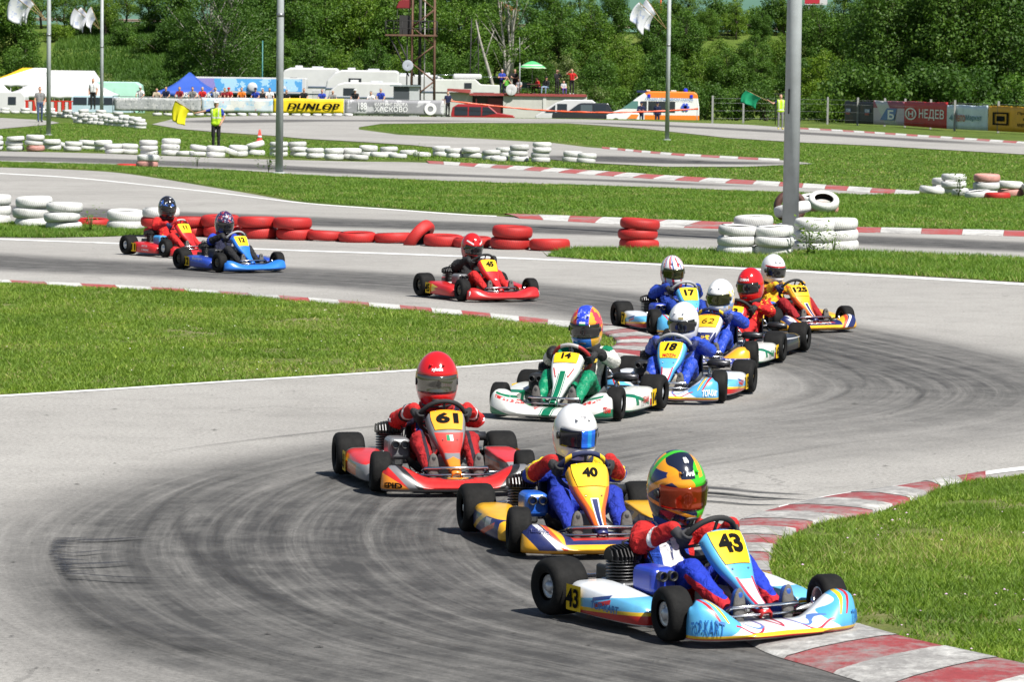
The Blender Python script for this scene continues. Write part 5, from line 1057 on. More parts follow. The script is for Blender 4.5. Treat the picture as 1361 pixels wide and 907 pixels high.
def flag(P, stick, L, W_, H_, mat, label, group, drop=1., seed=0, name='flag', m_stick=M_WOOD, sr=.012):
    """a stick from P along direction `stick`, its upper part carrying cloth that hangs and folds"""
    o = empty(name, P, label=label, cat='flag', group=group); d = Vector(stick).normalized()
    MB().tube([(0, 0, 0), d*L], sr, 6).build('stick', m_stick, o)
    rr = random.Random(seed); a, b = rr.uniform(0, 6), rr.uniform(.7, 1.3)
    side = Vector((-.75, .25, -.65*drop)).normalized() if drop < 2 else Vector((-.15, .1, -1)).normalized()
    def f(u, v):
        p = d*(L*(1-u*H_/L)); fold = .10*v*math.sin(6.5*u*b+a)+.05*v*math.sin(13*u+a*2)
        q = side.lerp(Vector((0, 0, -1)), .55*v).normalized()
        return p+q*(v*W_)+Vector((fold*.5, fold, -.06*v*math.sin(3*u+a)))
    MB().grid(f, list(np.linspace(0, 1, 14)), list(np.linspace(0, 1, 12))).build('cloth', mat, o, solid=.004); return o
def flags_on(g, hz, spec, where):
    for i, (dx, dy, up, L) in enumerate(spec):
        flag(g+Vector((-.09, 0, hz)), (-dx, dy, up), L, .95, .8, M_FLAGW, f"{['left', 'middle', 'right'][i] if len(spec) == 3 else ['left', 'right'][i]} white flag on the {where}", 'white flags on poles', 1., i+int(abs(g.x)*3))
flags_on(gA, 4.85, [(.95, -.2, .72, 1.75), (.8, .25, .8, 1.7), (.72, .0, .95, 1.65)], 'far left pole')
flags_on(gB, 5.25, [(.95, -.15, .8, 1.95), (.8, .2, .9, 1.8), (.35, -.3, .95, 1.5)], 'pole above the tyre heap')
flags_on(gC, 4.95, [(.95, -.2, .9, 1.75), (.7, .2, 1.05, 1.65)], 'slim pole before the ambulance')

SKIN = gmat('skin', (.50, .28, .19), rough=.6, var=.08); HAIRD = gmat('hair_dark', (.03, .02, .015), rough=.7); HAIRG = gmat('hair_grey', (.35, .33, .30), rough=.7); HAIRB = gmat('hair_brown', (.10, .06, .03), rough=.7); SHOE = gmat('shoe_dark', (.03, .028, .026), rough=.6)
def cl(name, c): return cloth('cloth_'+name, c)
CL = {k: cl(k, v) for k, v in dict(black=(.02, .02, .022), navy=(.015, .02, .06), white=(.70, .70, .70), red=(.52, .02, .02), orange=(.70, .18, .02), blue=(.03, .06, .38), grey=(.22, .22, .22), green=(.12, .42, .05), jeans=(.06, .09, .16), palejeans=(.22, .32, .45), beige=(.45, .38, .28), vest=(.50, .75, .05), purple=(.08, .05, .25), maroon=(.25, .02, .03), lightgrey=(.45, .46, .48)).items()}
def arm(s, pose):
    sh = (s*.20, 0, 1.41)
    P = {'down': [(s*.25, .03, 1.13), (s*.24, -.05, .88)], 'fence': [(s*.27, -.16, 1.18), (s*.20, -.40, 1.10)], 'hips': [(s*.38, .06, 1.16), (s*.20, -.10, 1.03)], 'face': [(s*.30, -.18, 1.22), (s*.07, -.16, 1.60)], 'brow': [(s*.38, -.14, 1.40), (s*.10, -.14, 1.66)],
         'pocket': [(s*.29, .05, 1.14), (s*.20, -.08, .92)], 'out': [(s*.42, -.15, 1.28), (s*.66, -.25, 1.42)], 'front': [(s*.26, -.14, 1.16), (s*.08, -.33, 1.12)], 'point': [(s*.45, .0, 1.36), (s*.72, -.02, 1.30)], 'cross': [(s*.28, -.10, 1.15), (s*-.06, -.24, 1.18)], 'lap': [(s*.26, -.08, 1.16), (s*.12, -.32, 1.02)]}[pose]
    return sh, P
def person(P, rz, shirt, trousers, label, group, arms=('down', 'down'), hair=None, cap=None, sit=False, h=1.75, sleeves=False, lean=0., vest=None, shoes=None, stride=0., voxel=.028):
    mats = [SKIN, CL[shirt], CL[trousers], shoes or SHOE, hair or HAIRD]; b = []; k = h/1.75
    hip = .95; dz = -.48 if sit else 0
    def up(p): # tilt of the upper body forward
        x, y, z = p; z += dz; a = lean; zz = z-(hip+dz); return (x*k, (y*math.cos(a)-zz*math.sin(a))*k, (hip+dz+zz*math.cos(a)+y*math.sin(a))*k)
    dn = lambda p: (p[0]*k, p[1]*k, p[2]*k)
    for s in (-1, 1):
        if sit:
            kn = (s*.15, -.46, .50); an = (s*.15, -.44 if s > 0 else -.52, .09); b += [(dn((s*.09, 0, .50)), dn(kn), .088, .065, 2), (dn(kn), dn(an), .06, .045, 2), (dn((an[0], an[1], .05)), dn((an[0], an[1]-.16, .04)), .045, .035, 3)]
        else:
            st_ = stride*s; b += [(dn((s*.10, st_, .04)), dn((s*.12, st_-.16, .03)), .048, .036, 3), (dn((s*.10, st_, .08)), dn((s*.10, st_*.4-.02, .49)), .052, .064, 2), (dn((s*.10, st_*.4-.02, .49)), dn((s*.09, 0, .92)), .07, .088, 2)]
        b += [(up((s*.07, 0, 1.02)), up((s*.09, 0, 1.34)), .10, .11, 1), (up((s*.06, 0, 1.41)), up((s*.17, 0, 1.415)), .085, .07, 1)]
        sh, (el, wr) = arm(s, arms[0 if s < 0 else 1]); e2 = tuple(sh[i]+(el[i]-sh[i])*.6 for i in range(3))
        b += [(up(sh), up(e2), .062, .055, 1), (up(e2), up(el), .052, .046, 1 if sleeves else 0), (up(el), up(wr), .046, .035, 1 if sleeves else 0)]
        hd = tuple(wr[i]+(wr[i]-el[i])*.35 for i in range(3)); b.append((up(wr), up(hd), .034, .028, 0))
        th = (hd[0]-s*.03, hd[1]-.02, hd[2]); b.append((up(wr), up(th), .016, .013, 0))
    b += [(dn((-.08, 0, hip+dz)), dn((.08, 0, hip+dz)), .105, .105, 2), (up((0, 0, 1.45)), up((0, -.01, 1.56)), .055, .055, 0), (up((0, -.015, 1.60)), up((0, -.01, 1.67)), .082, .090, 0), (up((0, -.10, 1.615)), up((0, -.105, 1.60)), .018, .02, 0), (up((-.088, 0, 1.62)), up((-.09, 0, 1.60)), .016, .014, 0), (up((.088, 0, 1.62)), up((.09, 0, 1.60)), .016, .014, 0), (up((0, .03, 1.69)), up((0, .02, 1.71)), .090, .086, 4), (up((0, .05, 1.62)), up((0, .04, 1.66)), .078, .085, 4)]
    o = figure('person', b, mats, voxel*k, smooth=2, wrinkle=.006); o.location = P; o.rotation_euler = (0, 0, rz); tag(o, label, 'person', group)
    if cap:
        M = Matrix.Translation(Vector(up((0, -.01, 1.70)))); c = MB(); c.ell((0, 0, .0), (.105*k, .112*k, .075*k), 14, 8, M=M); c.grid(lambda u, v: Vector(up((0, -.01, 1.70)))+Vector((.085*u, -.10-.07*v*(1-.3*u*u), -.012*v))*k, list(np.linspace(-1, 1, 7)), [0, .5, 1]); c.build('cap', CL[cap], o, solid=.006)
    if vest:
        vb = [(up((-.07, 0, 1.02)), up((-.09, 0, 1.34)), .118, .128, 0), (up((.07, 0, 1.02)), up((.09, 0, 1.34)), .118, .128, 0), (up((-.14, 0, 1.41)), up((.14, 0, 1.41)), .088, .088, 0), (up((-.08, 0, .93)), up((.08, 0, .93)), .118, .118, 0)]
        figure('vest', vb, [vest], .026, o, smooth=2)
    return o
def gz(px, py, z=0): return G(px, py, z)
VEST = cloth('hi_vis_vest', (.50, .78, .03), [('abs(z-1.12) < 0.03', (.55, .58, .50)), ('abs(abs(x)-0.12) < 0.02 and z > 1.1', (.55, .58, .50))]); FY = gmat('flag_yellow', (.78, .70, .01), rough=.75, var=.06); FG = gmat('flag_green', (.0, .28, .12), rough=.75, var=.06)
# marshal with the yellow flag
P = gz(287, 198); person(P, R(-10), 'blue', 'black', 'marshal in yellow high visibility vest holding out a yellow flag', 'marshals', arms=('point', 'pocket'), cap='white', vest=VEST, h=1.72)
flag(P+Vector((-.78, -.02, 1.29)), (-1, -.05, .62), .8, .66, .62, FY, 'yellow marshal flag held out to the left', 'marshal flags', 1.6, 4)
P = gz(1037, 172); person(P, R(8), 'navy', 'grey', 'marshal in yellow vest raising a green flag by the fence', 'marshals', arms=('out', 'down'), vest=VEST, h=2.0, shoes=gmat('boot_yellow', (.7, .6, .05)))
flag(P+Vector((-.80, -.28, 1.62)), (-1, -.05, .5), 1.3, .75, .95, FG, 'green marshal flag beside the far fence', 'marshal flags', .6, 9)
person(gz(53, 162.3), R(20), 'grey', 'jeans', 'man in grey shirt and jeans walking at far left', 'people by the tyre heap', arms=('down', 'pocket'), h=1.9, stride=.1)
P = gz(123.5, 159.5); person((P.x, P.y, .62), R(-10), 'white', 'black', 'young man in white shirt standing on the tyre heap', 'people by the tyre heap', arms=('down', 'down'), h=1.75)
# spectators leaning on the banner fence
FENCE_Y = 242.6
sp = [(187, 'white', 'white cap spectator in white at the left end of the fence', 'white', None, .0), (208, 'beige', 'bare armed spectator in beige leaning low over the fence', None, None, -.12), (221, 'navy', 'dark haired spectator in navy left of the yellow flag', None, None, 0), (239, 'maroon', 'spectator in maroon just behind the yellow flag', None, HAIRB, 0), (256, 'grey', 'spectator in grey below the blue tent lettering', None, None, 0), (269, 'red', 'spectator in red shirt under the right edge of the blue tent', None, HAIRG, 0),
      (286, 'lightgrey', 'spectator in pale grey with raised arm above the marshal', None, None, 0), (299, 'maroon', 'spectator half hidden behind the man in the red cap', None, HAIRB, -.05), (304.5, 'red', 'spectator in red shirt and red cap', 'red', None, 0), (321, 'orange', 'spectator in orange shirt', None, HAIRB, 0), (340, 'blue', 'spectator in blue shirt and dark cap', 'navy', None, 0), (349, 'black', 'spectator in black between blue and white shirts', None, None, -.1), (358, 'white', 'spectator in white shirt left of the yellow banner', None, None, 0),
      (381, 'black', 'short spectator in black over the yellow banner', None, None, -.12), (404, 'black', 'broad spectator in black over the middle of the yellow banner', None, HAIRB, 0), (428, 'blue', 'spectator in blue over the right part of the yellow banner', None, HAIRB, -.05), (442, 'grey', 'spectator in grey at the right end of the yellow banner', None, HAIRG, -.12), (472, 'black', 'spectator in black with white cap over the grey banner', 'white', None, 0), (493, 'white', 'child in white over the grey banner', None, None, -.16), (506, 'blue', 'tall grey haired spectator in blue over the grey banner', None, HAIRG, .08)]
for i, (px, shirt, lab, cap, hr, dh) in enumerate(sp):
    p = at(px, 150, FENCE_Y+.45); person((p.x, p.y, 0), R(rt.uniform(-12, 12)), shirt, rt.choice(['jeans', 'black', 'beige']), lab, 'spectators leaning on the fence', arms=('fence', 'fence') if i != 6 else ('brow', 'fence'), cap=cap, hair=hr, h=1.84+dh, lean=.16, voxel=.03)
p = at(595, 150, 243); person((p.x, p.y, 0), R(30), 'navy', 'black', 'man in navy standing at the right end of the grey banner', 'people by the building', arms=('down', 'front'), h=1.75)
# two policemen by the ambulance
for px, lab, a in ((852, 'policeman with folded arms by the ambulance door', ('cross', 'cross')), (873.5, 'policeman in peaked cap right of his colleague', ('down', 'down'))):
    p = at(px, 160, 247.5); person((p.x, p.y, -.62), 0, 'navy', 'navy', lab, 'policemen', arms=a, cap='navy', sleeves=True, h=1.8)
# ================================================================ trees, bushes, embankment road
def M_leaf(name, lo, mid, hi, tr=.32):
    m = bpy.data.materials.new(name); t = NT(m); a = t.new('ShaderNodeAttribute', attribute_name='rnd'); oi = t.new('ShaderNodeObjectInfo')
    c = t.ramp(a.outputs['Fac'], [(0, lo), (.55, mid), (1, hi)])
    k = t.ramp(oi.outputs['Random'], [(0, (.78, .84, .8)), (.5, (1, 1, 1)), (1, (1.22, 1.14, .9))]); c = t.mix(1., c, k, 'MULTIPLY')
    t.base(c); t.b.inputs['Roughness'].default_value = .55; t.b.inputs['Specular IOR Level'].default_value = .3
    tb = t.new('ShaderNodeBsdfTranslucent'); t.l.new(t.mix(1., c, (1.1, 1.25, .5), 'MULTIPLY'), tb.inputs[0]); mx = t.new('ShaderNodeMixShader'); mx.inputs[0].default_value = tr
    t.l.new(t.b.outputs[0], mx.inputs[1]); t.l.new(tb.outputs[0], mx.inputs[2]); t.l.new(mx.outputs[0], t.n['Material Output'].inputs[0]); return m
LEAF = {'mid': M_leaf('leaf_mid', (.038, .092, .010), (.07, .152, .018), (.13, .22, .032)), 'dark': M_leaf('leaf_dark', (.030, .075, .010), (.054, .12, .017), (.095, .165, .027)), 'yellow': M_leaf('leaf_yellow', (.055, .12, .008), (.11, .20, .018), (.19, .27, .035)), 'grey': M_leaf('leaf_pale', (.07, .12, .02), (.15, .2, .05), (.34, .35, .18))}
BARK = gmat('bark', (.075, .06, .045), rough=.9, var=.4, vs=3, bump=.6, bs=12); BARKP = gmat('bark_pale', (.34, .32, .28), rough=.85, var=.45, vs=2.5, bump=.4, bs=12)
def leaves(C, Rr, n, size, rng):
    """leaf quads filling clumps C (k,3) of radius Rr (k,)"""
    k = len(C); w = Rr**2; idx = rng.choice(k, n, p=w/w.sum()); d = rng.normal(size=(n, 3)); d /= np.linalg.norm(d, axis=1)[:, None]; r = rng.uniform(.25, 1., n)**.6
    P = C[idx]+d*(Rr[idx]*r)[:, None]*np.array([1, 1, .78]); nrm = d*.8+rng.normal(size=(n, 3))*.7+np.array([0, 0, .45]); nrm /= np.linalg.norm(nrm, axis=1)[:, None]
    t = np.cross(nrm, rng.normal(size=(n, 3))); t /= np.linalg.norm(t, axis=1)[:, None]; b = np.cross(nrm, t); s = size*rng.uniform(.55, 1.35, n)[:, None]
    V = np.empty((4*n, 3)); V[0::4] = P-t*s*.5; V[1::4] = P-b*s*.32+nrm*s*.05; V[2::4] = P+t*s*.5; V[3::4] = P+b*s*.32+nrm*s*.05
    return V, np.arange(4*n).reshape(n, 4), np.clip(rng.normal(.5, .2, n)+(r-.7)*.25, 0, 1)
def make_tree(seed, H, RC, trunk, nc, nl, leaf, kind, bark, open_=0., multi=1, r0=.16, base_clump=True):
    rng = np.random.default_rng(seed); root = empty('tree'); tb = MB(); C = []; Rr = []
    for m in range(multi):
        a0 = rng.uniform(0, 6.28); lean = .0 if multi == 1 else .22; top = np.array([math.cos(a0)*lean*H*.6, math.sin(a0)*lean*H*.6, H*.86]); pts = []
        for k in range(7): s = k/6; pts.append(tuple(top*s*np.array([s**.5, s**.5, 1])+rng.normal(size=3)*[.12, .12, 0]*(s > 0)))
        tb.tube(pts, [r0*(1-.86*k/6) for k in range(7)], 8)
        nb = nc//multi
        for i in range(nb):
            h = trunk+(H-trunk)*((i+.5)/nb); s = h/H; env = RC*(math.sin(math.pi*min(1, max(.12, (h-trunk*.75)/(H-trunk*.75)*.88+.10)))**.7)
            a = i*2.399+rng.uniform(-.5, .5); rr = env*rng.uniform(.25, .92); q = np.array([math.cos(a)*rr, math.sin(a)*rr, h+rng.uniform(-.4, .4)]); j = min(6, max(1, int(s*.8/.86*6))); b0 = np.array(pts[j]) ; q[:2] += b0[:2]*.6
            C.append(q); Rr.append(env*rng.uniform(.20, .42)+.2)
            if rr > env*.3: mid_ = (b0+q)/2+np.array([0, 0, -.12*rr]); tb.tube([tuple(b0-[0, 0, .5*(j > 1)]), tuple(mid_), tuple(q)], [r0*.34, r0*.2, r0*.07], 5)
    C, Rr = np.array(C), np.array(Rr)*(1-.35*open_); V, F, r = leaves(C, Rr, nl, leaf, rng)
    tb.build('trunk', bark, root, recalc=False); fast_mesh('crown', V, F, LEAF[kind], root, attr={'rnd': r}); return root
def make_bush(seed, H, RC, nl, leaf, kind):
    rng = np.random.default_rng(seed); root = empty('bush'); nc = 14
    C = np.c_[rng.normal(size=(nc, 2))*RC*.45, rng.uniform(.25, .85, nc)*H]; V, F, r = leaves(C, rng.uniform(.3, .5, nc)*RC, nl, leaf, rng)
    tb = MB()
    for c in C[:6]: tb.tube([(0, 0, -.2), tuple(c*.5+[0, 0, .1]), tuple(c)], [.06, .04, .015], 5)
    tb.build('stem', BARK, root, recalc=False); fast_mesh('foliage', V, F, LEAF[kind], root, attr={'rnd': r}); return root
TV = {'a': make_tree(1, 9, 3.4, 1.2, 44, 15750, .21, 'mid', BARK), 'b': make_tree(2, 10.5, 3.2, 1.4, 46, 15750, .21, 'mid', BARK), 'c': make_tree(3, 8, 3.6, .9, 42, 14875, .21, 'yellow', BARK), 'd': make_tree(4, 12, 4.6, 1.8, 60, 21000, .24, 'dark', BARK, r0=.2),
      'e': make_tree(5, 9.5, 2.8, 2.0, 34, 6650, .20, 'yellow', BARK, .35), 'f': make_tree(6, 7.5, 2.9, .8, 36, 10500, .20, 'grey', BARK, .1), 'p': make_tree(7, 13, 3.6, 5., 26, 4550, .18, 'mid', BARKP, .5, multi=4, r0=.17), 'g': make_tree(8, 15, 6.0, 3.2, 70, 19000, .24, 'dark', BARKP, .1, multi=3, r0=.26)}
BV = {'a': make_bush(11, 2.6, 1.9, 4200, .17, 'mid'), 'b': make_bush(12, 2.0, 1.7, 3325, .15, 'yellow'), 'c': make_bush(13, 3.4, 2.2, 5250, .18, 'dark'), 'd': make_bush(14, 2.8, 1.9, 4200, .15, 'grey')}
TN = {'a': 'bushy green tree', 'b': 'tall bushy green tree', 'c': 'round yellow green tree', 'd': 'big dark green tree', 'e': 'thin airy tree', 'f': 'pale flowering tree', 'p': 'pale trunked poplar with sparse crown', 'g': 'huge spreading tree with pale limbs'}
BN = {'a': 'green bush', 'b': 'yellow green shrub', 'c': 'dark green thicket', 'd': 'pale flowering bush'}
X_ = lambda px: at(px, 100, 350).x
used = set(); lab_n = {}; rv = random.Random(21)
def place_tree(kind, px, Y, k=1., dz=0., where='', bush=False, kz=None):
    src = (BV if bush else TV)[kind]; o = src if (bush, kind) not in used else copy_tree(src); used.add((bush, kind))
    p = at(px, 100, Y); o.location = (p.x, Y, terrain(p.x, Y)-.1+dz); o.rotation_euler = (0, 0, rv.uniform(0, 6.28)); kk = k*rv.uniform(.92, 1.08); o.scale = (kk, kk, kz or kk)
    return o, (BN if bush else TN)[kind]
plan = []
def row(lst, Y, bush, where, group, sp=4.):
    for i, (px, kind, k) in enumerate(sorted(lst)):
        o, nm = place_tree(kind, px, Y+rv.uniform(-sp, sp), k, bush=bush)
        tag(o, f"{nm}, {ordw(i)} from left in {where}", 'bush' if bush else 'tree', group)
# back rank along the embankment road
row([(-40, 'b', 1.), (15, 'e', 1.1), (55, 'e', .9), (85, 'e', .75), (112, 'e', .72), (140, 'e', .68), (168, 'e', .75), (196, 'b', .6), (232, 'a', .9), (318, 'b', 1.), (372, 'a', 1.), (420, 'c', .95), (470, 'b', .9), (508, 'c', .8), (560, 'a', .9), (605, 'c', 1.), (640, 'a', .8), (725, 'b', .75), (770, 'e', .75), (815, 'a', .72), (872, 'c', .62), (915, 'e', .6), (940, 'a', .42), (978, 'e', .5), (1010, 'a', .45), (1040, 'e', .6), (1078, 'a', .5), (1120, 'e', .7), (1165, 'b', .9), (1220, 'b', 1.1), (1290, 'd', .9), (1350, 'd', 1.), (1410, 'b', 1.)], 379, False, 'the back rank on the bank', 'trees on the bank, back rank', 6)
# middle rank on the slope
row([(-30, 'c', 1.1), (22, 'a', 1.05), (248, 'b', .8), (300, 'a', 1.0), (345, 'a', 1.15), (390, 'b', 1.1), (432, 'a', 1.1), (478, 'c', 1.15), (522, 'a', 1.05), (566, 'b', 1.0), (610, 'a', 1.1), (655, 'b', .95), (700, 'a', .9), (742, 'b', .85), (785, 'a', .92), (828, 'c', .85), (868, 'b', .75), (910, 'a', .82), (955, 'c', .72), (1000, 'a', .72), (1045, 'c', .78), (1088, 'a', .85), (1130, 'a', .95), (1172, 'd', 1.0), (1225, 'd', 1.05), (1275, 'b', 1.2), (1325, 'd', 1.1), (1385, 'd', 1.1)], 352, False, 'the middle rank on the bank', 'trees on the bank, middle rank', 5)
# front rank at the foot
row([(-25, 'c', .8), (30, 'a', .75), (330, 'a', .72), (372, 'b', .66), (415, 'a', .75), (455, 'c', .8), (497, 'a', .78), (540, 'c', .72), (585, 'a', .75), (628, 'b', .65), (712, 'a', .62), (752, 'f', .78), (795, 'a', .68), (838, 'c', .68), (880, 'a', .72), (925, 'c', .74), (968, 'a', .7), (1012, 'b', .62), (1055, 'a', .72), (1098, 'c', .75), (1142, 'd', .62), (1190, 'a', .85), (1240, 'd', .75), (1290, 'a', .8), (1335, 'c', .8), (1385, 'a', .9)], 322, False, 'the front rank behind the paddock', 'trees behind the paddock, front rank', 6)
row([(268, 'c', 1.), (315, 'a', 1.1), (600, 'c', 1.), (690, 'a', 1.2), (735, 'c', .9), (775, 'd', 1.1), (812, 'a', 1.1), (850, 'c', 1.1), (892, 'a', 1.2), (935, 'c', 1.1), (975, 'a', 1.2), (1020, 'c', 1.2), (1062, 'a', 1.2), (1108, 'b', 1.3), (1150, 'c', 1.2), (1200, 'a', 1.2), (1250, 'c', 1.3), (1300, 'b', 1.3), (1345, 'c', 1.3)], 296, True, 'the hedge below the trees', 'bushes below the trees', 6)
row([(80, 'd', 1.3), (108, 'a', 1.1), (128, 'd', 1.2), (150, 'b', 1.), (176, 'd', 1.1), (200, 'a', 1.1), (222, 'c', 1.), (92, 'b', .9), (160, 'a', .9)], 338, True, 'the open grassy slope', 'bushes on the open slope', 8)
row([(78, 'b', 1.), (118, 'c', 1.), (142, 'c', 1.15), (168, 'a', 1.), (196, 'b', 1.), (214, 'c', 1.1), (238, 'b', 1.)], 372, True, 'the upper open slope', 'bushes on the upper slope', 8)
row([(850+i*24, 'acb'[i % 3], 1.25) for i in range(14)], 386, True, 'the scrub along the guard rail', 'bushes along the guard rail', 3)
row([(1170, 'c', 1.3), (1215, 'a', 1.3), (1262, 'c', 1.4), (1310, 'c', 1.3), (1355, 'a', 1.4), (1120, 'b', 1.2), (1400, 'c', 1.3)], 238, True, 'the undergrowth behind the right banners', 'bushes behind the right banners', 5)
row([(1185, 'd', .9), (1262, 'd', .95), (1340, 'd', .95)], 245, False, 'the dark group above the right banners', 'trees above the right banners', 4)
o, nm = place_tree('g', 290, 305, .92); tag(o, 'huge spreading tree with pale limbs behind the blue tent', 'tree')
o, nm = place_tree('p', 676, 283, 1.0); tag(o, 'pale trunked poplar with sparse crown above the roof party', 'tree')
lt = empty('tree', at(659, 128, 281), label='bare pale trunk leaning left beside the poplar', cat='tree'); lt.location.z = -.75
MB().tube([(0, 0, -.2), (-.1, 0, 2.4), (-.75, 0, 4.6), (-1.35, .1, 6.6), (-1.7, .2, 8.2)], [.16, .14, .12, .085, .04], 8).tube([(-.9, 0, 5.2), (-.6, .1, 6.2), (-.2, .2, 7.4)], [.07, .05, .02], 6).build('trunk', BARKP, lt)
for bsh, dct in ((True, BV), (False, TV)):
    for kk, q in dct.items():
        if (bsh, kk) not in used:
            for ch in list(q.children): bpy.data.objects.remove(ch)
            bpy.data.objects.remove(q)
# rank grass on the open slope
n = 60000; xx = RNG.uniform(X_(40), X_(260), n); yy = RNG.uniform(328, 393, n); zz_ = np.array([terrain(0, y) for y in yy])-.05
nn = np.array([mnoise.noise(Vector((a*.25, b*.12, 2.))) for a, b in zip(xx, yy)]); hh = (.45+.35*nn)*RNG.uniform(.5, 1.3, n); az = RNG.uniform(0, 6.28, n); w_ = .10*RNG.uniform(.5, 1.5, n)
Bs = np.c_[xx, yy, zz_]; sd = np.c_[np.cos(az), np.sin(az)*.4, np.zeros(n)]*w_[:, None]; tp_ = Bs+np.c_[RNG.normal(size=n)*.15, RNG.normal(size=n)*.15, hh]
V = np.empty((3*n, 3)); V[0::3] = Bs-sd; V[1::3] = Bs+sd; V[2::3] = tp_
tag(fast_mesh('slope_grass', V, np.arange(3*n).reshape(n, 3), LEAF['mid'], attr={'rnd': np.clip(.45+.5*nn+RNG.normal(size=n)*.15, 0, 1)}), 'rank dark grass covering the open slope of the bank', 'grass', kind='stuff')
# road and guard rail along the top of the bank
mb = MB(); mb.box(-140, 140, 394, 407, EMB-.3, EMB+.03); tag(mb.build('road', ASPH), kind='structure')
gr = empty('guard_rail', (0, 393.5, EMB), label='long metal guard rail along the road on the bank', cat='guard rail')
M_RUST = gmat('rail_steel', (.30, .24, .20), rough=.6, metal=.4, var=.4, vs=.8)
mb = MB(); pr = [(.0, .45), (-.05, .52), (.0, .58), (.0, .64), (-.05, .70), (.0, .78)]; n = len(pr)
mb.add([(x, y, z) for x in (-70, 70) for y, z in pr], [(i, i+1, n+i+1, n+i) for i in range(n-1)], 0, False); mb.build('rail', M_RUST, gr, solid=.01)
for i in range(35): MB().box(-68+i*4-.05, -68+i*4+.05, .02, .12, -.2, .76).build('post', M_RUST, gr)
# weeds by the poles and tyres
def weed(px, py, h, n, label, kind='mid', spread=.25):
    g = G(px, py); o = empty('weed', g, label=label, cat='weed', group='weeds by the tyres'); rng = np.random.default_rng(int(px)); V = []; F = []; rr = []
    for s in range(n):
        a = rng.uniform(0, 6.28); d = np.array([math.cos(a), math.sin(a), 0]); ln = rng.uniform(.15, .55)*h; hh = h*rng.uniform(.6, 1.1); b0 = np.array([*rng.normal(size=2)*spread*.5, 0])
        for q in range(9):
            t = .15+.85*q/8; c = b0+d*ln*t*t+np.array([0, 0, hh*t]); la = rng.uniform(0, 6.28); ld = np.array([math.cos(la), math.sin(la), rng.uniform(-.1, .5)])*h*.22; sd = np.cross(ld, [0, 0, 1.])*.16; k = len(V)
            V += [c-sd*.3, c+ld*.5-sd, c+ld, c+ld*.5+sd]; F.append((k, k+1, k+2, k+3)); rr.append(rng.uniform(.3, 1))
    fast_mesh('leaves', V, F, LEAF[kind], o, attr={'rnd': rr})
    mb = MB()
    for s in range(5): a = s*1.256; mb.tube([(0, 0, 0), (math.cos(a)*.1*h, math.sin(a)*.1*h, h*.7)], .006, 4)
    mb.build('stem', gmat('weed_stem', (.07, .11, .03)), o)
weed(1074, 343, .55, 26, 'leafy thistle growing before the tyres at the lamp pole', 'yellow', .3); weed(1274, 263, .62, 12, 'tall weed among the right hand tyre heap', 'mid', .12); weed(357, 229, .6, 14, 'tuft of tall grass left of the middle pole', 'mid', .3); weed(54, 181, .6, 14, 'tuft of weeds left of the far left pole', 'mid', .3)
weed(1108, 338, .35, 12, 'low weed right of the lamp pole tyres', 'yellow', .3); weed(120, 311, .45, 9, 'thin weed beside the red tyre at left', 'yellow', .2); weed(205, 222, .5, 10, 'weeds around the lone tyre on the loop', 'mid', .5); weed(556, 214, .5, 18, 'tall grass growing over the infield tyre wall', 'yellow', .6); weed(262, 222.5, .5, 12, 'weeds at the edge of the loop', 'mid', .7)
# ================================================================ paddock, building, vehicles, fences
Z0 = -.75
W_ = lambda n, c, **k: gmat(n, c, **{**dict(rough=.45, var=.08, vs=1.5), **k})
VWHITE, VGLASS, VBLACK, VGREY = W_('body_white', (.60, .60, .60), coat=.3), W_('glass_dark', (.02, .025, .03), rough=.08, coat=.4), W_('trim_black', (.02, .02, .02)), W_('trim_grey', (.30, .31, .32))
M_WTYRE = W_('road_tyre', (.02, .02, .02), rough=.8)
def X(px, Y): return at(px, 120, Y).x
def Zp(px, py, Y): return at(px, py, Y).z
def extr(name, prof, y0, y1, mat, parent, bevel=.04, tum=0.):
    """side profile (x,z) given width along y; tum narrows the upper part"""
    n = len(prof); zs = [p[1] for p in prof]; zm, zM = min(zs), max(zs)
    ins = lambda z: tum*max(0, (z-zm)/(zM-zm)-.45)
    vs = [(x, y0+ins(z), z) for x, z in prof]+[(x, y1-ins(z), z) for x, z in prof]
    fs = [tuple(range(n)), tuple(reversed(range(n, 2*n)))]+[(i, n+i, n+(i+1) % n, (i+1) % n) for i in range(n)]
    mb = MB(); mb.add(vs, fs, 0, False); return mb.build(name, mat, parent, bevel=bevel)
def wheel_at(parent, x, y, r=.33):
    w = empty('wheel', (x, y, r)); w.parent = parent
    MB().lathe([(.19, -.1), (r*.9, -.1), (r, -.07), (r, .07), (r*.9, .1), (.19, .1)], 20, 'Y').build('tyre', M_WTYRE, w); MB().lathe([(.19, -.09), (.18, -.05), (.08, -.06), (.0, -.07)], 16, 'Y').build('rim', VGREY, w)
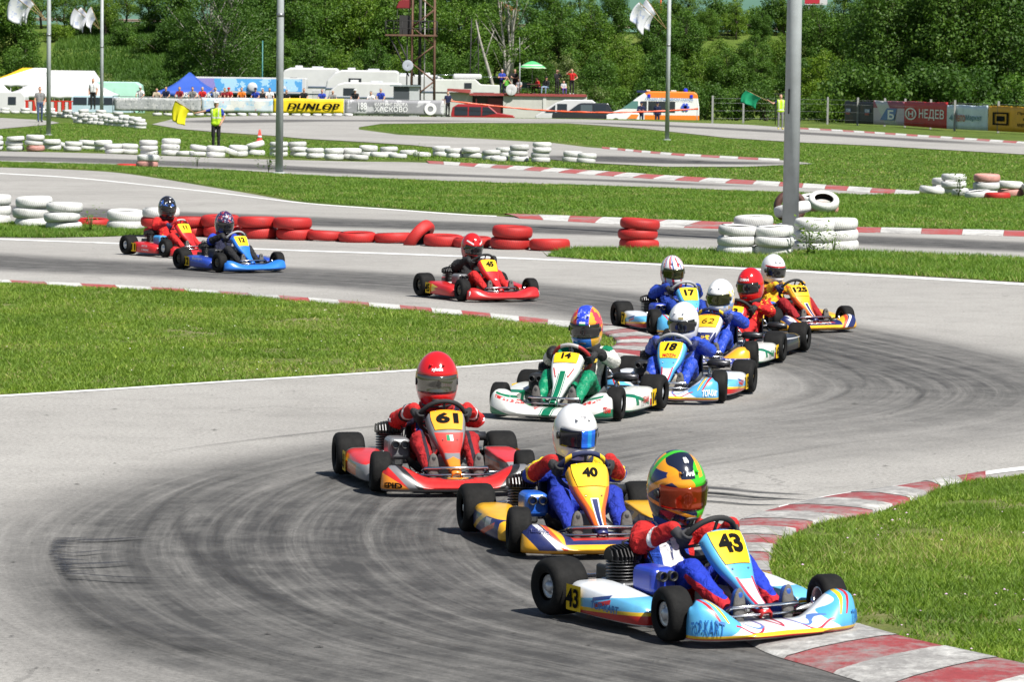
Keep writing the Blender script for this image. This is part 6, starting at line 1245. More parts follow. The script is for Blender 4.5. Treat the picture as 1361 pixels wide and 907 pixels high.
def vehicle(name, px0, px1, Y, prof, mat, label, cat, width=1.8, wheels=(), windows=(), flip=False, z=None, bevel=.06, tum=.12, group=None, extra=()):
    """profile in metres with x=0 at its left end as seen"""
    x0 = X(px0, Y); L = max(p[0] for p in prof); k = (X(px1, Y)-x0)/L
    o = empty(name, (x0, Y, terrain(x0, Y) if z is None else z), label=label, cat=cat, group=group)
    fx = (lambda x: (L-x)*k) if flip else (lambda x: x*k)
    extr('body', [(fx(x), zz) for x, zz in prof], -width/2, width/2, mat, o, bevel, tum)
    for poly, m, nm in windows:
        zs = [p[1] for p in prof]; zm, zM = min(zs), max(zs); ins = lambda z_: tum*max(0, (z_-zm)/(zM-zm)-.45)
        mb = MB(); n = len(poly); q = [(fx(x), -width/2+ins(zz)-.012, zz) for x, zz in poly]; mb.add(q+[(a, b+.03, c) for a, b, c in q], [tuple(range(n)), tuple(reversed(range(n, 2*n)))]+[(i, n+i, n+(i+1) % n, (i+1) % n) for i in range(n)], 0, False); mb.build(nm, m, o)
    for x, r in wheels: wheel_at(o, fx(x), -width/2+.1, r); wheel_at(o, fx(x), width/2-.1, r)
    return o, fx, k
def rect(x0, x1, z0, z1): return [(x0, z0), (x1, z0), (x1, z1), (x0, z1)]
def banner(A, B, z0, z1, mat, label, parent=None, cat='banner', group=None, wave=.03, seed=0):
    A, B = Vector(A), Vector(B); o = empty('banner', A, label=label, cat=cat, group=group); d = B-A; n = Vector((d.y, -d.x, 0)).normalized(); rr = random.Random(seed); p1, p2 = rr.uniform(0, 6), rr.uniform(0, 6); L = d.length
    def f(u, v): return d*u+Vector((0, 0, z0+(z1-z0)*v-.02*math.sin(u*math.pi*3+p1)*v))+n*(wave*math.sin(u*L*2.1+p1)+wave*.5*math.sin(u*L*5+v*3+p2))
    MB().grid(f, list(np.linspace(0, 1, 25)), list(np.linspace(0, 1, 6))).build('cloth', mat, o, solid=.006, recalc=False)
    def on(x, y, off=.03): return d*(.5+x/L)+Vector((0, 0, (z0+z1)/2+y))+n*(off+wave*1.5)
    return o, on, L
# ---- left: tents
M_TENT = W_('tent_white', (.66, .66, .66), rough=.6, var=.06); M_TENTY = W_('tent_yellow', (.80, .48, .02), rough=.6); M_TENTB = W_('tent_blue', (.03, .09, .42), rough=.6, var=.1); M_POST = W_('tent_post', (.5, .5, .5), metal=.5)
def tent(px0, px1, py_e, pr0, pr1, py_r, Y, depth, label, mats, valance=.35):
    x0, x1, ze = X(px0, Y), X(px1, Y), Zp((px0+px1)/2, py_e, Y); a, b, zr = X(pr0, Y), X(pr1, Y), Zp((pr0+pr1)/2, py_r, Y+depth/2)
    o = empty('tent', (0, Y, 0), label=label, cat='tent', group='paddock tents'); d = depth
    def sag(P, Q, R_, S, mat, nm='roof_panel'):
        P, Q, R_, S = map(Vector, (P, Q, R_, S)); mb = MB(); mb.grid(lambda u, v: P.lerp(Q, u).lerp(S.lerp(R_, u), v)-Vector((0, 0, .35*math.sin(math.pi*v)*(.6 if v else 0)))*(1-.0*u), list(np.linspace(0, 1, 9)), list(np.linspace(0, 1, 7))); mb.build(nm, mat, o, solid=.01)
    sag((x0, 0, ze), (x1, 0, ze), (b, d/2, zr), (a, d/2, zr), mats[0]); sag((x0, d, ze), (x1, d, ze), (b, d/2, zr), (a, d/2, zr), mats[0])
    sag((x0, 0, ze), (x0, d, ze), (a, d/2+.01, zr), (a, d/2-.01, zr), mats[1]); sag((x1, 0, ze), (x1, d, ze), (b, d/2+.01, zr), (b, d/2-.01, zr), mats[2])
    mb = MB(); mb.grid(lambda u, v: Vector((x0+(x1-x0)*u, -.02, ze-valance*v*(1-.25*abs(math.sin(u*math.pi*6))))), list(np.linspace(0, 1, 49)), [0, .5, 1]); mb.build('valance', mats[0], o, solid=.01)
    for xx in (x0+.05, (x0+x1)/2, x1-.05):
        for yy in (.05, d-.05): MB().tube([(xx, yy, Z0), (xx, yy, ze)], .03, 6).build('post', M_POST, o)
    return o, x0, x1, ze, zr
_a, _b, _z0, _z1 = X(-34, 272), X(24, 272), Zp(14, 110, 272), Zp(41, 90, 274.5)
tent(-34, 62, 110, 24, 58, 90, 272, 5, 'white tent with yellow end panel at far left', (gmat('tent_white_yellow', (.66, .66, .66), [(f'x < {_a+.9:.3f}+(z-{_z0:.3f})*{(_b-_a)/(_z1-_z0):.3f}', (.80, .48, .02))], rough=.6, var=.06), M_TENTY, M_TENT))
tent(8, 150, 125.5, 52, 112, 99, 257, 4.5, 'broad white tent nearest the far left pole', (M_TENT, M_TENT, M_TENT))
tent(30, 138, 116, 58, 120, 93.5, 268, 5, 'second white tent rising behind the broad one', (M_TENT, M_TENT, W_('tent_end_panel', (.66, .66, .66), rough=.6)))  # right end panel in the same white as the rest
tent(-40, 12, 124, -22, -4, 108, 262, 4, 'small white tent cut off by the left edge', (M_TENT, M_TENT, M_TENT))
o, x0, x1, ze, zr = tent(207, 287, 122, 247, 249, 96, 256, 5, 'blue pyramid tent with white lettering on its valance', (M_TENTB, M_TENTB, M_TENTB), .42)
lettering('lettering', 'HUSMOTOR', plane_fn(((x0+x1)/2+.6, -.06, ze-.2), (1, 0, 0), (0, 0, 1), .0), T_WHT, o, width=2.6, bold=.03)
# ---- left: mint van, pale minibus, caravan, barrier
vehicle('panel_van', 118, 191, 266, [(0, .4), (0, 2.6), (.25, 2.85), (4.3, 2.85), (4.75, 2.6), (4.9, 1.4), (4.9, .4)], W_('body_mint', (.42, .72, .58), coat=.3), 'tall pale mint green van behind the white tents', 'van', 2., [(1., .36), (4., .36)], [(rect(.3, 2.1, 1.0, 2.4), W_('body_mint', (.42, .72, .58)), 'side_panel'), (rect(2.4, 4.2, 1.0, 2.4), W_('body_mint', (.42, .72, .58)), 'side_panel')])
vehicle('estate_car', 95, 176, 251, [(0, .35), (0, 1.1), (.12, 1.75), (.4, 1.86), (3.4, 1.86), (4.0, 1.25), (4.6, 1.1), (4.7, .7), (4.7, .35)], W_('body_pale_blue', (.42, .55, .62), coat=.3), 'pale blue estate car behind the tyre heap', 'car', 1.75, [(.9, .32), (3.8, .32)], [(rect(.25, 1.3, 1.2, 1.72), VGLASS, 'window'), (rect(1.4, 2.5, 1.2, 1.72), VGLASS, 'window'), ([(2.6, 1.2), (3.75, 1.2), (3.35, 1.72), (2.6, 1.72)], VGLASS, 'window')], z=-.75)
vehicle('caravan', -25, 36, 250, [(0, .5), (0, 1.7), (.3, 1.9), (3.2, 1.9), (3.5, 1.6), (3.5, .5)], VWHITE, 'low white caravan at the left edge behind the tyres', 'caravan', 2., [(1.5, .3)], [(rect(2.2, 2.8, 1.0, 1.55), VGLASS, 'window')], z=-.6)
br = empty('crowd_barrier', (0, 246.5, -.3), label='red and white crowd barrier between tents and tyres', cat='barrier')
for i in range(13):
    xa = X(34+i*4.8, 246.5); MB().box(xa, xa+.2, -.02, .02, .25, 1.02).build('slat', W_('barrier_red', (.55, .03, .02)) if i % 2 == 0 else VWHITE, br)
MB().box(X(33, 246.5), X(97, 246.5), -.03, -.022, .96, 1.04).build('rail', W_('barrier_red', (.55, .03, .02)), br)
# ---- printed trailer and motorhomes
sky_print = gmat('trailer_print', (.10, .38, .75), [('n0p6 > 0.5', (.42, .68, .85)), ('n0p9 > 0.58', (.72, .78, .82)), ('x < 1.2+1.5*n0p6', (.28, .25, .6))], rough=.35, coat=.3)
o, fx, k = vehicle('trailer', 256, 408, 270, [(0, .9), (0, 3.25), (.1, 3.32), (8.5, 3.32), (8.6, 3.25), (8.6, .9)], VWHITE, 'long white trailer with sky and cloud print', 'trailer', 2.4, [(2., .4), (3., .4)], [(rect(.35, 8.3, 2.25, 3.2), sky_print, 'side_print'), (rect(.3, 8.3, 1.2, 2.0), VBLACK, 'open_side')], bevel=.04, tum=0)
MB().ell((X(337, 270)-X(256, 270), -1.3, 2.55), (.40, .12, .38)).build('roof_dome', VWHITE, o)
MB().box(X(277, 270)-X(256, 270), X(432, 270)-X(256, 270), -3.2, -1.2, 2.02, 2.12).build('awning', W_('awning_dark', (.03, .05, .06)), o)
def motorhome(px0, px1, Y, H, label, front='left', win=()):
    prof = [(0, .5), (0, 1.5), (.35, H*.78), (1.0, H*.95), (1.6, H), (6.2, H), (6.5, H*.97), (6.6, .5)]
    o, fx, k = vehicle('motorhome', px0, px1, Y, prof, VWHITE, label, 'motorhome', 2.2, [(1.2, .34), (5.2, .34)], win, flip=front == 'right', bevel=.12)
    extr('trim_strip', [(fx(.2), H*.62), (fx(6.4), H*.62), (fx(6.4), H*.64), (fx(.2), H*.64)], -1.125, -1.09, W_('trim_blue', (.12, .16, .25)), o, 0); extr('door', [(fx(3.9), .7), (fx(4.6), .7), (fx(4.6), 2.3), (fx(3.9), 2.3)], -1.115, -1.09, W_('door_offwhite', (.5, .5, .5)), o, 0)
    MB().box(fx(2.4)-.3, fx(2.4)+.3, -.4, .3, H-.02, H+.18).build('roof_hatch', VWHITE, o, bevel=.04); MB().box(fx(4.3)-.45, fx(4.3)+.45, -.4, .4, H-.02, H+.12).build('roof_hatch', W_('hatch_grey', (.5, .52, .55)), o, bevel=.04)
    return o
mw = lambda *r: [(rect(*q), VGLASS, 'window') for q in r]
motorhome(366, 452, 283, 4.15, 'rearmost white motorhome, left, above the yellow banner', 'left', mw((1.6, 2.3, 3.1, 3.35)))
motorhome(430, 532, 276, 4.0, 'large white motorhome with rounded front in the middle', 'left', mw((2.2, 3.3, 2.9, 3.35), (1.1, 1.5, 2.5, 2.7)))
motorhome(505, 602, 285, 3.7, 'white motorhome partly behind the lattice tower', 'right', mw((3.0, 3.8, 2.6, 2.9)))
motorhome(434, 536, 262, 3.05, 'low white motorhome with two black windows', 'left', mw((1.5, 2.5, 2.05, 2.6), (2.9, 5.6, 1.15, 1.75)))
o, fx, k = vehicle('caravan', 574, 664, 279, [(0, 2.75), (.1, 3.35), (3.2, 3.4), (3.6, 3.0), (5.0, 2.95), (5.0, 2.5), (4.9, .5), (.3, .5), (.25, 2.3)], W_('body_offwhite', (.6, .61, .58)), 'cream motorhome with roof box behind the red roof', 'motorhome', 2.2, [(1., .34), (4., .34)], [(rect(2.4, 2.95, 2.65, 3.1), VGLASS, 'window'), (rect(.3, 4.6, 2.25, 2.35), VBLACK, 'trim_strip')])
MB().box(1.7, 4.0, -.6, .4, 3.42, 3.82).build('roof_box', VWHITE, o, bevel=.15, seg=3)
rk = MB(); rk.tube([(.15, -1., 3.4), (.15, -1., 3.72), (1.7, -1., 3.72), (1.7, -1., 3.42)], .02, 5).tube([(4.0, -1., 3.42), (4.0, -1., 3.6), (5.2, -1., 3.6)], .02, 5); rk.build('roof_rack', M_STEEL, o)
# ---- lattice tower with platform
TY = 252.; TX = X(562, TY); M_TRUST = gmat('rusty_steel', (.16, .085, .055), rough=.8, var=.5, vs=1.2); M_TDARK = gmat('dark_steel', (.03, .028, .028), rough=.7)
tw = empty('lattice_tower', (TX, TY, Z0), label='rusty steel lattice tower with a railed platform', cat='tower'); hw = .84; TH = 12
for sx in (-1, 1):
    for sy in (-1, 1): MB().tube([(sx*hw, sy*hw, 0), (sx*hw*.92, sy*hw*.92, TH)], .075, 4).build('leg', M_TRUST, tw)
for i in range(9):
    z = .6+i*1.3
    for sy in (-1, 1):
        MB().tube([(-hw*.97, sy*hw*.97, z if i % 2 else z+1.3), (hw*.97, sy*hw*.97, z+1.3 if i % 2 else z)], .045, 4).build('brace', M_TRUST, tw)
    for sx in (-1, 1): MB().tube([(sx*hw*.97, -hw*.97, z), (sx*hw*.97, hw*.97, z+1.3)], .03, 4).build('brace', M_TRUST, tw)
MB().tube([(-.25, 0, 0), (-.25, 0, TH)], .12, 8).build('cable_duct', M_TDARK, tw); MB().tube([(.1, -.2, 0), (.1, -.2, TH)], .05, 6).build('cable_duct', W_('pipe_pale', (.4, .38, .36)), tw)
zp = Zp(545, 48, TY)-Z0; xl = X(512, TY)-TX; xr = X(580, TY)-TX
MB().box(xl, xr, -1.2, 1.2, zp, zp+.12).build('platform', M_TRUST, tw)
for yy in (-1.15, 1.15):
    rl = MB().tube([(xl, yy, zp+1.1), (xr, yy, zp+1.1)], .022, 4).tube([(xl, yy, zp+.55), (xr, yy, zp+.55)], .016, 4)
    for q in np.linspace(xl, xr, 7): rl.tube([(q, yy, zp), (q, yy, zp+1.1)], .02, 4)
    rl.build('railing', M_TDARK, tw)
for xa, xb in ((xl+.3, -1.0), (-1.9, -.6)): MB().tube([(xa, -.9, zp), (xb, -.6, zp-2.9)], .06, 5).build('strut', M_TDARK, tw)
MB().tube([(X(541, TY)-TX, -.8, 1.0), (X(541, TY)-TX, -.8, zp)], .05, 5).build('strut', M_TDARK, tw)
xc = X(531, TY)-TX; MB().box(xc-.05, xc+.75, -.5, .5, zp+.12, zp+1.5).build('control_cabinet', M_TDARK, tw)
extr('cab_roof', [(xc-.3, zp+2.0), (xc-.1, zp+2.5), (xc+.2, zp+2.65), (xc+.75, zp+2.65), (xc+.75, zp+2.0)], -.6, .6, W_('cab_red', (.22, .02, .025)), tw, .05)
for q in (xc-.2, xc+.65): MB().tube([(q, -.5, zp+.1), (q, -.5, zp+2.1)], .025, 4).build('post', M_TDARK, tw)
dd = empty('satellite_dish', at(542, 87, TY-1.2), label='grey round dish on the lattice tower', cat='dish'); MB().lathe([(.0, .10), (.2, .08), (.38, .0), (.40, -.01), (.38, -.02), (0, .06)], 20, 'Y').build('reflector', W_('dish_grey', (.42, .45, .5)), dd, recalc=True); MB().tube([(0, 0, 0), (0, .9, -.1)], .03, 5).build('arm', M_TDARK, dd)
# second, distant mast
m2 = empty('lattice_mast', (X(630, 318), 318, -.75), label='thin dark lattice mast in the shade of the trees', cat='mast')
for sx in (-1, 1): MB().tube([(sx*.45, 0, 0), (sx*.3, 0, 9.)], .05, 4).build('leg', M_TDARK, m2)
for i in range(7): MB().tube([(-.42, 0, i*1.25), (.4, 0, i*1.25+1.25)], .03, 4).build('brace', M_TDARK, m2)
# grey hut at the tower foot
ht = empty('hut', (X(523, 249), 249, -.7), label='small grey metal hut at the foot of the tower', cat='hut'); hx = X(557, 249)-X(523, 249); hz = Zp(540, 113, 249)+.7
MB().box(0, hx*.62, 0, 1.5, 0, hz-.1).build('door_panel', W_('hut_dark', (.07, .08, .09), vs=4), ht); MB().box(hx*.62, hx, -.02, 1.5, 0, hz-.1).build('side_panel', W_('hut_pale', (.5, .52, .53)), ht); MB().box(-.25, hx+.1, -.2, 1.7, hz-.09, hz).build('roof', W_('hut_roof', (.22, .27, .28)), ht)
# ---- banner fence on the left
fn = empty('spectator_fence', (0, FENCE_Y, 0), label='tubular spectator fence carrying the banners on the left', cat='fence'); fxa, fxb = X(150, FENCE_Y), X(592, FENCE_Y)
MB().tube([(fxa, 0, 1.12), (fxb, 0, 1.12)], .025, 6).build('rail', VGREY, fn); MB().tube([(fxa, 0, .15), (fxb, 0, .15)], .02, 6).build('rail', VGREY, fn)
for q in np.linspace(fxa, fxb, 13): MB().tube([(q, .03, 0), (q, .03, 1.12)], .025, 6).build('post', VGREY, fn)
by = FENCE_Y-.08
def lban(px0, px1, z0, z1, mat, label, seed=0): return banner((X(px0, by), by, 0), (X(px1, by), by, 0), z0, z1, mat, label, group='banners on the spectator fence', seed=seed)
net = gmat('banner_net', (.36, .37, .38), [('n3 > 0.56', (.5, .5, .5)), ('n7 > 0.60', (.16, .17, .18))], rough=.8); pale = gmat('banner_pale', (.55, .62, .68), [('n1p3 > 0.56', (.35, .55, .72)), ('n2p2 > 0.63', (.6, .25, .28)), ('n0p8 > 0.58', (.68, .68, .66))], rough=.7)
lban(152, 267, .12, 1.05, net, 'grey mesh sheet on the left part of the fence', 1); lban(268, 363, .12, 1.1, pale, 'pale blue printed banner left of the yellow one', 2)
o, on, L = lban(363.5, 457, .1, 1.13, W_('banner_yellow', (.80, .58, .01), rough=.6, var=.06), 'bright yellow banner with bold black lettering', 3)
for _k in range(5): lettering('lettering', 'DUNLOP', lambda x, y: on(x+.35+(.022*_k-.044), y-.02, .03+.002*_k), T_BLK, o, width=3.6, height=.44, bold=.0, shear=.25, spacing=1.1)
MB().poly([on(-2.0, .02), on(-2.0, -.26), on(-1.75, -.12)]).build('arrow_mark', T_BLK, o)
gb = gmat('banner_grey', (.27, .27, .29), [('n1p2 > 0.56', (.5, .5, .52))], rough=.7); o, on, L = lban(458, 590, .05, 1.1, gb, 'grey banner with white lettering and a white wheel emblem', 4)
lettering('lettering', 'КАРТИНГ ПИСТА', lambda x, y: on(x-.2, y+.23), T_WHT, o, width=2.3, height=.24, bold=.012); lettering('lettering', 'ХАСКОВО', lambda x, y: on(x-.2, y-.1), T_WHT, o, width=2.3, height=.36, bold=.012)
mb = MB(); mb.add([on(2.55+r*math.cos(t), -.05+r*math.sin(t)) for t in np.linspace(0, 2*math.pi, 25)[:-1] for r in (.2, .42)], [(2*i, 2*i+1, (2*i+3) % 48, (2*i+2) % 48) for i in range(24)], 0, False); mb.build('wheel_emblem', T_WHT, o)
lettering('lettering', '188', lambda x, y: on(x-2.2, y+.1), T_WHT, o, width=.6, height=.5, bold=.02)
# ---- block building with red roof and the party on top
BY = 258.; zr_ = Zp(700, 125.5, BY); M_WALL = gmat('wall_panel', (.55, .54, .50), rough=.8, var=.15, vs=.7, dirt=.15); M_ROOFR = gmat('roof_red', (.33, .06, .055), rough=.7, var=.3, vs=1.)
bd = empty('building', (0, BY, Z0), label='low pale panelled building with flat red roof', cat='building'); bxs = [X(q, BY) for q in (598, 628, 669, 724, 778)]
for xa, xb in ((bxs[2], bxs[3]-.12), (bxs[3]+.12, bxs[4]-.12)): MB().box(xa, xb, 0, 6, 0, zr_-Z0-.12).build('wall', M_WALL, bd)
for q in (bxs[3], bxs[4]): MB().box(q-.12, q+.12, -.06, 6, 0, zr_-Z0-.12).build('pilaster', W_('pilaster', (.62, .61, .58)), bd)
MB().box(bxs[0], bxs[1], .3, 6, 0, Zp(610, 123, BY)-Z0).build('wall', M_WALL, bd); MB().box(bxs[1], bxs[2], .8, 6, 0, zr_-Z0-.15).build('recess_wall', W_('recess', (.10, .085, .08)), bd)
MB().box(bxs[1]+.25, bxs[1]+.33, .0, .8, 0, zr_-Z0-.3).build('door', W_('door_maroon', (.13, .02, .02)), bd); MB().box(bxs[2]-1.15, bxs[2]-.02, .2, .26, 0, zr_-Z0-.3).build('door', W_('door_maroon', (.13, .02, .02)), bd)
MB().box(bxs[1]-.2, bxs[4]+.1, -.15, 6.2, zr_-Z0-.118, zr_-Z0+.05).build('roof', M_ROOFR, bd); extr('roof', [(bxs[0]-.2, zr_-Z0+.18), (bxs[1]-.21, zr_-Z0+.05), (bxs[1]-.21, zr_-Z0+.3), (bxs[0]-.2, zr_-Z0+.36)], -.1, 6.2, M_ROOFR, bd, 0)
ZR = zr_+.05
def onroof(px, dy=1.0): p = at(px, 124, BY+dy); return Vector((p.x, BY+dy, ZR))
G_R = 'people on the red roof'
person(onroof(667, 2), 0, 'blue', 'navy', 'grey haired man in blue standing at the left of the roof', G_R, arms=('cross', 'cross'), hair=HAIRG, h=1.78); person(onroof(673, .8), R(20), 'green', 'black', 'person in bright green on the roof holding binoculars', G_R, arms=('face', 'face'), sit=True, h=1.75)
person(onroof(684, 2.2), 0, 'black', 'black', 'man in black with white collar standing behind the green shirt', G_R, arms=('front', 'front'), h=1.82); person(onroof(690, 1.2), R(-30), 'lightgrey', 'grey', 'small seated figure in pale grey beside the roof mast', G_R, sit=True, arms=('lap', 'lap'), h=1.5)
person(onroof(716, 1.6), R(-60), 'red', 'black', 'seated person in red leaning over the table under the parasol', G_R, sit=True, arms=('front', 'front'), lean=.25, h=1.7); person(onroof(726, 1.0), R(-25), 'black', 'palejeans', 'seated man in dark jacket and pale jeans', G_R, sit=True, arms=('lap', 'lap'), cap='black', sleeves=True, h=1.78)
person(onroof(740, 1.8), R(30), 'black', 'black', 'man all in black standing right of the parasol', G_R, arms=('front', 'face'), sleeves=True, h=1.82); person(onroof(749, .9), R(10), 'lightgrey', 'purple', 'child in grey sitting between the two standing men', G_R, sit=True, arms=('lap', 'lap'), h=1.35); person(onroof(760, 1.4), R(-10), 'red', 'black', 'man in red shirt shading his eyes at the roof end', G_R, arms=('brow', 'hips'), hair=HAIRB, h=1.88, shoes=VWHITE)
M_CHAIR = W_('chair_green', (.02, .07, .05)); 
def chair(P, label, rz=0.):
    o = empty('plastic_chair', P, rz, label, 'chair', 'chairs on the roof'); MB().box(-.22, .22, -.22, .22, .41, .45).build('seat', M_CHAIR, o); MB().box(-.22, .22, .19, .23, .45, .85).build('backrest', M_CHAIR, o)
    for sx in (-1, 1):
        for sy in (-1, 1): MB().tube([(sx*.19, sy*.19, 0), (sx*.19, sy*.19, .42)], .022, 5).build('leg', M_CHAIR, o)
for px, l, d in ((673, 'dark plastic chair under the person in green', .9), (696, 'empty dark plastic chair by the roof mast', 1.4), (701, 'empty dark plastic chair left of the parasol pole', 1.9), (726, 'dark plastic chair under the man in pale jeans', 1.1), (749, 'dark plastic chair under the child in grey', 1.)): chair(onroof(px, d), l)
tbq = empty('table', onroof(709, 1.3), label='small dark table under the green parasol', cat='table'); MB().box(-.5, .5, -.4, .4, .70, .74).build('table_top', W_('table_brown', (.16, .07, .06)), tbq)
for sx in (-1, 1):
    for sy in (-1, 1): MB().tube([(sx*.42, sy*.32, 0), (sx*.42, sy*.32, .7)], .025, 5).build('leg', VBLACK, tbq)
pz = empty('parasol', onroof(707, 1.6), label='green and white parasol on the red roof', cat='parasol'); MB().tube([(0, 0, 0), (0, 0, 2.45)], .025, 6).build('pole', VGREY, pz)
par = gmat('parasol_green', (.08, .50, .16), [('abs(z-2.14) < 0.04', (.55, .68, .5)), ('z < 1.98', (.45, .62, .4))], rough=.7)
mb = MB(); mb.grid(lambda u, v: Vector((1.05*v*math.cos(u), 1.05*v*math.sin(u), 2.45-.52*v**1.5-.03*abs(math.sin(u*4))*v)), list(np.linspace(0, 2*math.pi, 33)[:-1]), list(np.linspace(.02, 1, 7)), closed_u=True); mb.build('canopy', par, pz, solid=.008)
for k in range(8): t = k*math.pi/4; MB().tube([(0, 0, 2.05), (.6*math.cos(t), .6*math.sin(t), 2.2)], .008, 4).build('rib', VGREY, pz)
d2 = empty('satellite_dish', onroof(679.5, -.3)+Vector((0, 0, .28)), label='white satellite dish on the edge of the red roof', cat='dish'); MB().lathe([(.0, .12), (.25, .09), (.40, .02), (.42, 0), (.40, -.012), (0, .08)], 24, 'Y').build('reflector', VWHITE, d2); MB().tube([(0, .1, 0), (0, .3, -.28)], .03, 5).build('bracket', VGREY, d2); MB().tube([(0, 0, -.35), (0, -.45, -.05)], .015, 5).build('feed_arm', VGREY, d2)
ms = empty('mast', onroof(690.5, .1), label='thin grey mast on the roof edge', cat='mast'); MB().tube([(0, 0, 0), (0, 0, 2.3)], .045, 6).build('tube', VGREY, ms); MB().tube([(0, 0, 2.3), (-.05, 0, 4.2)], .02, 6).build('aerial', VGREY, ms)
# ---- parked cars
suv = [(0, .4), (0, .9), (.15, 1.05), (1.2, 1.15), (1.95, 1.68), (2.2, 1.75), (4.1, 1.75), (4.5, 1.1), (4.55, .4)]
vehicle('car', 600, 686, 247.5, [(0, .35), (0, 1.1), (.1, 1.55), (.5, 1.78), (2.6, 1.78), (3.3, 1.2), (4.5, 1.02), (4.65, .75), (4.65, .35)], W_('body_red', (.33, .012, .016), coat=.6, rough=.3), 'red car parked left of the building door', 'car', 1.75, [(.9, .33), (3.8, .33)], [(rect(.25, 1.2, 1.0, 1.6), VGLASS, 'window'), (rect(1.3, 2.15, 1.0, 1.6), VGLASS, 'window'), ([(2.25, 1.0), (3.25, 1.15), (2.65, 1.6), (2.25, 1.6)], VGLASS, 'window')], z=-.92)
vehicle('van', 712, 792, 252, [(0, .35), (0, .8), (.25, .95), (1.5, 1.75), (2.2, 2.0), (4.3, 2.0), (4.6, 1.8), (4.6, .35)], VWHITE, 'white van parked against the pale wall', 'van', 1.9, [(.9, .33), (3.8, .33)], [([(.7, 1.05), (1.5, 1.05), (1.5, 1.62)], VGLASS, 'window'), (rect(1.65, 2.4, 1.05, 1.7), VGLASS, 'window')])
vehicle('car', 734, 816, 248.5, suv, W_('body_black', (.02, .022, .028), coat=.7, rough=.25), 'dark estate car in front of the white van', 'car', 1.8, [(.95, .34), (3.7, .34)], [([(1.35, 1.12), (2.0, 1.12), (2.0, 1.6)], VGLASS, 'window'), (rect(2.1, 2.95, 1.15, 1.62), W_('glass_mid', (.08, .1, .11), rough=.08), 'window'), (rect(3.05, 3.95, 1.15, 1.62), VGLASS, 'window')], z=-.70)
o, fx, k = vehicle('car', 806, 850, 247, [(0, .35), (0, .75), (.2, .85), (2.2, .98), (2.4, .9), (2.4, .35)], W_('body_white_orange', (.74, .74, .73), coat=.3), 'white bonnet of a car before the ambulance', 'car', 1.7, [(.7, .3)], [([(1.5, .55), (2.2, .55), (2.35, .85), (1.8, .85)], W_('stripe_orange', (.75, .2, .02)), 'orange_stripe')], z=-.55)
amb = gmat('ambulance_paint', (.76, .76, .75), [('z > 2.2 and x > 2.3+0.9*(2.65-z)', (.80, .22, .02)), ('z < 0.95 and x > 2.4', (.80, .22, .02))], rough=.35, coat=.4, var=.05)
o, fx, k = vehicle('ambulance', 813, 929, 255, [(0, .45), (0, .95), (.15, 1.15), (.95, 1.4), (1.75, 2.1), (2.35, 2.52), (2.9, 2.68), (6.1, 2.68), (6.35, 2.5), (6.5, 1.5), (6.5, .4)], amb, 'white and orange ambulance with blue lights', 'ambulance', 2.0, [(1.1, .35), (5.0, .35)], [([(.75, 1.4), (1.95, 1.4), (1.95, 1.95), (1.55, 1.95)], W_('glass_teal', (.10, .22, .20), rough=.08), 'window'), (rect(2.15, 2.6, 1.25, 1.95), VGLASS, 'window'), (rect(2.7, 4.7, 1.15, 1.95), VGLASS, 'window')], bevel=.08, tum=.1)
lettering('lettering', 'СПЕШНА МЕДИЦИНСКА ПОМОЩ', plane_fn((fx(4.25), -1.0, 2.1), (1, 0, 0), (0, 0, 1), .03), T_BLUE, o, width=3.5, height=.24, bold=.01)
for a in (90, 30, 150): MB().box(-.09, .09, -.012, .012, -.30, .30, M=Matrix.Translation((fx(5.45), -1.03, 1.55)) @ Matrix.Rotation(R(a), 4, 'Y')).build('star_emblem', st('ink_star', (.05, .1, .6)), o)
LB = W_('lamp_blue', (.02, .03, .55), rough=.15); MB().box(fx(1.85), fx(2.55), -.7, .7, 2.56, 2.72).build('light_bar', W_('lamp_dark', (.02, .03, .10), rough=.2), o, bevel=.03); MB().box(fx(2.56), fx(2.85), -.6, .6, 2.66, 2.78).build('light_bar', VWHITE, o, bevel=.03)
MB().lathe([(.16, 2.67), (.15, 2.85), (.08, 2.92), (0, 2.93)], 14, 'Z', (fx(5.5), 0, 0)).build('beacon', LB, o); MB().box(fx(4.4), fx(4.8), -.4, .4, 2.67, 2.78).build('roof_hatch', VWHITE, o, bevel=.03)
for q in (2.75, 5.9): MB().box(fx(q)-.1, fx(q)+.1, -1.02, -.95, 2.24, 2.46).build('side_lamp', LB, o)
# ---- orange tape
tp = empty('barrier_tape', label='orange plastic tape strung from the fence to the ambulance', cat='tape'); P_ = [(588, 133, 243), (650, 140, 243.5), (720, 146.5, 244), (800, 149.5, 244), (870, 148, 244.5), (928, 144.5, 245)]; L_, _ = smooth_line([at(*q) for q in P_], 50)
mb = MB(); mb.grid(lambda u, v: Vector(L_[int(u)])+Vector((0, .03*math.sin(u*.9), (.11+.03*math.sin(u*1.7))*(v-.5))), list(range(50)), [0, 1]); mb.build('tape', W_('tape_orange', (.78, .10, .03), rough=.4), tp, solid=.004)
for q in (588.5, 927): MB().tube([(X(q, 244.2), 244.2, -.7), (X(q, 244.2), 244.2, 1.3 if q < 700 else .7)], .03, 6).build('stake', VGREY, tp)
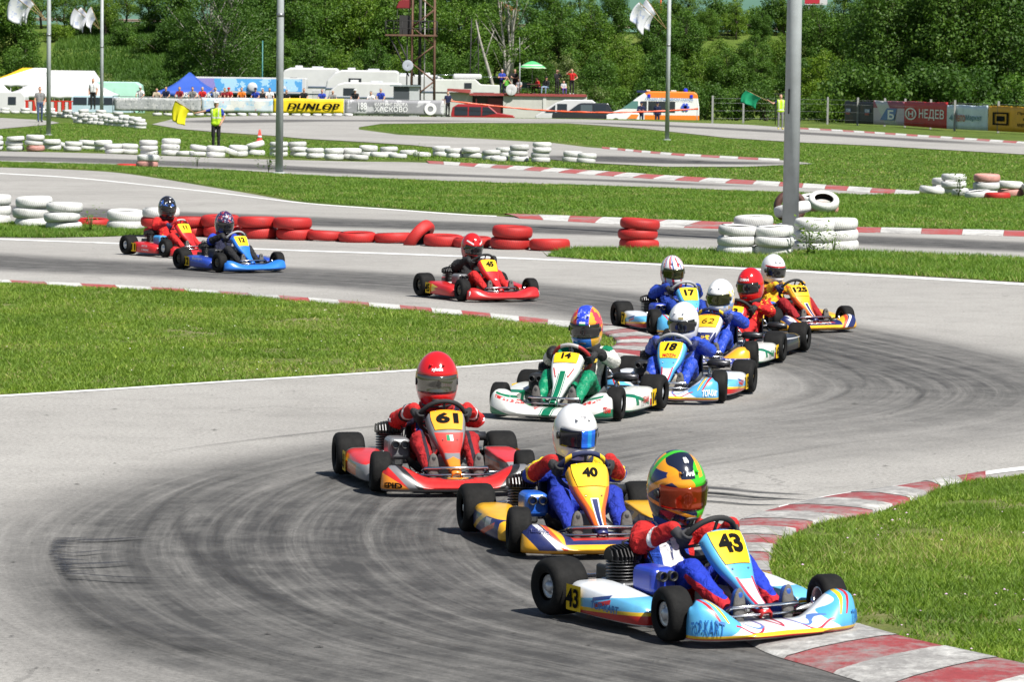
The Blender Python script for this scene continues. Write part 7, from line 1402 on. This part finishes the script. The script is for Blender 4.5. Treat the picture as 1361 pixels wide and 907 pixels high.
# ---- right hand fence with banners
CONC = W_('concrete_post', (.30, .30, .29), rough=.85)
RF = [(1098, 164.5), (1122, 165), (1160, 167), (1202, 168.8), (1258.5, 173), (1313, 175.5), (1420, 181)]
def rb(i, mat, label, hh, seed, c0=None):
    A, B = G(*RF[i]), G(*RF[i+1]); return banner(A, B, .08, hh, mat, label, group='banners on the right fence', seed=seed, wave=.02)
o, on, L = rb(1, gmat('banner_dark', (.06, .06, .065), [('n2 > 0.6', (.10, .07, .05))], rough=.7, var=.2), 'dark weathered banner at the left end of the right fence', 1.52, 5)
for sx in (-.33*L, .33*L):
    MB().poly([on(sx-.09*L, .25), on(sx+.09*L, .25), on(sx+.09*L, .02), on(sx-.09*L, .02)]).build('logo_patch', T_BLUE, o); lettering('lettering', 'COBI', lambda x, y: on(x+sx, y+.14, .04), T_WHT, o, height=.16, width=L*.14, bold=.03); lettering('lettering', 'MOST', lambda x, y: on(x+sx, y-.08, .04), T_RED, o, height=.14, width=L*.14, bold=.03)
o, on, L = rb(2, gmat('banner_faded', (.62, .52, .6), [('z > 1.15', (.42, .12, .16)), ('abs(x-0.9+0.35*z) < 0.28', (.62, .62, .62))], rough=.7), 'faded red and blue banner beside the red one', 1.6, 6)
MB().poly([on(-.25*L, -.45), on(.2*L, -.45), on(.28*L, .3), on(-.04*L, .3)]).build('logo_patch', T_BLUE, o); lettering('lettering', 'Б', lambda x, y: on(x+.1*L, y-.1, .04), T_WHT, o, height=.6, width=.2*L, bold=.03)
o, on, L = rb(3, W_('banner_red', (.60, .035, .035), rough=.65, var=.15), 'red banner with large white lettering and a round emblem', 1.62, 7)
lettering('lettering', 'НЕДЕВ', lambda x, y: on(x+.16*L, y), T_WHT, o, width=.58*L, height=.66, bold=.015); mb = MB(); mb.add([on(-.33*L+r*L*.37*math.cos(t), r*math.sin(t)) for t in np.linspace(0, 2*math.pi, 25)[:-1] for r in (.29, .38)], [(2*i, 2*i+1, (2*i+3) % 48, (2*i+2) % 48) for i in range(24)], 0, False); mb.build('ring_emblem', T_WHT, o); lettering('lettering', 'Н', lambda x, y: on(x-.33*L, y), T_WHT, o, height=.34, width=.13*L, bold=.04)
o, on, L = rb(4, W_('banner_ice', (.72, .82, .88), rough=.65, var=.15), 'pale blue banner with red and teal lettering', 1.5, 8)
lettering('lettering', 'Авто', lambda x, y: on(x-.17*L, y), st('ink_rust', (.45, .09, .04)), o, width=.27*L, height=.5, bold=.02); lettering('lettering', 'Маркет', lambda x, y: on(x+.17*L, y-.04), st('ink_teal', (.03, .18, .24)), o, width=.38*L, height=.4, bold=.02); MB().poly([on(-.43*L, -.1), on(-.35*L, .2), on(-.37*L, .0), on(-.35*L, -.2)]).build('arrow_mark', st('ink_teal', (.03, .18, .24)), o)
o, on, L = rb(5, W_('banner_amber', (.85, .42, .02), rough=.65, var=.15), 'amber banner cut off by the right edge', 1.5, 9)
mb = MB(); 
for r0, r1, q in ((.34, .27, .36),): mb.add([on(-L/2+.17*L+a*L*.24, b) for a, b in ((-.42, -.36), (.42, -.36), (.42, .36), (-.42, .36), (-.33, -.27), (.33, -.27), (.33, .27), (-.33, .27))], [(0, 1, 5, 4), (1, 2, 6, 5), (2, 3, 7, 6), (3, 0, 4, 7)], 0, False)
mb.build('frame_emblem', T_BLK, o); MB().poly([on(-.38*L, -.15), on(-.28*L, -.15), on(-.28*L, .15), on(-.38*L, .15)]).build('logo_patch', T_BLK, o)
for i, s_ in enumerate(('Производство', 'и услуги', 'метал и стъкло')): lettering('lettering', s_, lambda x, y: on(.1*L+x, y+.32-.32*i), T_BLK, o, width=(.42 if i != 1 else .28)*L, height=.19, bold=.01)
ff = empty('wire_fence', label='concrete posted wire fence along the right of the track', cat='fence')
for px, py in ((947, 163.5), (988, 163.3), (1044, 163.5), (1100, 164.8), (1140, 166), (1176, 167.6), (1203, 168.8), (1237, 171.3), (1269, 173.6), (1327, 176.2), (1375, 178.5)):
    g = G(px, py)+Vector((0, .12, 0)); MB().box(g.x-.06, g.x+.06, g.y, g.y+.12, -.1, 1.78).build('post', CONC, ff)
wr = MB()
for z in (.3, .8, 1.3, 1.6): wr.tube([tuple(G(a, b)+Vector((0, .11, z))) for a, b in ((947, 163.5), (1044, 163.5), (1100, 164.8), (1176, 167.6), (1237, 171.3), (1327, 176.2), (1420, 181))], .006, 4)
wr.build('wire', VGREY, ff)
# marshal's shelter frame, small rider behind the pole
sh = empty('shelter', G(1047, 166)+Vector((0, .6, 0)), label='dark tubular shelter frame behind the green flag marshal', cat='shelter')
for sx in (-.75, .75): MB().tube([(sx, 0, 0), (sx, 0, 1.95)], .03, 5).build('post', VBLACK, sh)
MB().box(-.85, .9, -.4, .5, 1.93, 1.98).build('roof', VBLACK, sh)
cn = empty('traffic_cone', G(343.5, 203)+Vector((0, .5, .36)), label='small red cone standing on the white tyre wall', cat='cone'); MB().lathe([(.16, 0), (.16, .03), (.10, .03), (.03, .42), (0, .43)], 14).build('cone', W_('cone_red', (.60, .05, .03)), cn); MB().lathe([(.082, .14), (.086, .14), (.066, .22), (.062, .22)], 14).build('band', VWHITE, cn)
bb_ = empty('billboard', (X(1083, 388), 388, EMB), label='red and white billboard on posts at the top right', cat='billboard'); zb = Zp(1083, 6, 388)-EMB
MB().box(-1.35, 1.2, 0, .1, zb, zb+1.6).build('board', VWHITE, bb_); MB().box(-1.3, .35, -.03, 0, zb+.12, zb+1.6).build('red_field', W_('board_red', (.5, .03, .05)), bb_)
for sx in (-.85, .5): MB().tube([(sx, .15, -1.5), (sx, .15, zb)], .07, 6).build('post', VGREY, bb_)
op = empty('marker_pole', (X(876, 383), 383, EMB-.6), label='thin orange pole rising behind the slim grey pole', cat='pole'); MB().tube([(0, 0, 0), (.05, 0, 6.)], .10, 8).build('shaft', W_('pole_orange', (.5, .10, .03)), op)
hs = empty('house', (X(655, 700), 700, Zp(655, 20, 700)-2), label='distant ochre house between the trees', cat='house'); MB().box(-4, 5, 0, 6, -6, 3).build('wall', W_('wall_ochre', (.6, .42, .22)), hs); extr('roof', [(-4.6, 3), (.5, 5.2), (5.6, 3)], -.5, 6.5, W_('roof_tile', (.4, .14, .08)), hs, 0); 
for sx in (-2.5, .0, 2.8): MB().box(sx-.4, sx+.4, -.06, .02, .6, 2.).build('window', VGLASS, hs)
lp = empty('floodlight_mast', G(208, 163)+Vector((0, 80, -.75)), label='thin teal mast with small lamps left of the blue tent', cat='mast'); MB().tube([(0, 0, 0), (0, 0, 6.2)], .045, 6).build('shaft', W_('mast_teal', (.05, .2, .2)), lp); MB().box(-.35, .35, -.06, .06, 2.3, 2.42).build('lamp', VWHITE, lp)
